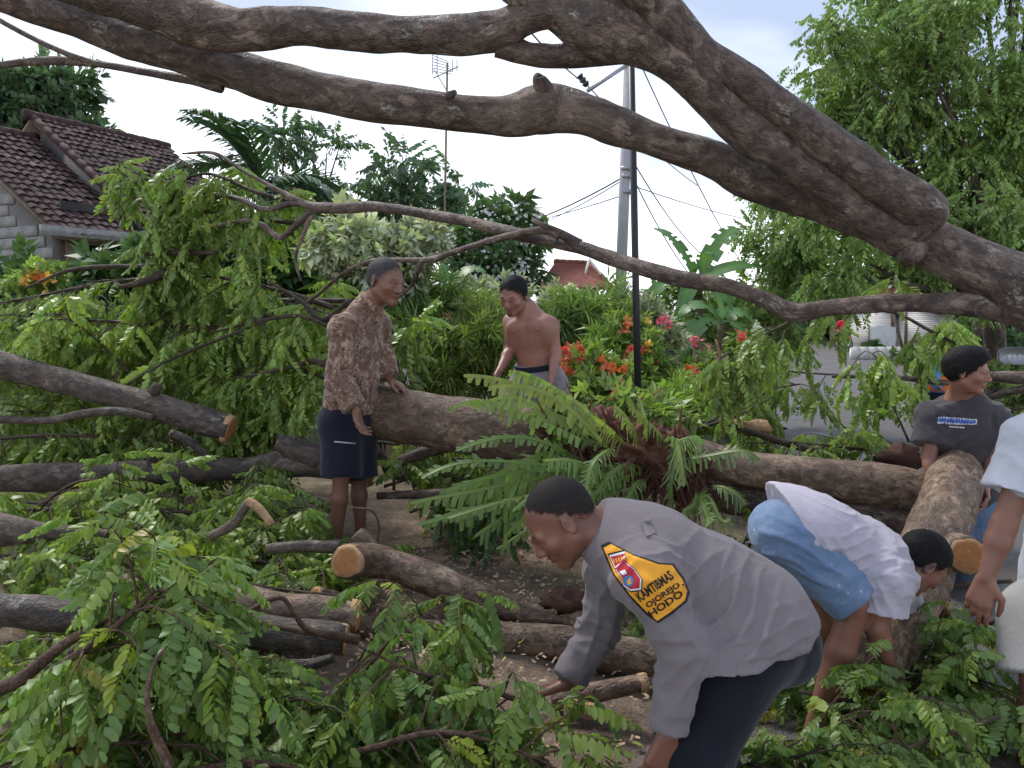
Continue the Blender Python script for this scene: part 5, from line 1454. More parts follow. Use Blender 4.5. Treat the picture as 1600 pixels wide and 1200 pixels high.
# wood chips and bark crumbs from the saw
M['chips'] = plain('wood_chips', (0.42, 0.29, 0.18), 0.9, 0.35, 30)
n = 2600
cx = rg.normal(-0.25, 0.9, n); cy = rg.normal(3.5, 0.55, n)
mb = MB()
for x, y in zip(cx, cy):
    z = gh(x, y) + 0.045; a = rg.uniform(0, 6.3); L = rg.uniform(0.004, 0.016); w = L * rg.uniform(0.25, 0.6)
    u, q = np.array([math.cos(a), math.sin(a), rg.normal(0, .3)]) * L, np.array([-math.sin(a), math.cos(a), rg.normal(0, .3)]) * w
    c = np.array([x, y, z])
    mb.add([c - u - q, c + u - q * .6, c + u * .8 + q, c - u + q * .7, c + [0, 0, .006]], [[0, 1, 4], [1, 2, 4], [2, 3, 4], [3, 0, 4]])
tag(mb.build('wood_chip_litter', M['chips']), 'pale saw chips scattered on the bare soil round the logs', 'wood chips', kind='stuff')
# --- bare twigs
def twig(label, pts, mat=TB, amp=0.002, group='bare twigs in the foreground'):
    p, r = wpath(pts); _seed[0] += 1
    v, f, bc = tube_geo(p, r, 10, 8, amp, _seed[0])
    return tag(mobj('bare_twig', v, f, mat, bc=bc), label, 'twig', group)
twig('long brown twig curling up over the dark logs', [(250, 1012, 2.2, 8), (325, 1010, 2.2, 9), (372, 968, 2.2, 9), (435, 934, 2.2, 8), (460, 960, 2.2, 9), (485, 985, 2.2, 12), (560, 1000, 2.25, 14)])
twig('straight brown twig running to the pulled branch', [(300, 948, 2.3, 8), (370, 965, 2.3, 10), (450, 982, 2.28, 11), (550, 998, 2.25, 12)])
twig('thick brown stick slanting in from the picture side', [(-40, 1090, 1.7, 22), (30, 1062, 1.75, 20), (110, 1000, 1.8, 14), (205, 955, 1.9, 9)])
twig('dark twig leaning across the arching sprays', [(110, 1020, 1.9, 14), (180, 975, 1.9, 13), (260, 950, 2.0, 12), (300, 945, 2.1, 8)], TW)
twig('bare twig bending down from the bottom leaf heap', [(270, 1195, 1.5, 6), (232, 1110, 1.5, 6), (238, 1045, 1.55, 5), (260, 1010, 1.6, 3)])
twig('thin forked twig standing on asphalt', [(1402, 1205, 2.2, 5), (1400, 1120, 2.2, 5), (1415, 1100, 2.2, 5)], TB)
twig('thin arched twig lying on asphalt leaves', [(1300, 1130, 2.25, 5), (1340, 1112, 2.25, 5), (1400, 1116, 2.2, 5)], TB)
twig('dry twig arching in front of the lower edge trunk', [(40, 818, 3.9, 4), (90, 770, 3.9, 5), (140, 750, 3.9, 4), (215, 765, 3.9, 3), (240, 800, 3.9, 3)], TB)
twig('hooked twig beside the older man foot', [(548, 793, 3.6, 3), (580, 798, 3.6, 4), (592, 820, 3.6, 4), (590, 846, 3.6, 3)], TB)
twig('thin stem crossing behind the older man back', [(560, 540, 4.6, 5), (490, 500, 4.7, 6), (440, 495, 4.8, 6), (330, 520, 4.9, 3)], TW)
twig('curved dark twig behind the older man shoulder', [(545, 470, 4.7, 8), (505, 500, 4.75, 10), (470, 470, 4.8, 6), (420, 440, 4.9, 4)], TW)
twig('crooked twig over the deep leaf heap', [(530, 580, 4.6, 14), (490, 565, 4.65, 11), (450, 575, 4.7, 8), (380, 590, 4.8, 4)], TW)
twig('long thin twig rising above the upper edge trunk', [(200, 600, 4.6, 4), (260, 565, 4.7, 5), (330, 535, 4.8, 5), (420, 500, 4.8, 3)], TW)
twig('thin branch reaching towards the block wall', [(330, 400, 5.2, 9), (240, 415, 5.3, 8), (120, 420, 5.3, 7), (40, 450, 5.4, 4)], TW)
twig('black branch stub in the leaf curtain', [(260, 425, 5.0, 14), (225, 440, 5.0, 12), (190, 448, 5.0, 6)], TW)
twig('dark branch crossing the upper leaf curtain', [(340, 395, 5.0, 7), (270, 395, 5.05, 9), (200, 398, 5.1, 5)], TW)
twig('thin dark twig low behind the fern trunk', [(1130, 660, 4.8, 8), (1220, 690, 4.8, 12), (1300, 712, 4.7, 12)], TW)
twig('thin twig slanting across the road clumps', [(1090, 670, 5.0, 5), (1150, 650, 5.0, 5), (1210, 618, 5.1, 3)], TW)
twig('dry stick on the ground beside the man at the picture edge', [(1500, 1000, 2.95, 6), (1535, 978, 2.95, 8), (1580, 962, 2.95, 8)], TB)
twig('bare stick propped beside the lifted log stub', [(1470, 918, 3.3, 6), (1520, 912, 3.3, 8), (1580, 908, 3.3, 7)], TB)
bs = thing('broken_branch', 'broken dark branch with pale torn wood end above the leaf pile', 'branch')
limb('stem', [(300, 850, 3.3, 10), (335, 835, 3.3, 13), (365, 818, 3.28, 15), (388, 785, 3.25, 15)], BG, bs, 14, 6, 0.003)
limb('torn_wood', [(386, 782, 3.24, 12), (405, 795, 3.23, 12), (425, 820, 3.2, 8)], M['split_wood'], bs, 8, 4, 0.006)

# ================================================================== fern on the trunk
fern = thing('epiphytic_fern', 'big lobed green fern with brown shaggy root on the felled trunk', 'fern')
M['husk'] = plain('fern_husk', (0.13, 0.058, 0.036), 0.9, 0.35, 30, 0.5)
M['fibre'] = plain('fern_fibre', (0.13, 0.06, 0.038), 0.9, 0.3, 20)
v, f, bc = tube_geo(wpath([(860, 672, 4.1, 50), (920, 680, 4.08, 76), (980, 698, 4.05, 84), (1040, 714, 4.05, 80), (1090, 725, 4.06, 50)])[0], wpath([(860, 672, 4.1, 50), (920, 680, 4.08, 76), (980, 698, 4.05, 84), (1040, 714, 4.05, 80), (1090, 725, 4.06, 50)])[1], 72, 26, 0.05, 9, freq=34)
mobj('root_mass', v, f, M['husk'], fern, smooth=False)
rg = np.random.default_rng(8)
for k in range(290):
    px = rg.uniform(860, 1095); py = rg.uniform(625, 760)
    a = P(px, 640 + (px - 870) * 0.25 + rg.uniform(0, 80), 3.93 + rg.uniform(0, .15))
    d = norm([rg.normal(-0.55, 0.45), rg.normal(-0.35, 0.3), rg.normal(0.55 if k % 3 else -0.9, 0.4)])
    L = rg.uniform(0.10, 0.30); w = norm(np.cross(d, rg.normal(0, 1, 3))) * rg.uniform(0.006, 0.017)
    n_ = np.cross(w, d) * 0.3
    m = MB().add([a - w, a + w, a + d * L * .5 - w * 1.1 + n_, a + d * L * .5 + w * 1.1 + n_, a + d * L - w * .15, a + d * L + w * .15], [[0, 1, 3, 2], [2, 3, 5, 4]])
    m.build('dry_bract', M['husk'], fern)
mb = MB()
for k in range(420):
    px = rg.uniform(870, 1110)
    a = P(px, 660 + (px - 880) * 0.3 + rg.uniform(0, 60), 3.92 + rg.uniform(0, .2)); L = rg.uniform(0.1, 0.35)
    q = [a]
    d = norm(rg.normal(0, 0.5, 3) + [0, -0.4, -0.3])
    for s in range(4): d = norm(d + [0, 0, -0.45]); q.append(q[-1] + d * L / 4)
    v, f, _ = tube_geo(q, [0.003, 0.003, 0.002, 0.002, 0.001], 4, 1, 0); mb.add(v, f)
o = mb.build('root_fibre', M['fibre'], fern); o['kind'] = 'stuff'

def fern_frond(a, e, lift, width, seed, lobes=16, droop=0.7):
    rg = np.random.default_rng(seed)
    a, e = np.asarray(a), np.asarray(e)
    mid = (a + e) / 2 + np.array([0, -0.06, lift * 1.5])
    n = lobes * 4
    ts = np.linspace(0, 1, n + 1)
    pts = np.array([(1 - s) ** 2 * a + 2 * s * (1 - s) * mid + s * s * e for s in ts])
    L = np.linalg.norm(e - a)
    wob = rg.normal(0, 1, 3)
    pts = pts + np.outer(np.sin(ts * rg.uniform(4, 8)) * ts, wob) * 0.018
    V, F4, F3, C = [], [], [], []
    tg = np.gradient(pts, axis=0); tg /= np.linalg.norm(tg, axis=1)[:, None]
    upv = norm(np.array([0, -0.75, 0.8]) + rg.normal(0, 0.55, 3))
    sd = np.cross(tg, upv); sd /= np.maximum(1e-6, np.linalg.norm(sd, axis=1))[:, None]
    nn = np.cross(sd, tg)
    web = 0.010
    for i in range(n + 1):
        for s in (-1, 0, 1):
            V.append(pts[i] + sd[i] * s * web * (1 if i < n else 0.2) + nn[i] * (abs(s) * 0.002)); C.append([1.25, 1.2, 1.0] if s == 0 else [1, 1, 1])
    for i in range(n):
        for j in (0, 1): F4.append([i * 3 + j, i * 3 + j + 1, i * 3 + 4 + j, i * 3 + 3 + j])
    k = len(V)
    for q in range(lobes):
        s0 = 0.10 + 0.88 * q / lobes
        for s in (-1, 1):
            i = int((s0 + (0.02 if s > 0 else 0)) * n); i2 = min(n, i + 3)
            ww = width * (math.sin(math.pi * (0.12 + 0.82 * s0)) ** 0.8) * rg.uniform(0.45, 1.2)
            sw = rg.uniform(0.35, 0.8)
            b0, b1 = pts[i] + sd[i] * s * web, pts[i2] + sd[i2] * s * web
            c = (b0 + b1) / 2; dirv = norm(sd[i] * s * (1.25 - 0.5 * droop) + tg[i] * sw + np.array([0, 0, -0.55 * max(0, droop - 0.7)])); hw = np.linalg.norm(b1 - b0) * 0.5
            dp = np.array([0, 0, -droop * ww]) * rg.uniform(0.0, 1.6) + nn[i] * rg.normal(0, 0.28) * ww
            m0 = c + dirv * ww * 0.55 + dp * 0.35
            t1 = c + dirv * ww + dp
            V += [b0, b1, m0 - tg[i] * hw * 0.78, m0 + tg[i] * hw * 0.80, t1 - tg[i] * hw * 0.62, t1 + tg[i] * hw * 0.60, t1 + dirv * ww * 0.10]
            F4 += [[k, k + 1, k + 3, k + 2], [k + 2, k + 3, k + 5, k + 4]]; F3 += [[k + 4, k + 5, k + 6]]
            g_ = rg.uniform(0.85, 1.15); C += [[g_, g_, g_]] * 7
            k += 7
    col = np.array(C) * np.array([1, 1, 1]) * rg.uniform(0.8, 1.3) * np.array([rg.uniform(0.95, 1.2), 1, 0.95])
    return np.array(V), [np.array(F4), np.array(F3)], col
fr_list = [((960, 690), (722, 588), .12), ((940, 690), (735, 625), .10), ((930, 700), (700, 640), .12), ((960, 680), (790, 585), .10), ((950, 700), (850, 690), .06), ((930, 680), (880, 610), .06), ((960, 700), (800, 650), .1),
           ((940, 740), (640, 790), .05), ((930, 745), (660, 750), .12), ((950, 750), (700, 810), .04), ((960, 760), (775, 862), .08), ((950, 760), (740, 840), .10), ((930, 740), (715, 700), .15), ((970, 760), (800, 800), .15), ((960, 750), (850, 720), .06),
           ((990, 740), (850, 765), .12), ((1000, 740), (880, 830), .1), ((1010, 750), (960, 800), .06), ((1040, 690), (985, 640), .04), ((1040, 700), (1110, 690), .06), ((1050, 700), (1050, 800), .10), ((1060, 720), (1190, 716), .05), ((1040, 690), (1070, 760), .14),
           ((1090, 770), (1140, 820), .03), ((1100, 760), (1095, 815), .02), ((1110, 760), (1165, 790), .05), ((1090, 770), (1060, 830), .02), ((1000, 690), (960, 640), .05), ((1010, 690), (1000, 620), .03), ((960, 700), (905, 790), .12), ((930, 730), (780, 740), .12), ((940, 745), (690, 770), .1), ((980, 760), (790, 835), .12),
           ((930, 745), (655, 820), .02), ((980, 700), (905, 650), .06), ((940, 690), (760, 600), .14), ((1010, 740), (930, 770), .12), ((985, 760), (880, 800), .06)]
for k, (a, e, l) in enumerate(fr_list):
    da = 3.95 - 0.05 * (k % 3); de = 3.78 - 0.07 * (k % 5) if e[1] > 690 else 3.95 - 0.05 * (k % 4)
    v, f, c = fern_frond(P(a[0], a[1], da), P(e[0], e[1], de), l, (0.044 + 0.009 * (k % 4)) * (0.55 if e[1] < 660 else 0.9), 300 + k, 18 + k % 5, 1.5 if e[1] < 660 else 0.6 + 0.25 * (k % 4))
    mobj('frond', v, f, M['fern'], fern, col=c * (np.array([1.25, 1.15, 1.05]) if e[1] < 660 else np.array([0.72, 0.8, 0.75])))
# stray light broad leaves beside the fern
plant('climbing_weed', 'light green weed leaves sprouting above the fern root', 'plant', [pblob(1000, 645, 4.4, 45, 20), pblob(940, 625, 4.4, 40, 16), pblob(1040, 660, 4.4, 30, 16)], 90, T_OV, M['fern'], 61, scale=0.8, stems=4, stem_r=0.004)

# ================================================================== people: smooth implicit bodies turned into one continuous mesh
class SDF:
    def __init__(s): s.prims = []
    def cone(s, a, b, ra, rb, k=0.02, flat=None, ratio=1.0, sub=False, clip=None):
        s.prims.append(('c', np.asarray(a, float), np.asarray(b, float), ra, rb, k, flat, ratio, sub, clip)); return s
    def ball(s, c, r, k=0.02, sub=False): return s.cone(c, np.asarray(c, float) + 1e-5, r, r, k, sub=sub)
    def ell(s, c, ax, r, k=0.02, sub=False):
        s.prims.append(('e', np.asarray(c, float), np.asarray(ax, float), np.asarray(r, float), k, sub)); return s
    def cut(s, pt, n, box):
        """remove everything beyond the plane (side n points to) within box metres of pt"""
        s.prims.append(('p', np.asarray(pt, float), norm(n), box)); return s
    def chain(s, pts, rs, k=0.02, **kw):
        for i in range(len(pts) - 1): s.cone(pts[i], pts[i + 1], rs[i], rs[i + 1], k, **kw)
        return s
    def mesh(s, vox):
        lo, hi = np.full(3, 1e9), np.full(3, -1e9)
        for p in s.prims:
            if p[0] == 'c' and not p[8]:
                r = max(p[3], p[4])
                lo = np.minimum(lo, np.minimum(p[1], p[2]) - r); hi = np.maximum(hi, np.maximum(p[1], p[2]) + r)
            elif p[0] == 'e' and not p[5]:
                r = p[3].max(); lo = np.minimum(lo, p[1] - r); hi = np.maximum(hi, p[1] + r)
        lo -= 4 * vox; hi += 4 * vox
        n = np.ceil((hi - lo) / vox).astype(int) + 1
        D = np.full(n, 0.2, dtype=np.float32)
        ax = [(lo[i] + np.arange(n[i]) * vox).astype(np.float32) for i in range(3)]
        def region(a, b):
            i0 = np.clip(np.floor((a - lo) / vox).astype(int), 0, n - 1); i1 = np.clip(np.ceil((b - lo) / vox).astype(int) + 1, 1, n)
            return tuple(slice(x, y) for x, y in zip(i0, i1))
        for p in s.prims:
            if p[0] == 'c':
                _, a, b, ra, rb, k, flat, ratio, sub, clip = p
                m = max(ra, rb) + k + 3 * vox
                sl = region(np.minimum(a, b) - m, np.maximum(a, b) + m)
                X, Y, Z = ax[0][sl[0]][:, None, None], ax[1][sl[1]][None, :, None], ax[2][sl[2]][None, None, :]
                ab = b - a; L2 = max(1e-12, ab @ ab)
                t = np.clip(((X - a[0]) * ab[0] + (Y - a[1]) * ab[1] + (Z - a[2]) * ab[2]) / L2, 0, 1).astype(np.float32)
                vx, vy, vz = X - a[0] - t * ab[0], Y - a[1] - t * ab[1], Z - a[2] - t * ab[2]
                q = vx * vx + vy * vy + vz * vz
                if flat is not None:
                    f = norm(flat); vn = vx * f[0] + vy * f[1] + vz * f[2]
                    q = q + vn * vn * (1 / ratio ** 2 - 1)
                d = np.sqrt(q) - (ra + t * (rb - ra))
                if flat is not None: d = d * (0.5 + 0.5 * ratio)
                if clip is not None:
                    cn = norm(clip[1]); cp = np.asarray(clip[0], float)
                    d = np.maximum(d, (X - cp[0]) * cn[0] + (Y - cp[1]) * cn[1] + (Z - cp[2]) * cn[2])
            elif p[0] == 'e':
                _, c, A, r, k, sub = p
                m = r.max() + k + 3 * vox
                sl = region(c - m, c + m)
                X, Y, Z = ax[0][sl[0]][:, None, None] - c[0], ax[1][sl[1]][None, :, None] - c[1], ax[2][sl[2]][None, None, :] - c[2]
                u = [A[i][0] * X + A[i][1] * Y + A[i][2] * Z for i in range(3)]
                k0 = np.sqrt(sum((u[i] / r[i]) ** 2 for i in range(3)))
                k1 = np.sqrt(sum((u[i] / r[i] ** 2) ** 2 for i in range(3)))
                d = k0 * (k0 - 1) / np.maximum(k1, 1e-6)
            else:
                _, c, nn, box = p
                sl = region(c - box, c + box)
                X, Y, Z = ax[0][sl[0]][:, None, None] - c[0], ax[1][sl[1]][None, :, None] - c[1], ax[2][sl[2]][None, None, :] - c[2]
                d = (X * nn[0] + Y * nn[1] + Z * nn[2]).astype(np.float32)
                inb = (X * X + Y * Y + Z * Z) < box * box
                D[sl] = np.where(inb, np.maximum(D[sl], d), D[sl]); continue
            e = D[sl]
            if sub:
                h = np.clip(0.5 - 0.5 * (e + d) / k, 0, 1); D[sl] = e * (1 - h) + (-d) * h + k * h * (1 - h)
            else:
                h = np.clip(0.5 + 0.5 * (d - e) / k, 0, 1); D[sl] = d * (1 - h) + e * h - k * h * (1 - h)
        return surface_nets(D, lo, vox)

def surface_nets(D, lo, vox):
    S = D < 0
    cnt = np.zeros(tuple(np.array(D.shape) - 1), dtype=np.uint8)
    for dx in (0, 1):
        for dy in (0, 1):
            for dz in (0, 1):
                cnt += S[dx:S.shape[0] - 1 + dx, dy:S.shape[1] - 1 + dy, dz:S.shape[2] - 1 + dz]
    idx = np.argwhere((cnt > 0) & (cnt < 8))
    acc = np.zeros((len(idx), 3)); num = np.zeros(len(idx))
    cor = np.array([[x, y, z] for x in (0, 1) for y in (0, 1) for z in (0, 1)])
    for i in range(8):
        for j in range(i + 1, 8):
            if np.abs(cor[i] - cor[j]).sum() != 1: continue
            a, b = idx + cor[i], idx + cor[j]
            va, vb = D[a[:, 0], a[:, 1], a[:, 2]].astype(float), D[b[:, 0], b[:, 1], b[:, 2]].astype(float)
            m = (va < 0) != (vb < 0)
            t = np.where(m, va / np.where(m, va - vb, 1), 0)[:, None]
            acc += np.where(m[:, None], cor[i] + t * (cor[j] - cor[i]), 0); num += m
    verts = lo + (idx + acc / num[:, None]) * vox
    vid = np.full(cnt.shape, -1, dtype=np.int32)
    vid[idx[:, 0], idx[:, 1], idx[:, 2]] = np.arange(len(idx))
    faces = []
    for axis in range(3):
        A = np.moveaxis(S, axis, 0)
        ch = A[:-1] != A[1:]
        e = np.argwhere(ch)
        V = np.moveaxis(vid, axis, 0)
        e = e[(e[:, 1] > 0) & (e[:, 2] > 0) & (e[:, 1] < V.shape[1]) & (e[:, 2] < V.shape[2])]
        x, y, z = e.T
        q = np.stack([V[x, y - 1, z - 1], V[x, y, z - 1], V[x, y, z], V[x, y - 1, z]], 1)
        flip = A[x, y, z]
        if axis == 1: flip = ~flip
        q[~flip] = q[~flip][:, ::-1]
        faces.append(q)
    f = np.concatenate(faces)
    return verts, f[(f >= 0).all(1)]

def vnormals(v, f):
    n = np.cross(v[f[:, 2]] - v[f[:, 0]], v[f[:, 3]] - v[f[:, 1]])
    out = np.zeros_like(v)
    for k in range(4): np.add.at(out, f[:, k], n)
    return out / np.maximum(1e-9, np.linalg.norm(out, axis=1))[:, None]

def relax(v, f, it=1, lam=0.5):
    for _ in range(it):
        s = np.zeros_like(v); c = np.zeros(len(v))
        for a, b in ((0, 1), (1, 2), (2, 3), (3, 0)):
            np.add.at(s, f[:, a], v[f[:, b]]); np.add.at(c, f[:, a], 1)
            np.add.at(s, f[:, b], v[f[:, a]]); np.add.at(c, f[:, b], 1)
        v = v + lam * (s / np.maximum(1, c)[:, None] - v)
    return v

def folds(v, f, amp, freq, along, seed, stretch=0.25, extra=0.0):
    """cloth creases: sharp ridged noise stretched along a direction, in patches"""
    n = vnormals(v, f)
    along = norm(along)
    p = v - np.outer(v @ along, along) * (1 - stretch)
    w = p + 0.045 * np.stack([vnoise(v, 7, seed + k) for k in range(3)], 1)
    r = (1 - np.abs(vnoise(w, freq, seed))) ** 3
    r2 = (1 - np.abs(vnoise(w, freq * 1.9, seed + 5))) ** 2
    m = np.clip(0.45 + 1.1 * vnoise(v, 4.5, seed + 9), 0.05, 1.2)
    return v + n * ((r * 0.75 + r2 * 0.35 - 0.35) * m * amp + extra)[:, None]

def joint_folds(v, f, a, j, b, amp, sig, freq, seed):
    """rings of creases bunched round a bent joint j between a and b"""
    n = vnormals(v, f)
    ax = norm(b - a)
    d = v - j
    t = d @ ax
    rad = np.linalg.norm(d - np.outer(t, ax), axis=1)
    m = np.exp(-(t / sig) ** 2) * (rad < 0.13)
    q = np.column_stack([t * freq, d[:, 0] * freq * .45, (d[:, 1] + d[:, 2]) * freq * .35]) + vnoise(v, 9, seed)[:, None] * 0.8
    r = (1 - np.abs(vnoise(q, 1.0, seed))) ** 2 - 0.4
    return v + n * (r * m * amp)[:, None]

def tension(v, f, A, B, width, amp, freq, seed):
    """pull creases running from A to B, side by side"""
    n = vnormals(v, f)
    A, B = np.asarray(A), np.asarray(B)
    ab = B - A; L = np.linalg.norm(ab); u = ab / L
    d = v - A; t = (d @ u) / L
    side = norm(np.cross(u, [0, -1, 0.2]))
    w = d @ side + 0.02 * vnoise(v, 8, seed) + 0.25 * width * (t - 0.5) * vnoise(v, 3, seed + 1)
    dep = np.abs((d - np.outer(d @ u, u) - np.outer(d @ side, side)) @ np.cross(u, side))
    m = np.exp(-(w / width) ** 2) * np.sin(np.pi * np.clip(t, 0, 1)) ** 0.6 * (dep < 0.16)
    r = (1 - np.abs(np.sin(w * freq + 1.3 * vnoise(v, 5, seed + 2)))) ** 1.6 - 0.35
    return v + n * (r * m * amp)[:, None]

class Head:
    def __init__(s, c, fwd, up, size):
        s.c, s.s = np.asarray(c, float), size
        s.f = norm(fwd); u = np.asarray(up, float); s.u = norm(u - s.f * (u @ s.f)); s.r = np.cross(s.f, s.u)
        s.ax = np.array([s.r, s.f, s.u])
    def w(s, x, y, z): return s.c + s.s * (s.r * x + s.f * y + s.u * z)
    def loc(s, v): return ((v - s.c) @ s.ax.T) / s.s
    def build(s, S):
        z = s.s
        E = lambda c, r, k=0.015, sub=False: S.ell(s.w(*c), s.ax, np.array(r) * z, k * z, sub)
        Cn = lambda a, b, ra, rb, k=0.012, sub=False: S.cone(s.w(*a), s.w(*b), ra * z, rb * z, k * z, sub=sub)
        E((0, -.016, .030), (.076, .097, .086), .02)
        E((0, .020, -.030), (.062, .070, .080), .03)
        for q in (-1, 1):
            Cn((q * .050, -.005, -.050), (q * .012, .066, -.094), .022, .019, .02)
            E((q * .043, .055, -.022), (.024, .024, .022), .02)
            Cn((q * .046, .068, .018), (q * .010, .084, .016), .011, .010, .014)
        E((0, .070, -.094), (.021, .019, .017), .014)
        Cn((0, .082, .012), (0, .106, -.028), .0085, .012, .010)
        for q in (-1, 1):
            E((q * .013, .095, -.033), (.009, .011, .008), .007)
            E((q * .031, .096, .000), (.017, .014, .011), .010, True)
            E((q * .031, .073, -.001), (.0145, .0145, .012), .004)
        for q in (-1, 1):
            Cn((0, .093, -.054), (q * .022, .082, -.058), .0065, .004, .006)
            Cn((0, .091, -.067), (q * .019, .081, -.063), .0075, .004, .006)
        Cn((-.024, .095, -.0605), (.024, .095, -.0605), .0028, .0028, .004, True)
        for q in (-1, 1):
            S.ell(s.w(q * .079, -.016, -.006), np.array([norm(s.r * q + s.f * -0.45), norm(s.f + s.r * q * .45), s.u]), np.array([.008, .019, .032]) * z, .006 * z)
            S.ell(s.w(q * .090, -.012, -.004), s.ax, np.array([.008, .009, .018]) * z, .005 * z, True)
    def color(s, v, base, hairpaint=1.0, brow=(0.018, 0.013, 0.011), moust=0.0, goatee=0.0, stub=0.0, lips=(0.20, 0.075, 0.06)):
        q = s.loc(v)
        col = np.tile(np.array(base, float), (len(v), 1))
        def paint(c, r, colr, w=1.0):
            d = (((q - np.array(c)) / np.array(r)) ** 2).sum(1)
            a = np.clip((1.25 - d) * 2.5, 0, 1)[:, None] * w
            col[:] = col * (1 - a) + np.array(colr) * a
        hl = (0.012 - q[:, 1]) * 0.785 + (q[:, 2] + 0.015) * 0.62
        a_ = np.clip((hl + 0.012 * vnoise(v, 120, 5)) / 0.016, 0, 1)[:, None] * np.clip((q[:, 2] + 0.055 + 0.25 * q[:, 1] * -1) / 0.01, 0, 1)[:, None] * 0.85 * (np.abs(q[:, :1]) < 0.085)
        a_ = a_ * hairpaint
        col[:] = col * (1 - a_) + np.array(brow) * a_
        if stub: paint((0, .05, -.08), (.06, .06, .045), np.array(base) * 0.55, stub)
        for k in (-1, 1):
            paint((k * .031, .090, .0255), (.019, .03, .0048), brow, 0.9)
            paint((k * .031, .086, .001), (.014, .02, .0065), np.array(base) * 0.45, 0.85)
            paint((k * .031, .088, -.001), (.011, .02, .0042), (0.34, 0.30, 0.27), 0.9)
            paint((k * .031, .088, -.001), (.0052, .02, .0050), (0.012, 0.009, 0.008))
            paint((k * .006, .11, -.039), (.004, .02, .003), np.array(base) * 0.3)
        paint((0, .09, -.061), (.024, .03, .010), lips, 0.8)
        paint((0, .09, -.0605), (.022, .03, .0028), np.array(base) * 0.3, 0.9)
        if moust: paint((0, .095, -.046), (.026, .03, .0065), brow, moust)
        if goatee: paint((0, .075, -.092), (.020, .03, .016), brow, goatee)
        return col
    def hair(s, parent, mat, vox, thick=0.010, line=(.076, .066), back=-.058, seed=0, top=0.0, side=(0.0, -.028), rough=0.003):
        S = SDF(); z = s.s
        S.ell(s.w(0, -.018, .030), s.ax, np.array([.076 + thick * .8, .097 + thick, .087 + thick]) * z, .02)
        if top: S.ell(s.w(0, .018, .075), s.ax, np.array([.068, .072, .045 + top]) * z, .03)
        S.ell(s.w(0, -.055, -.015), s.ax, np.array([.062, .05, .05]) * z, .02)
        a, b = np.array(line), np.array(side)
        d = a - b; n2 = np.array([d[1], -d[0]]); n2 /= np.linalg.norm(n2)
        S.cut(s.w(0, b[0], b[1]), s.f * n2[0] + s.u * n2[1], 1.0)
        S.cut(s.w(0, 0, back), -s.u + s.f * 0.25, 1.0)
        v, f = S.mesh(vox)
        v = relax(v, f, 1)
        n = vnormals(v, f)
        q = s.loc(v)
        e1 = (b[0] - q[:, 1]) * n2[0] + (b[1] - q[:, 2]) * n2[1]
        e2 = (q[:, 2] - back) - 0.25 * q[:, 1]
        edge = np.minimum(e1, e2) + 0.010 * vnoise(v, 90, seed + 8)
        v = v - n * ((1 - smooth01(edge / 0.022)) * (thick + 0.0025) * z)[:, None]
        v = v + n * (rough * (fbm(v, 24, seed, 2) + 0.5 * vnoise(v, 170, seed + 3)))[:, None] * z
        return mobj('hair', v, f, mat, parent, col=np.repeat(smooth01(edge / 0.040)[:, None], 3, 1))

def hand(S, wr, d, n, side, curl, size=1.0, thumb=0.5, spread=0.0):
    """wr wrist, d along the palm, n the way the palm faces, side = +1/-1 picks the thumb side"""
    wr = np.asarray(wr, float); d = norm(d); n = norm(np.asarray(n) - d * (np.asarray(n) @ d)); t = np.cross(d, n) * side
    z = size
    offs = (0.030, 0.010, -0.010, -0.029)
    lens = (0.072, 0.080, 0.074, 0.058)
    for k in range(4):
        kn = wr + d * (0.092 - 0.006 * abs(k - 1)) * z + t * offs[k] * z
        S.cone(wr + t * offs[k] * 0.55 * z + d * 0.01 * z, kn, 0.0145 * z, 0.0115 * z, 0.010)
        p, a = kn, 0.0
        rr = (0.0092, 0.0095, 0.0090, 0.0080)[k] * z
        for q, fr in enumerate((0.46, 0.31, 0.23)):
            a += curl[k] * (0.75, 1.0, 0.7)[q]
            dd = norm(d * math.cos(a) + n * math.sin(a) + t * spread * (1.5 - k) * 0.2)
            e = p + dd * lens[k] * fr * z
            S.cone(p, e, rr * (1.0, .95, .88)[q], rr * (.95, .88, .78)[q], 0.003)
            p = e
    b = wr + d * 0.022 * z + t * 0.022 * z
    k1 = b + norm(d * 0.75 + t * 0.85 + n * 0.25) * 0.046 * z
    k2 = k1 + norm(d * 1.0 + t * (0.35 - thumb * 0.6) + n * (0.15 + thumb * 0.5)) * 0.034 * z
    k3 = k2 + norm(d * 1.0 + t * (0.1 - thumb * 0.6) + n * (0.2 + thumb * 0.6)) * 0.026 * z
    S.cone(b, k1, 0.015 * z, 0.012 * z, 0.010); S.cone(k1, k2, 0.0112 * z, 0.0100 * z, 0.003); S.cone(k2, k3, 0.0098 * z, 0.0078 * z, 0.003)

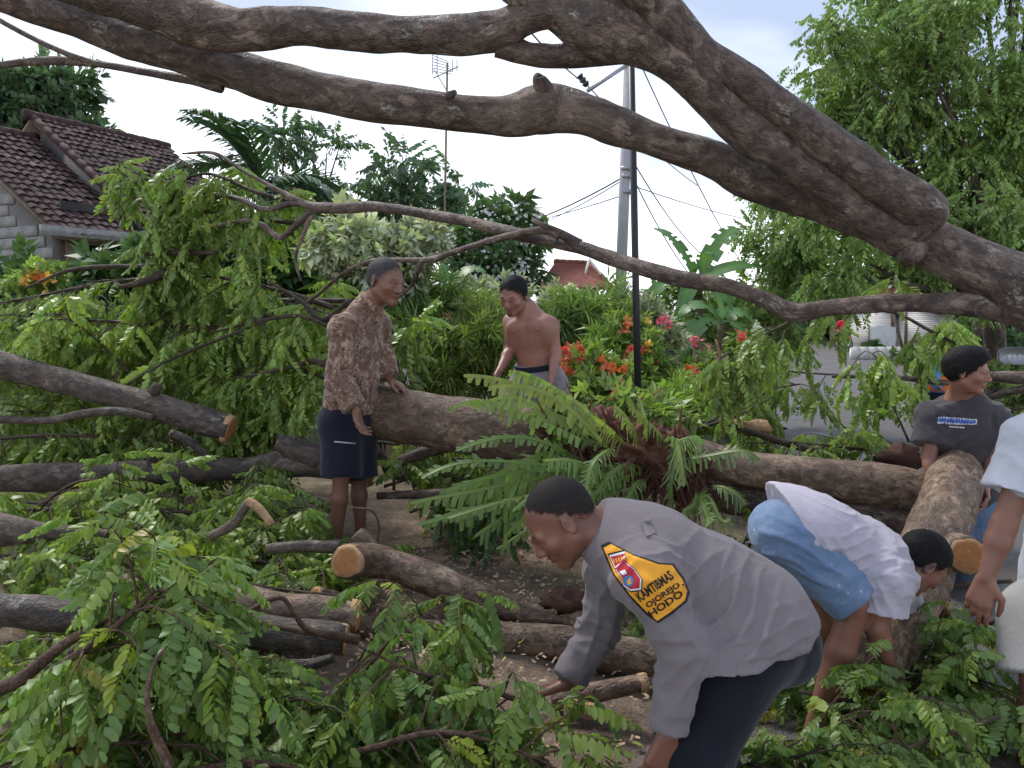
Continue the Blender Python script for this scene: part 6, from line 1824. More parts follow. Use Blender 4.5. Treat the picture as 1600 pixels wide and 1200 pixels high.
class Figure:
    def __init__(s, label, head, neck, chest, belly, pelvis, fb, arms, legs, build=1.0, name='person'):
        s.t = thing(name, label, 'person')
        s.H, s.neck, s.chest, s.belly, s.pelvis, s.fb = head, neck, chest, belly, pelvis, norm(fb)
        s.arms, s.legs, s.b = arms, legs, build      # arms: [(shoulder, elbow, wrist, hand_dir, palm_n, side, curl)], legs: [(hip, knee, ankle, toe_dir)]
        s.ax = norm(neck - pelvis)
        s.fbt = norm(s.fb - s.ax * (s.fb @ s.ax))
    def torso(s, S, e=0.0, k=0.04, belly=0.0, flat=0.66):
        b = s.b
        kw = dict(flat=s.fbt, ratio=flat)
        up = s.neck + (s.chest - s.neck) * 0.35
        S.cone(up, s.chest, 0.125 * b + e, 0.158 * b + e, k, **kw)
        S.cone(s.chest, s.belly, 0.158 * b + e, 0.142 * b + e + belly * .5, k, **kw)
        S.cone(s.belly, s.pelvis, 0.142 * b + e + belly * .5, 0.155 * b + e, k, flat=s.fbt, ratio=flat + 0.08)
        if belly: S.ell(s.belly + s.fbt * 0.05, np.array([np.cross(s.fbt, s.ax), s.fbt, s.ax]), np.array([.14, .11 + belly, .15]), 0.06)
        for a in s.arms:
            S.cone(s.neck + (s.chest - s.neck) * 0.12, a[0], 0.050 * b + e, 0.058 * b + e, 0.05)
    def arm(s, S, i, e=0.0, upto=1.0, k=0.02, b=None):
        sh, el, wr = s.arms[i][:3]; b = b or s.b
        S.cone(sh, el, 0.052 * b + e, 0.041 * b + e, k)
        S.ell(sh + (el - sh) * .06, np.eye(3), np.array([.060, .060, .060]) * b + e, 0.04)
        if upto > 1:
            m = el + (wr - el) * 0.3
            S.cone(el, m, 0.041 * b + e, 0.042 * b + e, k); S.cone(m, wr, 0.042 * b + e, 0.0285 * b + e, k)
    def leg(s, S, i, e=0.0, b=None, shin=True):
        hp, kn, an = s.legs[i][:3]; b = b or s.b
        S.cone(hp, kn, 0.086 * b + e, 0.055 * b + e, 0.04)
        if shin:
            m = kn + (an - kn) * 0.33
            S.cone(kn, m, 0.054 * b + e, 0.056 * b + e, 0.02); S.cone(m, an, 0.056 * b + e, 0.036 * b + e, 0.02)
    def body(s, base, vox, detail=True, feet=True, relaxn=1, **kw):
        S = SDF()
        s.torso(S, getattr(s, 'slim', -0.014))
        S.cone(s.neck - s.ax * 0.02, s.H.w(0, -.022, -.045), 0.062 * s.b, 0.054 * s.H.s, 0.03)
        S.cone(s.neck + s.ax * 0.03, s.neck - s.ax * 0.03, 0.060, 0.085, 0.04)
        for i, a in enumerate(s.arms):
            s.arm(S, i, -0.004, 2)
            if a[3] is not None: hand(S, a[2], a[3], a[4], a[5], a[6], 1.0, *(a[7:] if len(a) > 7 else ()))
        for i, l in enumerate(s.legs):
            s.leg(S, i, -0.004)
            if feet:
                an, td = l[2], norm(l[3])
                S.cone(an, an - [0, 0, 0.045] - td * 0.03, 0.038, 0.033, 0.02); S.cone(an - [0, 0, 0.045], an + td * 0.13 - [0, 0, 0.058], 0.038, 0.026, 0.02)
        s.extra(S)
        s.H.build(S)
        v, f = S.mesh(vox)
        v = relax(v, f, relaxn, 0.4)
        col = s.H.color(v, base, **kw)
        near = np.linalg.norm(v - s.H.c, axis=1) < 0.17 * s.H.s
        col[~near] = np.array(base)
        col *= (1 + 0.10 * fbm(v, 7, 3, 2))[:, None]
        s.bv, s.bf = v, f
        return mobj('body', v, f, M['skin'], s.t, col=np.clip(col, 0, 1))
    def extra(s, S): pass
    def shirt(s, mat, vox, e=0.016, sleeve=1.0, hem=None, hem_n=None, amp=0.008, seed=1, belly=0.0, collar=True, arms_on=(0, 1), long=False, cuffw=0.0, hem_r=0.5, freq=11, name='shirt', flare=0.0, flat=0.66, drape=None, tens=(), se=None):
        S = SDF()
        s.torso(S, e, 0.05, belly, flat)
        if hem is not None:
            hem = np.asarray(hem); hn = norm(hem_n if hem_n is not None else -s.ax)
            S.cone(s.belly, hem + hn * 0.06, 0.150 * s.b + e + belly * .4, 0.165 * s.b + e + flare, 0.06, flat=s.fbt, ratio=flat + 0.1)
        if drape: drape(S)
        if hem is not None: S.cut(hem, hn, hem_r)
        for i in arms_on:
            sh, el, wr = s.arms[i][:3]
            b = s.b
            if long:
                q_ = e if se is None else se
                S.cone(sh, el, 0.064 * b + q_, 0.056 * b + q_, 0.03)
                S.cone(el, wr, 0.056 * b + q_, 0.038 * b + q_ + cuffw, 0.025, clip=(wr - norm(wr - el) * 0.012, wr - el))
                S.ell(sh, np.eye(3), np.array([.062] * 3) * b + e, .05)
            else:
                en = sh + (el - sh) * (sleeve + 0.12)
                S.cone(sh, en, 0.060 * b + e, 0.060 * b + e + cuffw, 0.035, clip=(sh + (el - sh) * sleeve, el - sh))
                S.ell(sh, np.eye(3), np.array([.060] * 3) * b + e, .05)
        if collar:
            S.cone(s.neck - s.ax * 0.03, s.neck + s.ax * 0.035 + (s.H.w(0, -.02, -.06) - s.neck) * 0.25, 0.090, 0.070, 0.03)
        for i in arms_on:
            sh, el, wr = s.arms[i][:3]
            if long: S.cut(wr - norm(wr - el) * 0.010, wr - el, 0.06)
        nk = s.H.w(0, -.03, -.075) if collar else s.neck + s.ax * 0.045
        S.cut(s.neck + (nk - s.neck) * 0.75 if collar else nk, norm(s.H.w(0, -.02, -.05) - s.neck) - (0.45 * s.fbt if not collar else 0.25 * s.fbt), 0.16)
        v, f = S.mesh(vox)
        v = relax(v, f, 2, 0.4)
        v = folds(v, f, amp, freq, s.ax, seed, 0.35)
        v = folds(v, f, amp * 0.7, freq * 0.9, np.cross(s.ax, s.fbt) + s.fbt * 0.3, seed + 7, 0.3)
        for i in arms_on:
            sh, el, wr = s.arms[i][:3]
            if long: v = joint_folds(v, f, sh, el, wr, amp * 1.5, 0.08, 26, seed + i); v = joint_folds(v, f, el, wr - (wr - el) * .25, wr, amp * 0.8, 0.09, 24, seed + 3 + i)
            v = joint_folds(v, f, s.chest, sh, el, amp * 1.1, 0.09, 24, seed + 6 + i)
        for q, (A, B_, w_, am_, fr_) in enumerate(tens): v = tension(v, f, A, B_, w_, am_, fr_, seed + 20 + q)
        v = relax(v, f, 1, 0.2)
        s.sv, s.sf = v, f
        return mobj(name, v, f, mat, s.t)
    def trousers(s, mat, vox, e=0.02, to=0.95, amp=0.007, seed=2, name='shorts', waist=None, long=False, flare=0.01, freq=10, waistcut=True, hipr=0.098, tens=()):
        S = SDF()
        w = s.pelvis + (s.belly - s.pelvis) * 0.45 if waist is None else waist
        S.cone(w, s.pelvis, 0.142 * s.b + e * .5, 0.158 * s.b + e * .6, 0.05, flat=s.fbt, ratio=0.78)
        for l in s.legs:
            hp, kn, an = l[:3]
            S.ell(hp - s.fbt * 0.015, np.eye(3), np.array([hipr] * 3) * s.b + e * .4, 0.06)
            if long:
                S.cone(hp, kn, 0.095 * s.b + e, 0.070 * s.b + e, 0.04); S.cone(kn, an, 0.070 * s.b + e, 0.060 * s.b + e, 0.03, clip=(an + (kn - an) * 0.08, an - kn))
            else:
                S.cone(hp, hp + (kn - hp) * (to + 0.1), 0.094 * s.b + e, 0.068 * s.b + e + flare, 0.07, clip=(hp + (kn - hp) * to, kn - hp))
        if waistcut is True: S.cut(w, s.belly - s.pelvis, 0.3)
        elif waistcut: S.cut(waistcut[0], waistcut[1], waistcut[2])
        v, f = S.mesh(vox)
        v = relax(v, f, 2, 0.4)
        v = folds(v, f, amp, freq, s.legs[0][1] - s.legs[0][0], seed, 0.35)
        v = folds(v, f, amp * .6, freq * 1.2, np.cross(s.fbt, s.ax), seed + 3, 0.4)
        for q, (A, B_, w_, am_, fr_) in enumerate(tens): v = tension(v, f, A, B_, w_, am_, fr_, seed + 20 + q)
        v = relax(v, f, 1, 0.2)
        s.tv, s.tf = v, f
        return mobj(name, v, f, mat, s.t)

def on_ground(x, y, h=0.085):
    return np.array([x, y, gh(x, y) + h])

def hair_mat(name, c, grey=0.0, skin=(0.21, 0.1, 0.07)):
    t = NT(name)
    v = t.coord()
    n = t.noise(t.coord((1, 1, 0.25)), 420, 2, 0.6, 0.3)
    c = np.array(c)
    hc = t.ramp(n, [(0.35, tuple(c * 0.6)), (0.7, tuple(c * 1.5 + grey))])
    ed = t.new('ShaderNodeSeparateColor'); t.link(t.attr('Col').outputs['Color'], ed.inputs[0])
    fac = t.ramp(t.math('ADD', t.math('MULTIPLY', t.noise(v, 380, 2), 0.55), ed.outputs[0]), [(0.35, 0.0), (0.85, 1.0)])
    t.color(t.mix(fac, skin, hc))
    t.rough(0.7, 0.15)
    t.bump(n, 0.45, 0.003)
    return t.m
M['hair_black'] = hair_mat('hair_black', (0.011, 0.010, 0.011))
M['hair_crop'] = hair_mat('hair_cropped', (0.035, 0.033, 0.034), 0.035)
M['hair_police'] = hair_mat('hair_police', (0.018, 0.014, 0.013), 0.004)

def batik_mat():
    t = NT('batik_cloth')
    v = t.coord()
    wv = t.voro(v, 34)
    n = t.noise(v, 30, 5, 0.65, 1.4)
    n2 = t.noise(v, 11, 4, 0.6, 1.2)
    c = t.ramp(n, [(0.36, (0.05, 0.03, 0.024)), (0.48, (0.20, 0.125, 0.092)), (0.62, (0.40, 0.295, 0.225))])
    c = t.mix(t.ramp(n2, [(0.46, 0.0), (0.56, 0.7)]), c, (0.115, 0.058, 0.040))
    c = t.mix(t.ramp(wv.outputs['Distance'], [(0.12, 0.8), (0.3, 0.0)]), c, (0.06, 0.032, 0.024))
    t.color(c); t.rough(0.9, 0.15); t.b.inputs['Sheen Weight'].default_value = 0.2
    t.bump(t.noise(v, 45, 3), 0.4, 0.006)
    return t.m
M['batik'] = batik_mat()
M['navy'] = cloth_mat('navy_cloth', (0.012, 0.014, 0.026), 0.85)
M['lilac'] = cloth_mat('lilac_cloth', (0.30, 0.255, 0.275), stain=(0.13, 0.11, 0.12), stain_amt=0.5)
M['charcoal'] = cloth_mat('charcoal_cloth', (0.058, 0.052, 0.059))
M['denim'] = cloth_mat('denim_cloth', (0.13, 0.20, 0.32), stain=(0.30, 0.36, 0.47), stain_amt=0.25, weave=320, specks=30)
M['jeans'] = cloth_mat('jeans_cloth', (0.12, 0.18, 0.29), stain=(0.2, 0.26, 0.36), stain_amt=0.5)
M['white_tee'] = cloth_mat('white_cotton', (0.47, 0.44, 0.50), stain=(0.36, 0.33, 0.39), stain_amt=0.35)
M['white_tee2'] = cloth_mat('white_cotton_clean', (0.50, 0.52, 0.57))
M['beige'] = cloth_mat('beige_cotton', (0.42, 0.405, 0.385))
M['uniform'] = cloth_mat('grey_uniform', (0.185, 0.160, 0.166), var=0.06)
M['black_cloth'] = cloth_mat('black_cloth', (0.010, 0.011, 0.017), 0.8)
M['orange_cloth'] = cloth_mat('orange_cloth', (0.80, 0.17, 0.03))
M['blue_cloth'] = cloth_mat('blue_cloth', (0.06, 0.22, 0.42))
M['red_cloth'] = cloth_mat('red_cloth', (0.7, 0.03, 0.05))
UPV = np.array([0, 0, 1.0])

def pixel_of(v):
    q = v - np.array([0, 0, CAMZ])
    fwd = np.array([0, cp_, -sp_]); upc = np.array([0, sp_, cp_])
    z = q @ fwd
    return np.column_stack([CX + FPX * q[:, 0] / z, CY - FPX * (q @ upc) / z])
from mathutils.bvhtree import BVHTree
def project_shape(name, polys, v, f, mat, parent, off=0.004, single=False):
    """flat print laid onto a garment: pixel polygons dropped onto its surface"""
    bvh = BVHTree.FromPolygons([Vector(x) for x in v], [tuple(map(int, q)) for q in f])
    out = MB()
    for poly, tris in polys:
        pts = []
        for (px, py) in poly:
            o = Vector((0, 0, CAMZ)); d = Vector(P(px, py, 3.0)) - o
            loc, nrm, i, dist = bvh.ray_cast(o, d.normalized())
            if loc is None: pts.append(None); continue
            pts.append(np.array(loc + (o - loc).normalized() * off))
        tris = [t for t in tris if all(pts[q] is not None for q in t)]
        if tris: out.add([np.zeros(3) if q is None else q for q in pts], tris)
    if not out.n: return None
    V = np.concatenate(out.v); F = [tuple(int(x) for x in q) for a in out.f for q in a]
    F = [q for q in F if max(np.linalg.norm(V[q[i]] - V[q[i - 1]]) for i in range(len(q))) < 0.05]
    if single:
        par = list(range(len(V)))
        def find(x):
            while par[x] != x: par[x] = par[par[x]]; x = par[x]
            return x
        for q in F:
            for x in q[1:]: par[find(x)] = find(q[0])
        cnt = {}
        for q in F: r_ = find(q[0]); cnt[r_] = cnt.get(r_, 0) + 1
        best = max(cnt, key=cnt.get); F = [q for q in F if find(q[0]) == best]
    used = sorted({x for q in F for x in q}); mp = {x: i for i, x in enumerate(used)}
    return mobj(name, V[used], [tuple(mp[x] for x in q) for q in F], mat, parent, smooth=False)
from mathutils.geometry import delaunay_2d_cdt
def poly_grid(poly, step):
    """triangulate a pixel polygon finely, with its outline kept sharp"""
    poly = np.asarray(poly, float)
    pts = []
    for a, b in zip(poly, np.roll(poly, -1, 0)):
        n = max(1, int(np.linalg.norm(b - a) / (step * 1.5)))
        for k in range(n): pts.append(Vector(a + (b - a) * k / n))
    n = len(pts)
    edges = [(k, (k + 1) % n) for k in range(n)]
    x0, y0 = poly.min(0); x1, y1 = poly.max(0)
    st = step * 2
    for i in range(int((x1 - x0) / st) + 1):
        for j in range(int((y1 - y0) / st) + 1): pts.append(Vector((x0 + (i + .5) * st + 0.01, y0 + (j + .5) * st + 0.013)))
    v, _, f, *_ = delaunay_2d_cdt(pts, edges, [], 1, 1e-4)
    return [tuple(x) for x in v], [list(q) for q in f]
# ---------- older man in a brown batik shirt
def older_man():
    H = Head(P(603, 439, 4.2), (0.80, -0.50, -0.26), (0.22, -0.12, 1), 1.06)
    fb = np.array([0.86, -0.5, 0])
    aR, aL = on_ground(P(524, 800, 4.14)[0], 4.14), on_ground(P(562, 800, 4.3)[0], 4.32)
    F = Figure('older man in brown batik shirt and dark shorts touching the felled trunk', H, P(573, 484, 4.25), P(558, 535, 4.25), P(552, 595, 4.26), P(546, 648, 4.26), fb,
               [(P(538, 515, 4.1), P(529, 592, 4.05), P(556, 640, 3.98), (0.25, -0.05, -1), (0.9, -0.2, 0.1), 1, (0.5, .55, .6, .65)),
                (P(588, 508, 4.40), P(598, 560, 4.40), P(607, 592, 4.34), (0.7, -0.2, -0.35), (0.1, -0.1, -1), -1, (0.35, .35, .4, .4))],
               [(P(533, 662, 4.19), P(533, 745, 4.13), aR, fb), (P(557, 662, 4.33), P(560, 745, 4.30), aL, fb)], 0.87)
    F.body((0.202, 0.099, 0.067), 0.0056, brow=(0.05, 0.035, 0.03), moust=0.55, stub=0.3)
    H.hair(F.t, M['hair_crop'], 0.0045, 0.002, (.070, .070), seed=3, rough=0.0015)
    F.shirt(M['batik'], 0.0065, 0.016, hem=P(544, 648, 4.26), hem_n=(0.05, 0, -1), tens=[(P(540, 520, 4.05), P(535, 600, 4.0), .05, .010, 75), (P(570, 500, 4.1), P(575, 640, 4.1), .05, .012, 60), (P(528, 600, 4.0), P(556, 640, 3.95), .04, .010, 80)], amp=0.009, seed=11, long=True, cuffw=0.018, flare=0.010, flat=0.68, freq=7)
    F.trousers(M['navy'], 0.006, 0.026, 1.0, 0.009, 4, flare=0.025)
    project_shape('pocket_zip', [poly_grid([(522, 689), (556, 692), (556, 694), (522, 691)], 2.0)], F.tv, F.tf, M['steel'], F.t, 0.004)
    return F
older_man()

# ---------- shirtless man
class Shirtless(Figure):
    def extra(s, S):
        lat = np.cross(s.fbt, s.ax)
        A = np.array([lat, s.fbt, s.ax])
        for q in (-1, 1):
            S.ell(s.chest + lat * q * 0.062 + s.fbt * 0.066 + s.ax * 0.055, A, (.066, .034, .05), 0.03)
            S.ell(s.chest + lat * q * 0.12 - s.ax * 0.0 , A, (.05, .07, .10), 0.04)
            S.ball(s.chest + lat * q * 0.085 + s.fbt * 0.100 + s.ax * 0.035, 0.006, 0.006)
            S.cone(s.neck + s.ax * -0.01 + s.fbt * 0.03, s.arms[0 if q > 0 else 1][0] + s.fbt * 0.02, 0.018, 0.016, 0.03)
        S.cone(s.chest + s.fbt * 0.112 + s.ax * 0.07, s.belly + s.fbt * 0.115, 0.008, 0.006, 0.03, sub=True)
        S.ball(s.belly - s.ax * 0.03 + s.fbt * 0.118, 0.009, 0.01, sub=True)
def shirtless_man():
    H = Head(P(802, 462, 4.86), (-0.46, -0.80, -0.46), (-0.12, -0.35, 1), 0.98)
    fb = np.array([-0.42, -0.9, 0])
    F = Shirtless('shirtless man in grey shorts standing behind the felled trunk', H, P(823, 487, 4.97), P(830, 520, 4.96), P(837, 562, 5.0), P(841, 600, 5.03), fb,
                  [(P(799, 502, 5.04), P(797, 546, 5.04), P(781, 578, 4.88), (-0.35, -0.25, -0.9), (0.8, -0.3, 0), 1, (0.3, .35, .4, .45)),
                   (P(860, 509, 4.94), P(869, 551, 4.90), P(862, 592, 4.80), (-0.15, -0.3, -0.95), (-0.9, 0, 0.2), -1, (0.4, .45, .5, .5))],
                  [(P(824, 606, 5.06), P(822, 690, 5.0), on_ground(P(822, 690, 5.0)[0], 5.1), fb), (P(858, 606, 5.0), P(860, 690, 4.95), on_ground(P(860, 690, 5)[0], 5.0), fb)], 0.93)
    F.body((0.288, 0.141, 0.106), 0.0060, moust=0.25, goatee=0.8, stub=0.2)
    H.hair(F.t, M['hair_black'], 0.005, 0.011, (.078, .064), seed=5)
    F.trousers(M['lilac'], 0.007, 0.028, 0.8, 0.010, 5, flare=0.03, waist=P(838, 568, 5.0))
    # elastic waistband
    c = P(838, 572, 5.0); A = np.array([np.cross(F.fbt, F.ax), F.fbt, F.ax])
    th = np.linspace(0, 2 * np.pi, 40, endpoint=False)
    V = [c + A[0] * math.cos(t) * 0.150 + A[1] * math.sin(t) * 0.115 + A[2] * z for z in (-0.018, 0.018) for t in th] + [c + A[0] * math.cos(t) * 0.138 + A[1] * math.sin(t) * 0.104 + A[2] * z for z in (0.018, -0.018) for t in th]
    f = [[r * 40 + i, r * 40 + (i + 1) % 40, (r + 1) * 40 + (i + 1) % 40, (r + 1) * 40 + i] for r in range(3) for i in range(40)]
    mobj('waistband', V, np.array(f), M['navy'], F.t)
    return F
shirtless_man()

# ---------- teenager in charcoal shirt
def text_polys(body, mapf, size=1.0, bold=0.02):
    cu = bpy.data.curves.new('lettering', 'FONT'); cu.body = body; cu.size = size; cu.offset = bold; cu.resolution_u = 2
    ob = bpy.data.objects.new('lettering_tmp', cu); COL.objects.link(ob)
    dg = bpy.context.evaluated_depsgraph_get(); me = bpy.data.meshes.new_from_object(ob.evaluated_get(dg))
    v = [tuple(x.co[:2]) for x in me.vertices]; fs = [list(p.vertices) for p in me.polygons]
    w = max(x for x, y in v)
    bpy.data.objects.remove(ob); bpy.data.curves.remove(cu); bpy.data.meshes.remove(me)
    return [mapf(x / w, y / size) for x, y in v], fs
def pmat(name, c, r=0.7): return plain(name, c, r, 0.06, 30)
M['p_blue'], M['p_white'], M['p_yellow'], M['p_black'], M['p_red'], M['p_cyan'] = pmat('print_blue', (0.045, 0.11, 0.42)), pmat('print_white', (0.7, 0.7, 0.72)), pmat('badge_yellow', (0.80, 0.36, 0.025)), pmat('badge_black', (0.012, 0.012, 0.013)), pmat('badge_red', (0.42, 0.02, 0.035)), pmat('badge_blue', (0.05, 0.2, 0.5))

def teenager():
    H = Head(P(1512, 580, 3.96), (0.80, -0.56, -0.14), (0.05, -0.1, 1), 0.98)
    fb = np.array([0.05, -1, 0])
    F = Figure('teenager in charcoal printed T-shirt holding the top of the lifted log', H, P(1500, 629, 4.06), P(1503, 672, 4.07), P(1506, 722, 4.13), P(1508, 766, 4.2), fb,
               [(P(1459, 652, 4.07), P(1452, 712, 4.02), P(1461, 762, 3.92), (0.35, -0.25, -0.75), (0.9, -0.1, 0.1), 1, (0.6, .6, .6, .6)),
                (P(1548, 656, 4.07), P(1553, 712, 4.02), P(1538, 766, 3.9), (-0.35, -0.3, -0.75), (-0.9, -0.1, 0.1), -1, (0.6, .6, .6, .6))],
               [(P(1488, 775, 4.2), P(1483, 850, 4.05), on_ground(P(1485, 850, 4.1)[0], 4.3), fb), (P(1530, 775, 4.2), P(1537, 850, 4.05), on_ground(P(1537, 850, 4.1)[0], 4.3), fb)], 0.98)
    F.body((0.264, 0.129, 0.093), 0.0055, lips=(0.26, 0.10, 0.085))
    H.hair(F.t, M['hair_black'], 0.0045, 0.014, (.088, .052), seed=7, top=0.018, rough=0.003, side=(.010, -.042), back=-.075)
    F.shirt(M['charcoal'], 0.0062, 0.020, sleeve=0.72, hem=P(1507, 775, 4.2), hem_n=(0, 0.2, -1), tens=[(P(1465, 690, 3.95), P(1530, 640, 3.95), .08, .009, 55), (P(1480, 720, 3.95), P(1540, 680, 3.95), .08, .010, 60)], amp=0.012, seed=21, collar=False, cuffw=0.022, flare=0.02)
    F.trousers(M['jeans'], 0.009, 0.022, long=True, name='jeans', seed=9)
    # illegible blue lettering with white outline on the chest
    strokes, outl = [], []
    rg = np.random.default_rng(3)
    x = 1466.0
    top = lambda x: 652 + (x - 1466) * 0.075
    outl.append(poly_grid([(1462, 651), (1480, 648), (1500, 652), (1524, 656), (1523, 662), (1512, 666), (1490, 663), (1474, 662), (1470, 658)], 2.2))
    while x < 1520:
        w = rg.uniform(2.6, 4.4); h = rg.uniform(7, 9) * (1.0 - 0.004 * (x - 1466))
        y = top(x) + rg.uniform(-.5, .5)
        strokes.append(poly_grid([(x + 2, y), (x + 2 + w, y + .4), (x + w, y + h), (x, y + h)], 1.2))
        if rg.random() < 0.7: strokes.append(poly_grid([(x, y + h * .42), (x + w + 2.4, y + h * .42 + .4), (x + w + 2.4, y + h * .42 + 2.6), (x, y + h * .42 + 2.2)], 1.2))
        x += w + 1.1
    fat = []
    for (pp_, ff_) in strokes:
        a_ = np.array(pp_); lo_, hi_ = a_.min(0) - 0.9, a_.max(0) + 0.9
        fat.append(poly_grid([(lo_[0] + 1.2, lo_[1]), (hi_[0] + 0.6, lo_[1]), (hi_[0] - 0.6, hi_[1]), (lo_[0] - 0.4, hi_[1])], 1.3))
    project_shape('print_outline', fat, F.sv, F.sf, M['p_white'], F.t, 0.003)
    project_shape('print_lettering', strokes, F.sv, F.sf, M['p_blue'], F.t, 0.006)
    project_shape('print_lettering_small', [poly_grid([(1484 + 4 * k, 665.5 + .3 * k), (1487 + 4 * k, 665.7 + .3 * k), (1486.5 + 4 * k, 667.8 + .3 * k), (1483.5 + 4 * k, 667.6 + .3 * k)], 1.0) for k in range(6)], F.sv, F.sf, M['p_white'], F.t, 0.004)
    return F
teenager()

# ---------- man bending in white shirt and denim shorts
def bending_man():
    H = Head(P(1441, 879, 2.76), (0.66, 0.02, -0.75), (0.72, 0, 0.68), 0.94)
    fb = np.array([0.45, 0, -0.9])
    aR = on_ground(P(1268, 1150, 2.6)[0], 2.62); aL = on_ground(P(1312, 1100, 2.95)[0], 2.95)
    F = Figure('man in white T-shirt and faded denim shorts bending over the lifted log', H, P(1399, 893, 2.76), P(1346, 868, 2.76), P(1282, 838, 2.76), P(1236, 836, 2.76), fb,
               [(P(1384, 908, 2.61), P(1369, 982, 2.60), P(1388, 1038, 2.62), (-0.35, 0.1, -1), (0.1, 1, 0.1), -1, (0.75, .75, .75, .75)),
                (P(1396, 890, 2.93), P(1402, 975, 2.95), P(1398, 1040, 2.80), (-0.3, -0.2, -1), (0, -1, 0.1), 1, (0.7, .7, .7, .7))],
               [(P(1238, 842, 2.67), P(1338, 942, 2.60), aR, (1, 0, 0)), (P(1240, 832, 2.86), P(1280, 912, 2.90), aL, (1, 0, 0))], 0.96)
    F.body((0.229, 0.106, 0.071), 0.0054, moust=0.3)
    H.hair(F.t, M['hair_black'], 0.0042, 0.009, (.078, .064), seed=9)
    F.shirt(M['white_tee'], 0.006, 0.016, sleeve=0.62, tens=[(P(1270, 860, 2.6), P(1370, 850, 2.62), .06, .010, 75), (P(1240, 800, 2.62), P(1345, 900, 2.6), .06, .010, 70), (P(1330, 890, 2.6), P(1395, 870, 2.6), .05, .010, 80), (P(1365, 900, 2.55), P(1385, 960, 2.55), .04, .008, 80)], hem=P(1228, 806, 2.76), hem_n=(-0.9, 0, -0.42), drape=lambda S: S.ell(P(1245, 818, 2.76), np.array([norm([1, 0, -.3]), [0, 1, 0], norm([.3, 0, 1])]), (.15, .20, .115), .06).cone(P(1285, 858, 2.72), P(1350, 902, 2.70), .105, .085, .06), amp=0.012, seed=31, collar=False, cuffw=0.024, hem_r=0.33, freq=13, flat=0.74)
    F.trousers(M['denim'], 0.006, 0.012, 0.97, 0.012, 7, flare=0.016, waist=P(1255, 832, 2.76), waistcut=False, tens=[(P(1200, 830, 2.5), P(1330, 900, 2.5), .07, .013, 62), (P(1230, 880, 2.5), P(1340, 930, 2.48), .05, .012, 66), (P(1300, 930, 2.5), P(1345, 890, 2.5), .05, .010, 70)])
    return F
bending_man()

# ---------- man at the edge in white shirt
def edge_man():
    H = Head(P(1742, 520, 2.42), (-0.6, 0.45, -0.5), (-0.3, 0.1, 1), 1.0)
    fb = np.array([-0.75, 0.65, 0])
    aL, aR = on_ground(P(1622, 1100, 2.5)[0], 2.52), on_ground(P(1720, 1100, 2.7)[0], 2.75)
    F = Figure('man in plain white T-shirt and beige shorts cut off by the picture edge', H, P(1708, 608, 2.5), P(1690, 700, 2.55), P(1678, 830, 2.62), P(1668, 930, 2.66), fb,
               [(P(1780, 690, 2.75), P(1770, 820, 2.75), P(1720, 900, 2.6), (-0.5, -0.2, -1), (-0.5, -0.5, 0), -1, (0.4, .4, .5, .5)),
                (P(1618, 690, 2.42), P(1568, 822, 2.40), P(1541, 902, 2.38), (-0.28, -0.05, -1), (0.6, 0.65, -0.1), 1, (0.32, .42, .5, .55), 0.4, 0.2)],
               [(P(1730, 965, 2.74), P(1722, 1065, 2.68), aR, fb), (P(1622, 965, 2.58), P(1622, 1065, 2.50), aL, fb)], 1.0)
    F.body((0.218, 0.102, 0.068), 0.0065)
    H.hair(F.t, M['hair_black'], 0.006, 0.01, seed=11)
    F.shirt(M['white_tee2'], 0.0078, 0.020, sleeve=0.62, hem=P(1668, 928, 2.66), hem_n=(0.05, 0, -1), tens=[(P(1600, 700, 2.3), P(1640, 900, 2.35), .10, .014, 48), (P(1580, 700, 2.3), P(1555, 770, 2.3), .05, .010, 70)], amp=0.012, seed=41, collar=False, cuffw=0.020, flare=0.015, freq=8)
    F.trousers(M['beige'], 0.0085, 0.026, 0.92, 0.010, 8, flare=0.03, freq=8)
    return F
edge_man()

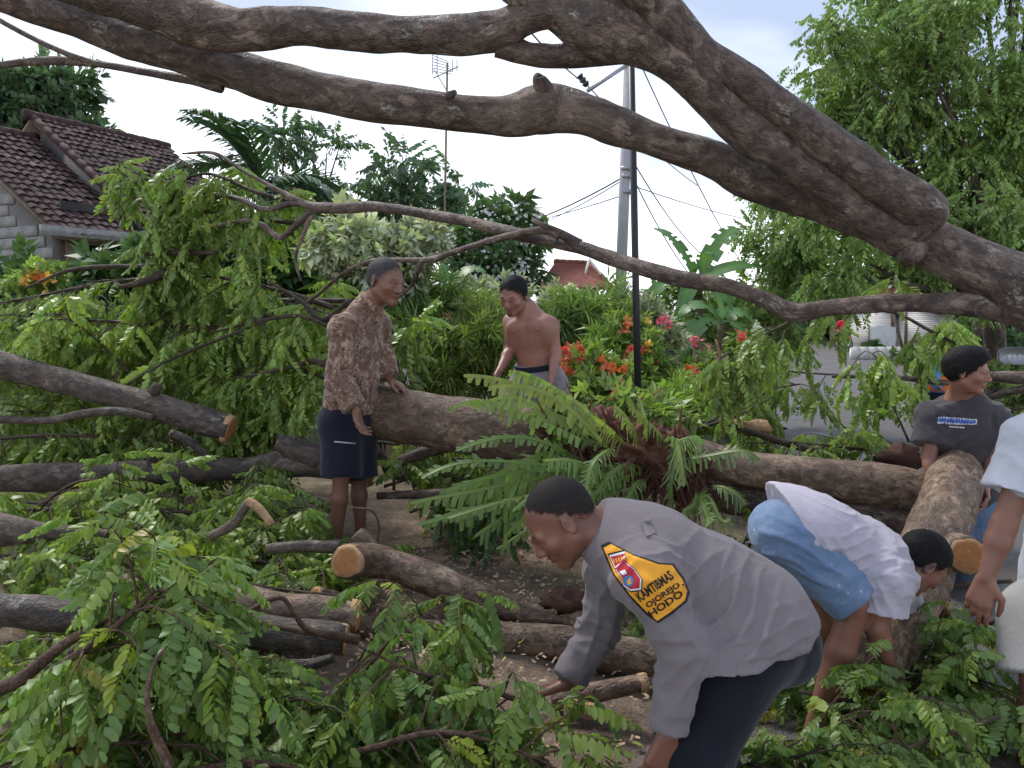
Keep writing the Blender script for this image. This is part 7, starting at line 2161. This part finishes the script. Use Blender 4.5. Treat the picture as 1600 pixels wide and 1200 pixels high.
# ---------- policeman
def policeman():
    H = Head(P(875, 815, 2.1), (-0.72, -0.10, -0.69), (-0.69, 0.02, 0.72), 0.985)
    fb = np.array([-0.55, 0, -0.84])
    knL, knR = P(1082, 1172, 1.92), P(1095, 1168, 2.22)
    aL, aR = on_ground(knL[0] + 0.12, 2.0), on_ground(knR[0] + 0.10, 2.3)
    F = Figure('policeman in grey uniform with yellow arm badge bending to pull a branch', H, P(951, 836, 2.1), P(1026, 872, 2.1), P(1118, 925, 2.11), P(1186, 985, 2.12), fb,
               [(P(958, 884, 2.30), P(935, 985, 2.32), P(884, 1068, 2.24), (-0.95, -0.1, -0.28), (0.1, -0.3, -1), -1, (0.45, .5, .5, .55)),
                (P(1012, 902, 1.92), P(1066, 1012, 1.87), P(1044, 1146, 1.85), (-0.35, -0.05, -1), (-0.3, 0.9, 0.1), 1, (0.25, .3, .35, .4), 0.3, 0.15)],
               [(P(1180, 1000, 2.24), knR, aR, (-1, 0, 0)), (P(1168, 1005, 2.00), knL, aL, (-1, 0, 0))], 1.0)
    F.slim = -0.045
    F.body((0.198, 0.089, 0.061), 0.005, moust=0.35, stub=0.25, hairpaint=0.35)
    H.hair(F.t, M['hair_police'], 0.0036, 0.0035, (.052, .082), seed=13, rough=0.0010, side=(-.020, .004), back=-.03)
    F.shirt(M['uniform'], 0.0056, 0.018, hem=P(1120, 1012, 1.98), hem_n=(0.10, 0, -1), tens=[(P(1075, 990, 1.95), P(1200, 870, 2.0), .09, .013, 62), (P(1085, 1010, 1.95), P(1245, 985, 2.05), .07, .012, 70), (P(1030, 930, 1.93), P(1140, 845, 2.0), .07, .011, 60), (P(1000, 890, 1.9), P(1090, 1010, 1.86), .05, .010, 70), (P(1095, 1000, 1.86), P(1035, 1130, 1.83), .05, .011, 66), (P(960, 900, 2.2), P(915, 1040, 2.25), .05, .010, 66), (P(1130, 1030, 1.95), P(1200, 930, 2.0), .06, .010, 66)], amp=0.011, seed=51, long=True, cuffw=0.008, se=0.004, hem_r=0.9, flare=0.0, flat=0.74, freq=9, drape=lambda S: (S.ell(P(1180, 958, 2.11), np.array([norm([0.75, 0, -0.66]), [0, 1, 0], norm([0.66, 0, 0.75])]), (.145, .20, .145), .06), S.ell(P(1140, 990, 2.08), np.eye(3), (.13, .21, .16), .06), S.cone(P(1185, 1000, 2.0), P(1180, 1080, 2.0), .11, .11, .05), S.cone(P(1185, 1000, 2.2), P(1180, 1080, 2.2), .11, .11, .05)))
    F.trousers(M['black_cloth'], 0.008, 0.030, long=True, name='trousers', seed=10, amp=0.008, waist=F.belly + (F.pelvis - F.belly) * 0.35, waistcut=(P(1170, 978, 2.1), (-0.15, 0, 1), 0.6), hipr=0.090)
    # stand collar
    nx = norm(H.w(0, -.02, -.055) - F.neck)
    S = SDF(); c0 = F.neck - nx * 0.012; c1 = F.neck + nx * 0.052
    S.cone(c0 - nx * .03, c1 + nx * .03, 0.084, 0.070, 0.01)
    S.cone(c0 - nx * .06, c1 + nx * .06, 0.074, 0.060, 0.003, sub=True)
    S.cut(c1 - F.fbt * 0.0, nx - 0.35 * F.fbt, 0.3); S.cut(c0, -nx, 0.3)
    cv, cf = S.mesh(0.0035); cv = folds(cv, cf, 0.004, 12, nx, 5)
    mobj('collar', cv, cf, M['uniform'], F.t)
    v, f = F.sv, F.sf
    bp = [(943, 856), (955, 850), (990, 868), (1030, 882), (1050, 883), (1066, 905), (1074, 924), (1070, 938), (1048, 956), (1027, 970), (1012, 958), (985, 930), (960, 897)]
    c = np.mean(bp, 0)
    big = [tuple(c + (np.array(p) - c) * 1.05 + np.sign(np.array(p) - c) * 1.0) for p in bp]
    project_shape('badge_border', [poly_grid(big, 2.0)], v, f, M['p_black'], F.t, 0.005, single=True)
    bo = project_shape('arm_badge', [poly_grid(bp, 2.0)], v, f, M['p_yellow'], F.t, 0.0075, single=True)
    def row(word, p0, p1, hgt, skew):
        p0, p1 = np.array(p0, float), np.array(p1, float); u = p1 - p0; n = np.array([u[1], -u[0]]) / np.linalg.norm(u)
        return text_polys(word, lambda a, b: tuple(p0 + u * a + n * hgt * b / 0.7), 1.0, 0.03)
    for w_, a_, b_, h_ in (('KAMTIBMAS', (1000, 941), (1054, 903), 15), ('OJOREJO', (1012, 951), (1064, 916), 9), ('HODO', (1017, 966), (1069, 930), 11)):
        project_shape('badge_lettering', [row(w_, a_, b_, h_, 0)], v, f, M['p_black'], bo, 0.0095)
    sh = [(952, 868), (976, 862), (979, 880), (990, 888), (1002, 905), (1001, 921), (985, 923), (974, 915), (972, 903), (962, 890)]
    cs = np.mean(sh, 0)
    project_shape('emblem_edge', [poly_grid([tuple(cs + (np.array(p) - cs) * 1.1) for p in sh], 1.3)], v, f, M['p_black'], bo, 0.0092, single=True)
    project_shape('emblem_outline', [poly_grid([tuple(cs + (np.array(p) - cs) * 1.02) for p in sh], 1.3)], v, f, M['p_white'], bo, 0.0100, single=True)
    project_shape('emblem_field', [poly_grid([tuple(cs + (np.array(p) - cs) * 0.92) for p in sh], 1.3)], v, f, M['p_red'], bo, 0.0108, single=True)
    project_shape('emblem_centre', [poly_grid([(982 + 8 * math.cos(t), 908 + 9 * math.sin(t)) for t in np.linspace(0, 6.28, 14)], 1.3)], v, f, M['p_cyan'], bo, 0.0118)
    project_shape('emblem_torch', [poly_grid([(979, 908), (985, 902), (987, 912), (981, 914)], 1.0)], v, f, M['p_yellow'], bo, 0.0126)
    project_shape('emblem_banner', [poly_grid([(957 + 4 * k, 874 - 1.2 * k), (959 + 4 * k, 873 - 1.2 * k), (961 + 4 * k, 879 - 1.2 * k), (959.5 + 4 * k, 880 - 1.2 * k)], 1.0) for k in range(5)], v, f, M['p_yellow'], bo, 0.0118)
    project_shape('emblem_star', [poly_grid([(968, 893), (976, 890), (980, 896), (973, 899)], 1.0)], v, f, M['p_white'], bo, 0.0118)
    # shoulder strap with button, sleeve seam
    st = project_shape('shoulder_strap', [poly_grid([(1003, 818), (1018, 814), (1025, 832), (1009, 838)], 1.5)], v, f, M['uniform'], F.t, 0.009)
    bvh = BVHTree.FromPolygons([Vector(x) for x in v], [tuple(map(int, q)) for q in f])
    d = (Vector(P(1011, 818, 2)) - Vector((0, 0, CAMZ))).normalized()
    loc, nr, _, _ = bvh.ray_cast(Vector((0, 0, CAMZ)), d)
    if loc is not None:
        nr = np.array(nr); nr = -nr if nr @ np.array(d) > 0 else nr
        m = MB(); m.bar(np.array(loc) + nr * 0.006, np.array(loc) + nr * 0.014, 0.008, 0.007, 12); m.build('button', M['uniform'], F.t, smooth=True)
    # ring on the hanging hand
    wr, dd, pn = F.arms[1][2], norm((-0.35, -0.05, -1)), np.array([-0.3, 0.9, 0.1])
    pn = norm(pn - dd * (pn @ dd)); t = np.cross(dd, pn)
    kc = wr + dd * 0.108 - t * 0.010 + pn * 0.004
    th = np.linspace(0, 2 * np.pi, 18, endpoint=False)
    V = [kc + (t * math.cos(a) + pn * math.sin(a)) * r + dd * z for (r, z) in ((.0112, -.003), (.0112, .003), (.0095, .003), (.0095, -.003)) for a in th]
    fc = [[r * 18 + i, r * 18 + (i + 1) % 18, ((r + 1) % 4) * 18 + (i + 1) % 18, ((r + 1) % 4) * 18 + i] for r in range(4) for i in range(18)]
    ring = mobj('ring', V, np.array(fc), M['steel'], F.t)
    S = SDF(); S.ell(kc - pn * 0.0125, np.array([t, pn, dd]), (.0065, .004, .008), .001); vv, ff = S.mesh(0.0012)
    mobj('stone', vv, ff, M['p_black'], ring)
    return F
POL = policeman()

# ---------- far people
def vest_man():
    d = 9.0
    H = Head(P(1492, 548, d), (0.6, -0.7, -0.4), (0, 0, 1), 1.0)
    fb = np.array([0.5, -0.8, -0.2])
    F = Figure('man in orange vest over blue sleeves behind the teenager', H, P(1484, 566, d), P(1476, 580, d), P(1472, 598, d), P(1472, 616, d), fb,
               [(P(1462, 572, d - .05), P(1458, 592, d - .2), P(1468, 604, d - .4), (0.5, -0.5, -0.6), (0, 0, -1), 1, (0.4, .4, .4, .4)), (P(1500, 574, d), P(1508, 596, d), P(1505, 610, d - .2), (0, -0.5, -0.8), (0, 0, -1), -1, (0.4, .4, .4, .4))],
               [(P(1463, 622, d), P(1462, 662, d), on_ground(P(1462, 660, d)[0], d), fb), (P(1482, 622, d), P(1484, 662, d), on_ground(P(1484, 660, d)[0], d), fb)], 0.95)
    F.body((0.202, 0.102, 0.071), 0.009)
    H.hair(F.t, M['hair_black'], 0.009, 0.01)
    F.shirt(M['blue_cloth'], 0.010, 0.012, hem=P(1472, 612, d), hem_n=(0, 0, -1), amp=0.006, long=True, cuffw=0.01)
    F.shirt(M['orange_cloth'], 0.010, 0.026, sleeve=0.12, hem=P(1472, 610, d), hem_n=(0, 0, -1), amp=0.006, collar=False, name='vest')
    F.trousers(M['navy'], 0.011, 0.02, long=True, name='trousers')
vest_man()
def rider():
    d = 34.0
    c = P(1317, 548, d); gx = c[0]; g = float(base_z(d)) + 0.03
    W = lambda x, y, z: np.array([gx + x, d + y, g + z])
    mb = thing('motorcycle', 'small dark motorcycle ridden away down the road', 'motorcycle')
    for (yy) in (-0.6, 0.6):
        th = np.linspace(0, 2 * np.pi, 20, endpoint=False)
        V = [W(sx, yy + r * math.cos(t), 0.28 + r * math.sin(t)) for (r, sx) in ((.28, -.05), (.28, .05), (.2, .05), (.2, -.05)) for t in th]
        fc = [[r * 20 + i, r * 20 + (i + 1) % 20, ((r + 1) % 4) * 20 + (i + 1) % 20, ((r + 1) % 4) * 20 + i] for r in range(4) for i in range(20)]
        wh = mobj('wheel', V, np.array(fc), M['black_metal'], mb)
        m = MB(); m.bar(W(-.03, yy, .28), W(.03, yy, .28), 0.12, seg=12); m.build('hub', M['steel'], wh)
    S = SDF(); S.cone(W(0, -.45, .55), W(0, .3, .6), .12, .14, .05); S.cone(W(0, .3, .6), W(0, .5, .9), .13, .08, .05); S.cone(W(0, -.5, .65), W(0, -.7, .6), .1, .06, .05); S.cone(W(0, 0, .35), W(0, .1, .5), .13, .13, .05)
    v, f = S.mesh(0.03); mobj('frame', v, f, M['p_red'], mb)
    m = MB(); m.bar(W(-.33, .42, .98), W(.33, .42, .98), 0.02); m.build('handlebar', M['black_metal'], mb)
    m = MB(); m.bar(W(0, .45, .9), W(0, .6, .28), 0.035); m.build('fork', M['steel'], mb)
    S = SDF(); S.cone(W(0, -.5, .74), W(0, .1, .74), .11, .12, .05); v, f = S.mesh(0.03); mobj('seat', v, f, M['black_metal'], mb)
    H = Head(W(0, .08, 1.48), (0, 1, -.1), (0, 0, 1), 1.0)
    F = Figure('far rider in bright red shirt on the motorcycle', H, W(0, 0, 1.3), W(0, -.03, 1.15), W(0, -.08, .98), W(0, -.1, .84), (0, 1, 0),
               [(W(.18, 0, 1.24), W(.27, .15, 1.05), W(.3, .38, 1.0), None, None, 1, None), (W(-.18, 0, 1.24), W(-.27, .15, 1.05), W(-.3, .38, 1.0), None, None, 1, None)],
               [(W(.09, -.05, .82), W(.17, .32, .72), W(.16, .2, .36), (0, 1, 0)), (W(-.09, -.05, .82), W(-.17, .32, .72), W(-.16, .2, .36), (0, 1, 0))], 0.95)
    F.body((0.202, 0.102, 0.071), 0.02)
    H.hair(F.t, M['hair_black'], 0.016, 0.01)
    F.shirt(M['red_cloth'], 0.016, 0.02, sleeve=0.8, hem=W(0, -.1, .84), hem_n=(0, 0, -1), amp=0.004, collar=False, hem_r=0.3)
    F.trousers(M['navy'], 0.018, 0.015, long=True, name='trousers')
rider()

# cream gate pillar glimpsed behind the older man
gpil = thing('gate_pillar', 'cream gate pillar half hidden by leaves behind the older man', 'pillar')
c = P(622, 560, 6.4); g = gh(c[0], c[1])
MB().box((c[0], 6.4, (g + 1.2) / 2 + 0.02), (0.2, 0.2, 1.2 - g + 0.05)).build('shaft', plain('cream_paint', (0.50, 0.42, 0.36), 0.8, 0.25, 8), gpil)
MB().box((c[0], 6.4, 1.28), (0.26, 0.26, 0.06)).build('cap', M['fascia'], gpil)
plant('leafy_shrub', 'light green drooping sprigs hanging before the gate pillar', 'shrub', [pblob(645, 530, 5.6, 26, 30), pblob(615, 500, 5.7, 26, 22), pblob(650, 580, 5.6, 22, 24)], 70, T_MID, 'leaf', 71, group='garden shrubs behind the felled trunk', scale=0.9, droop=0.9)
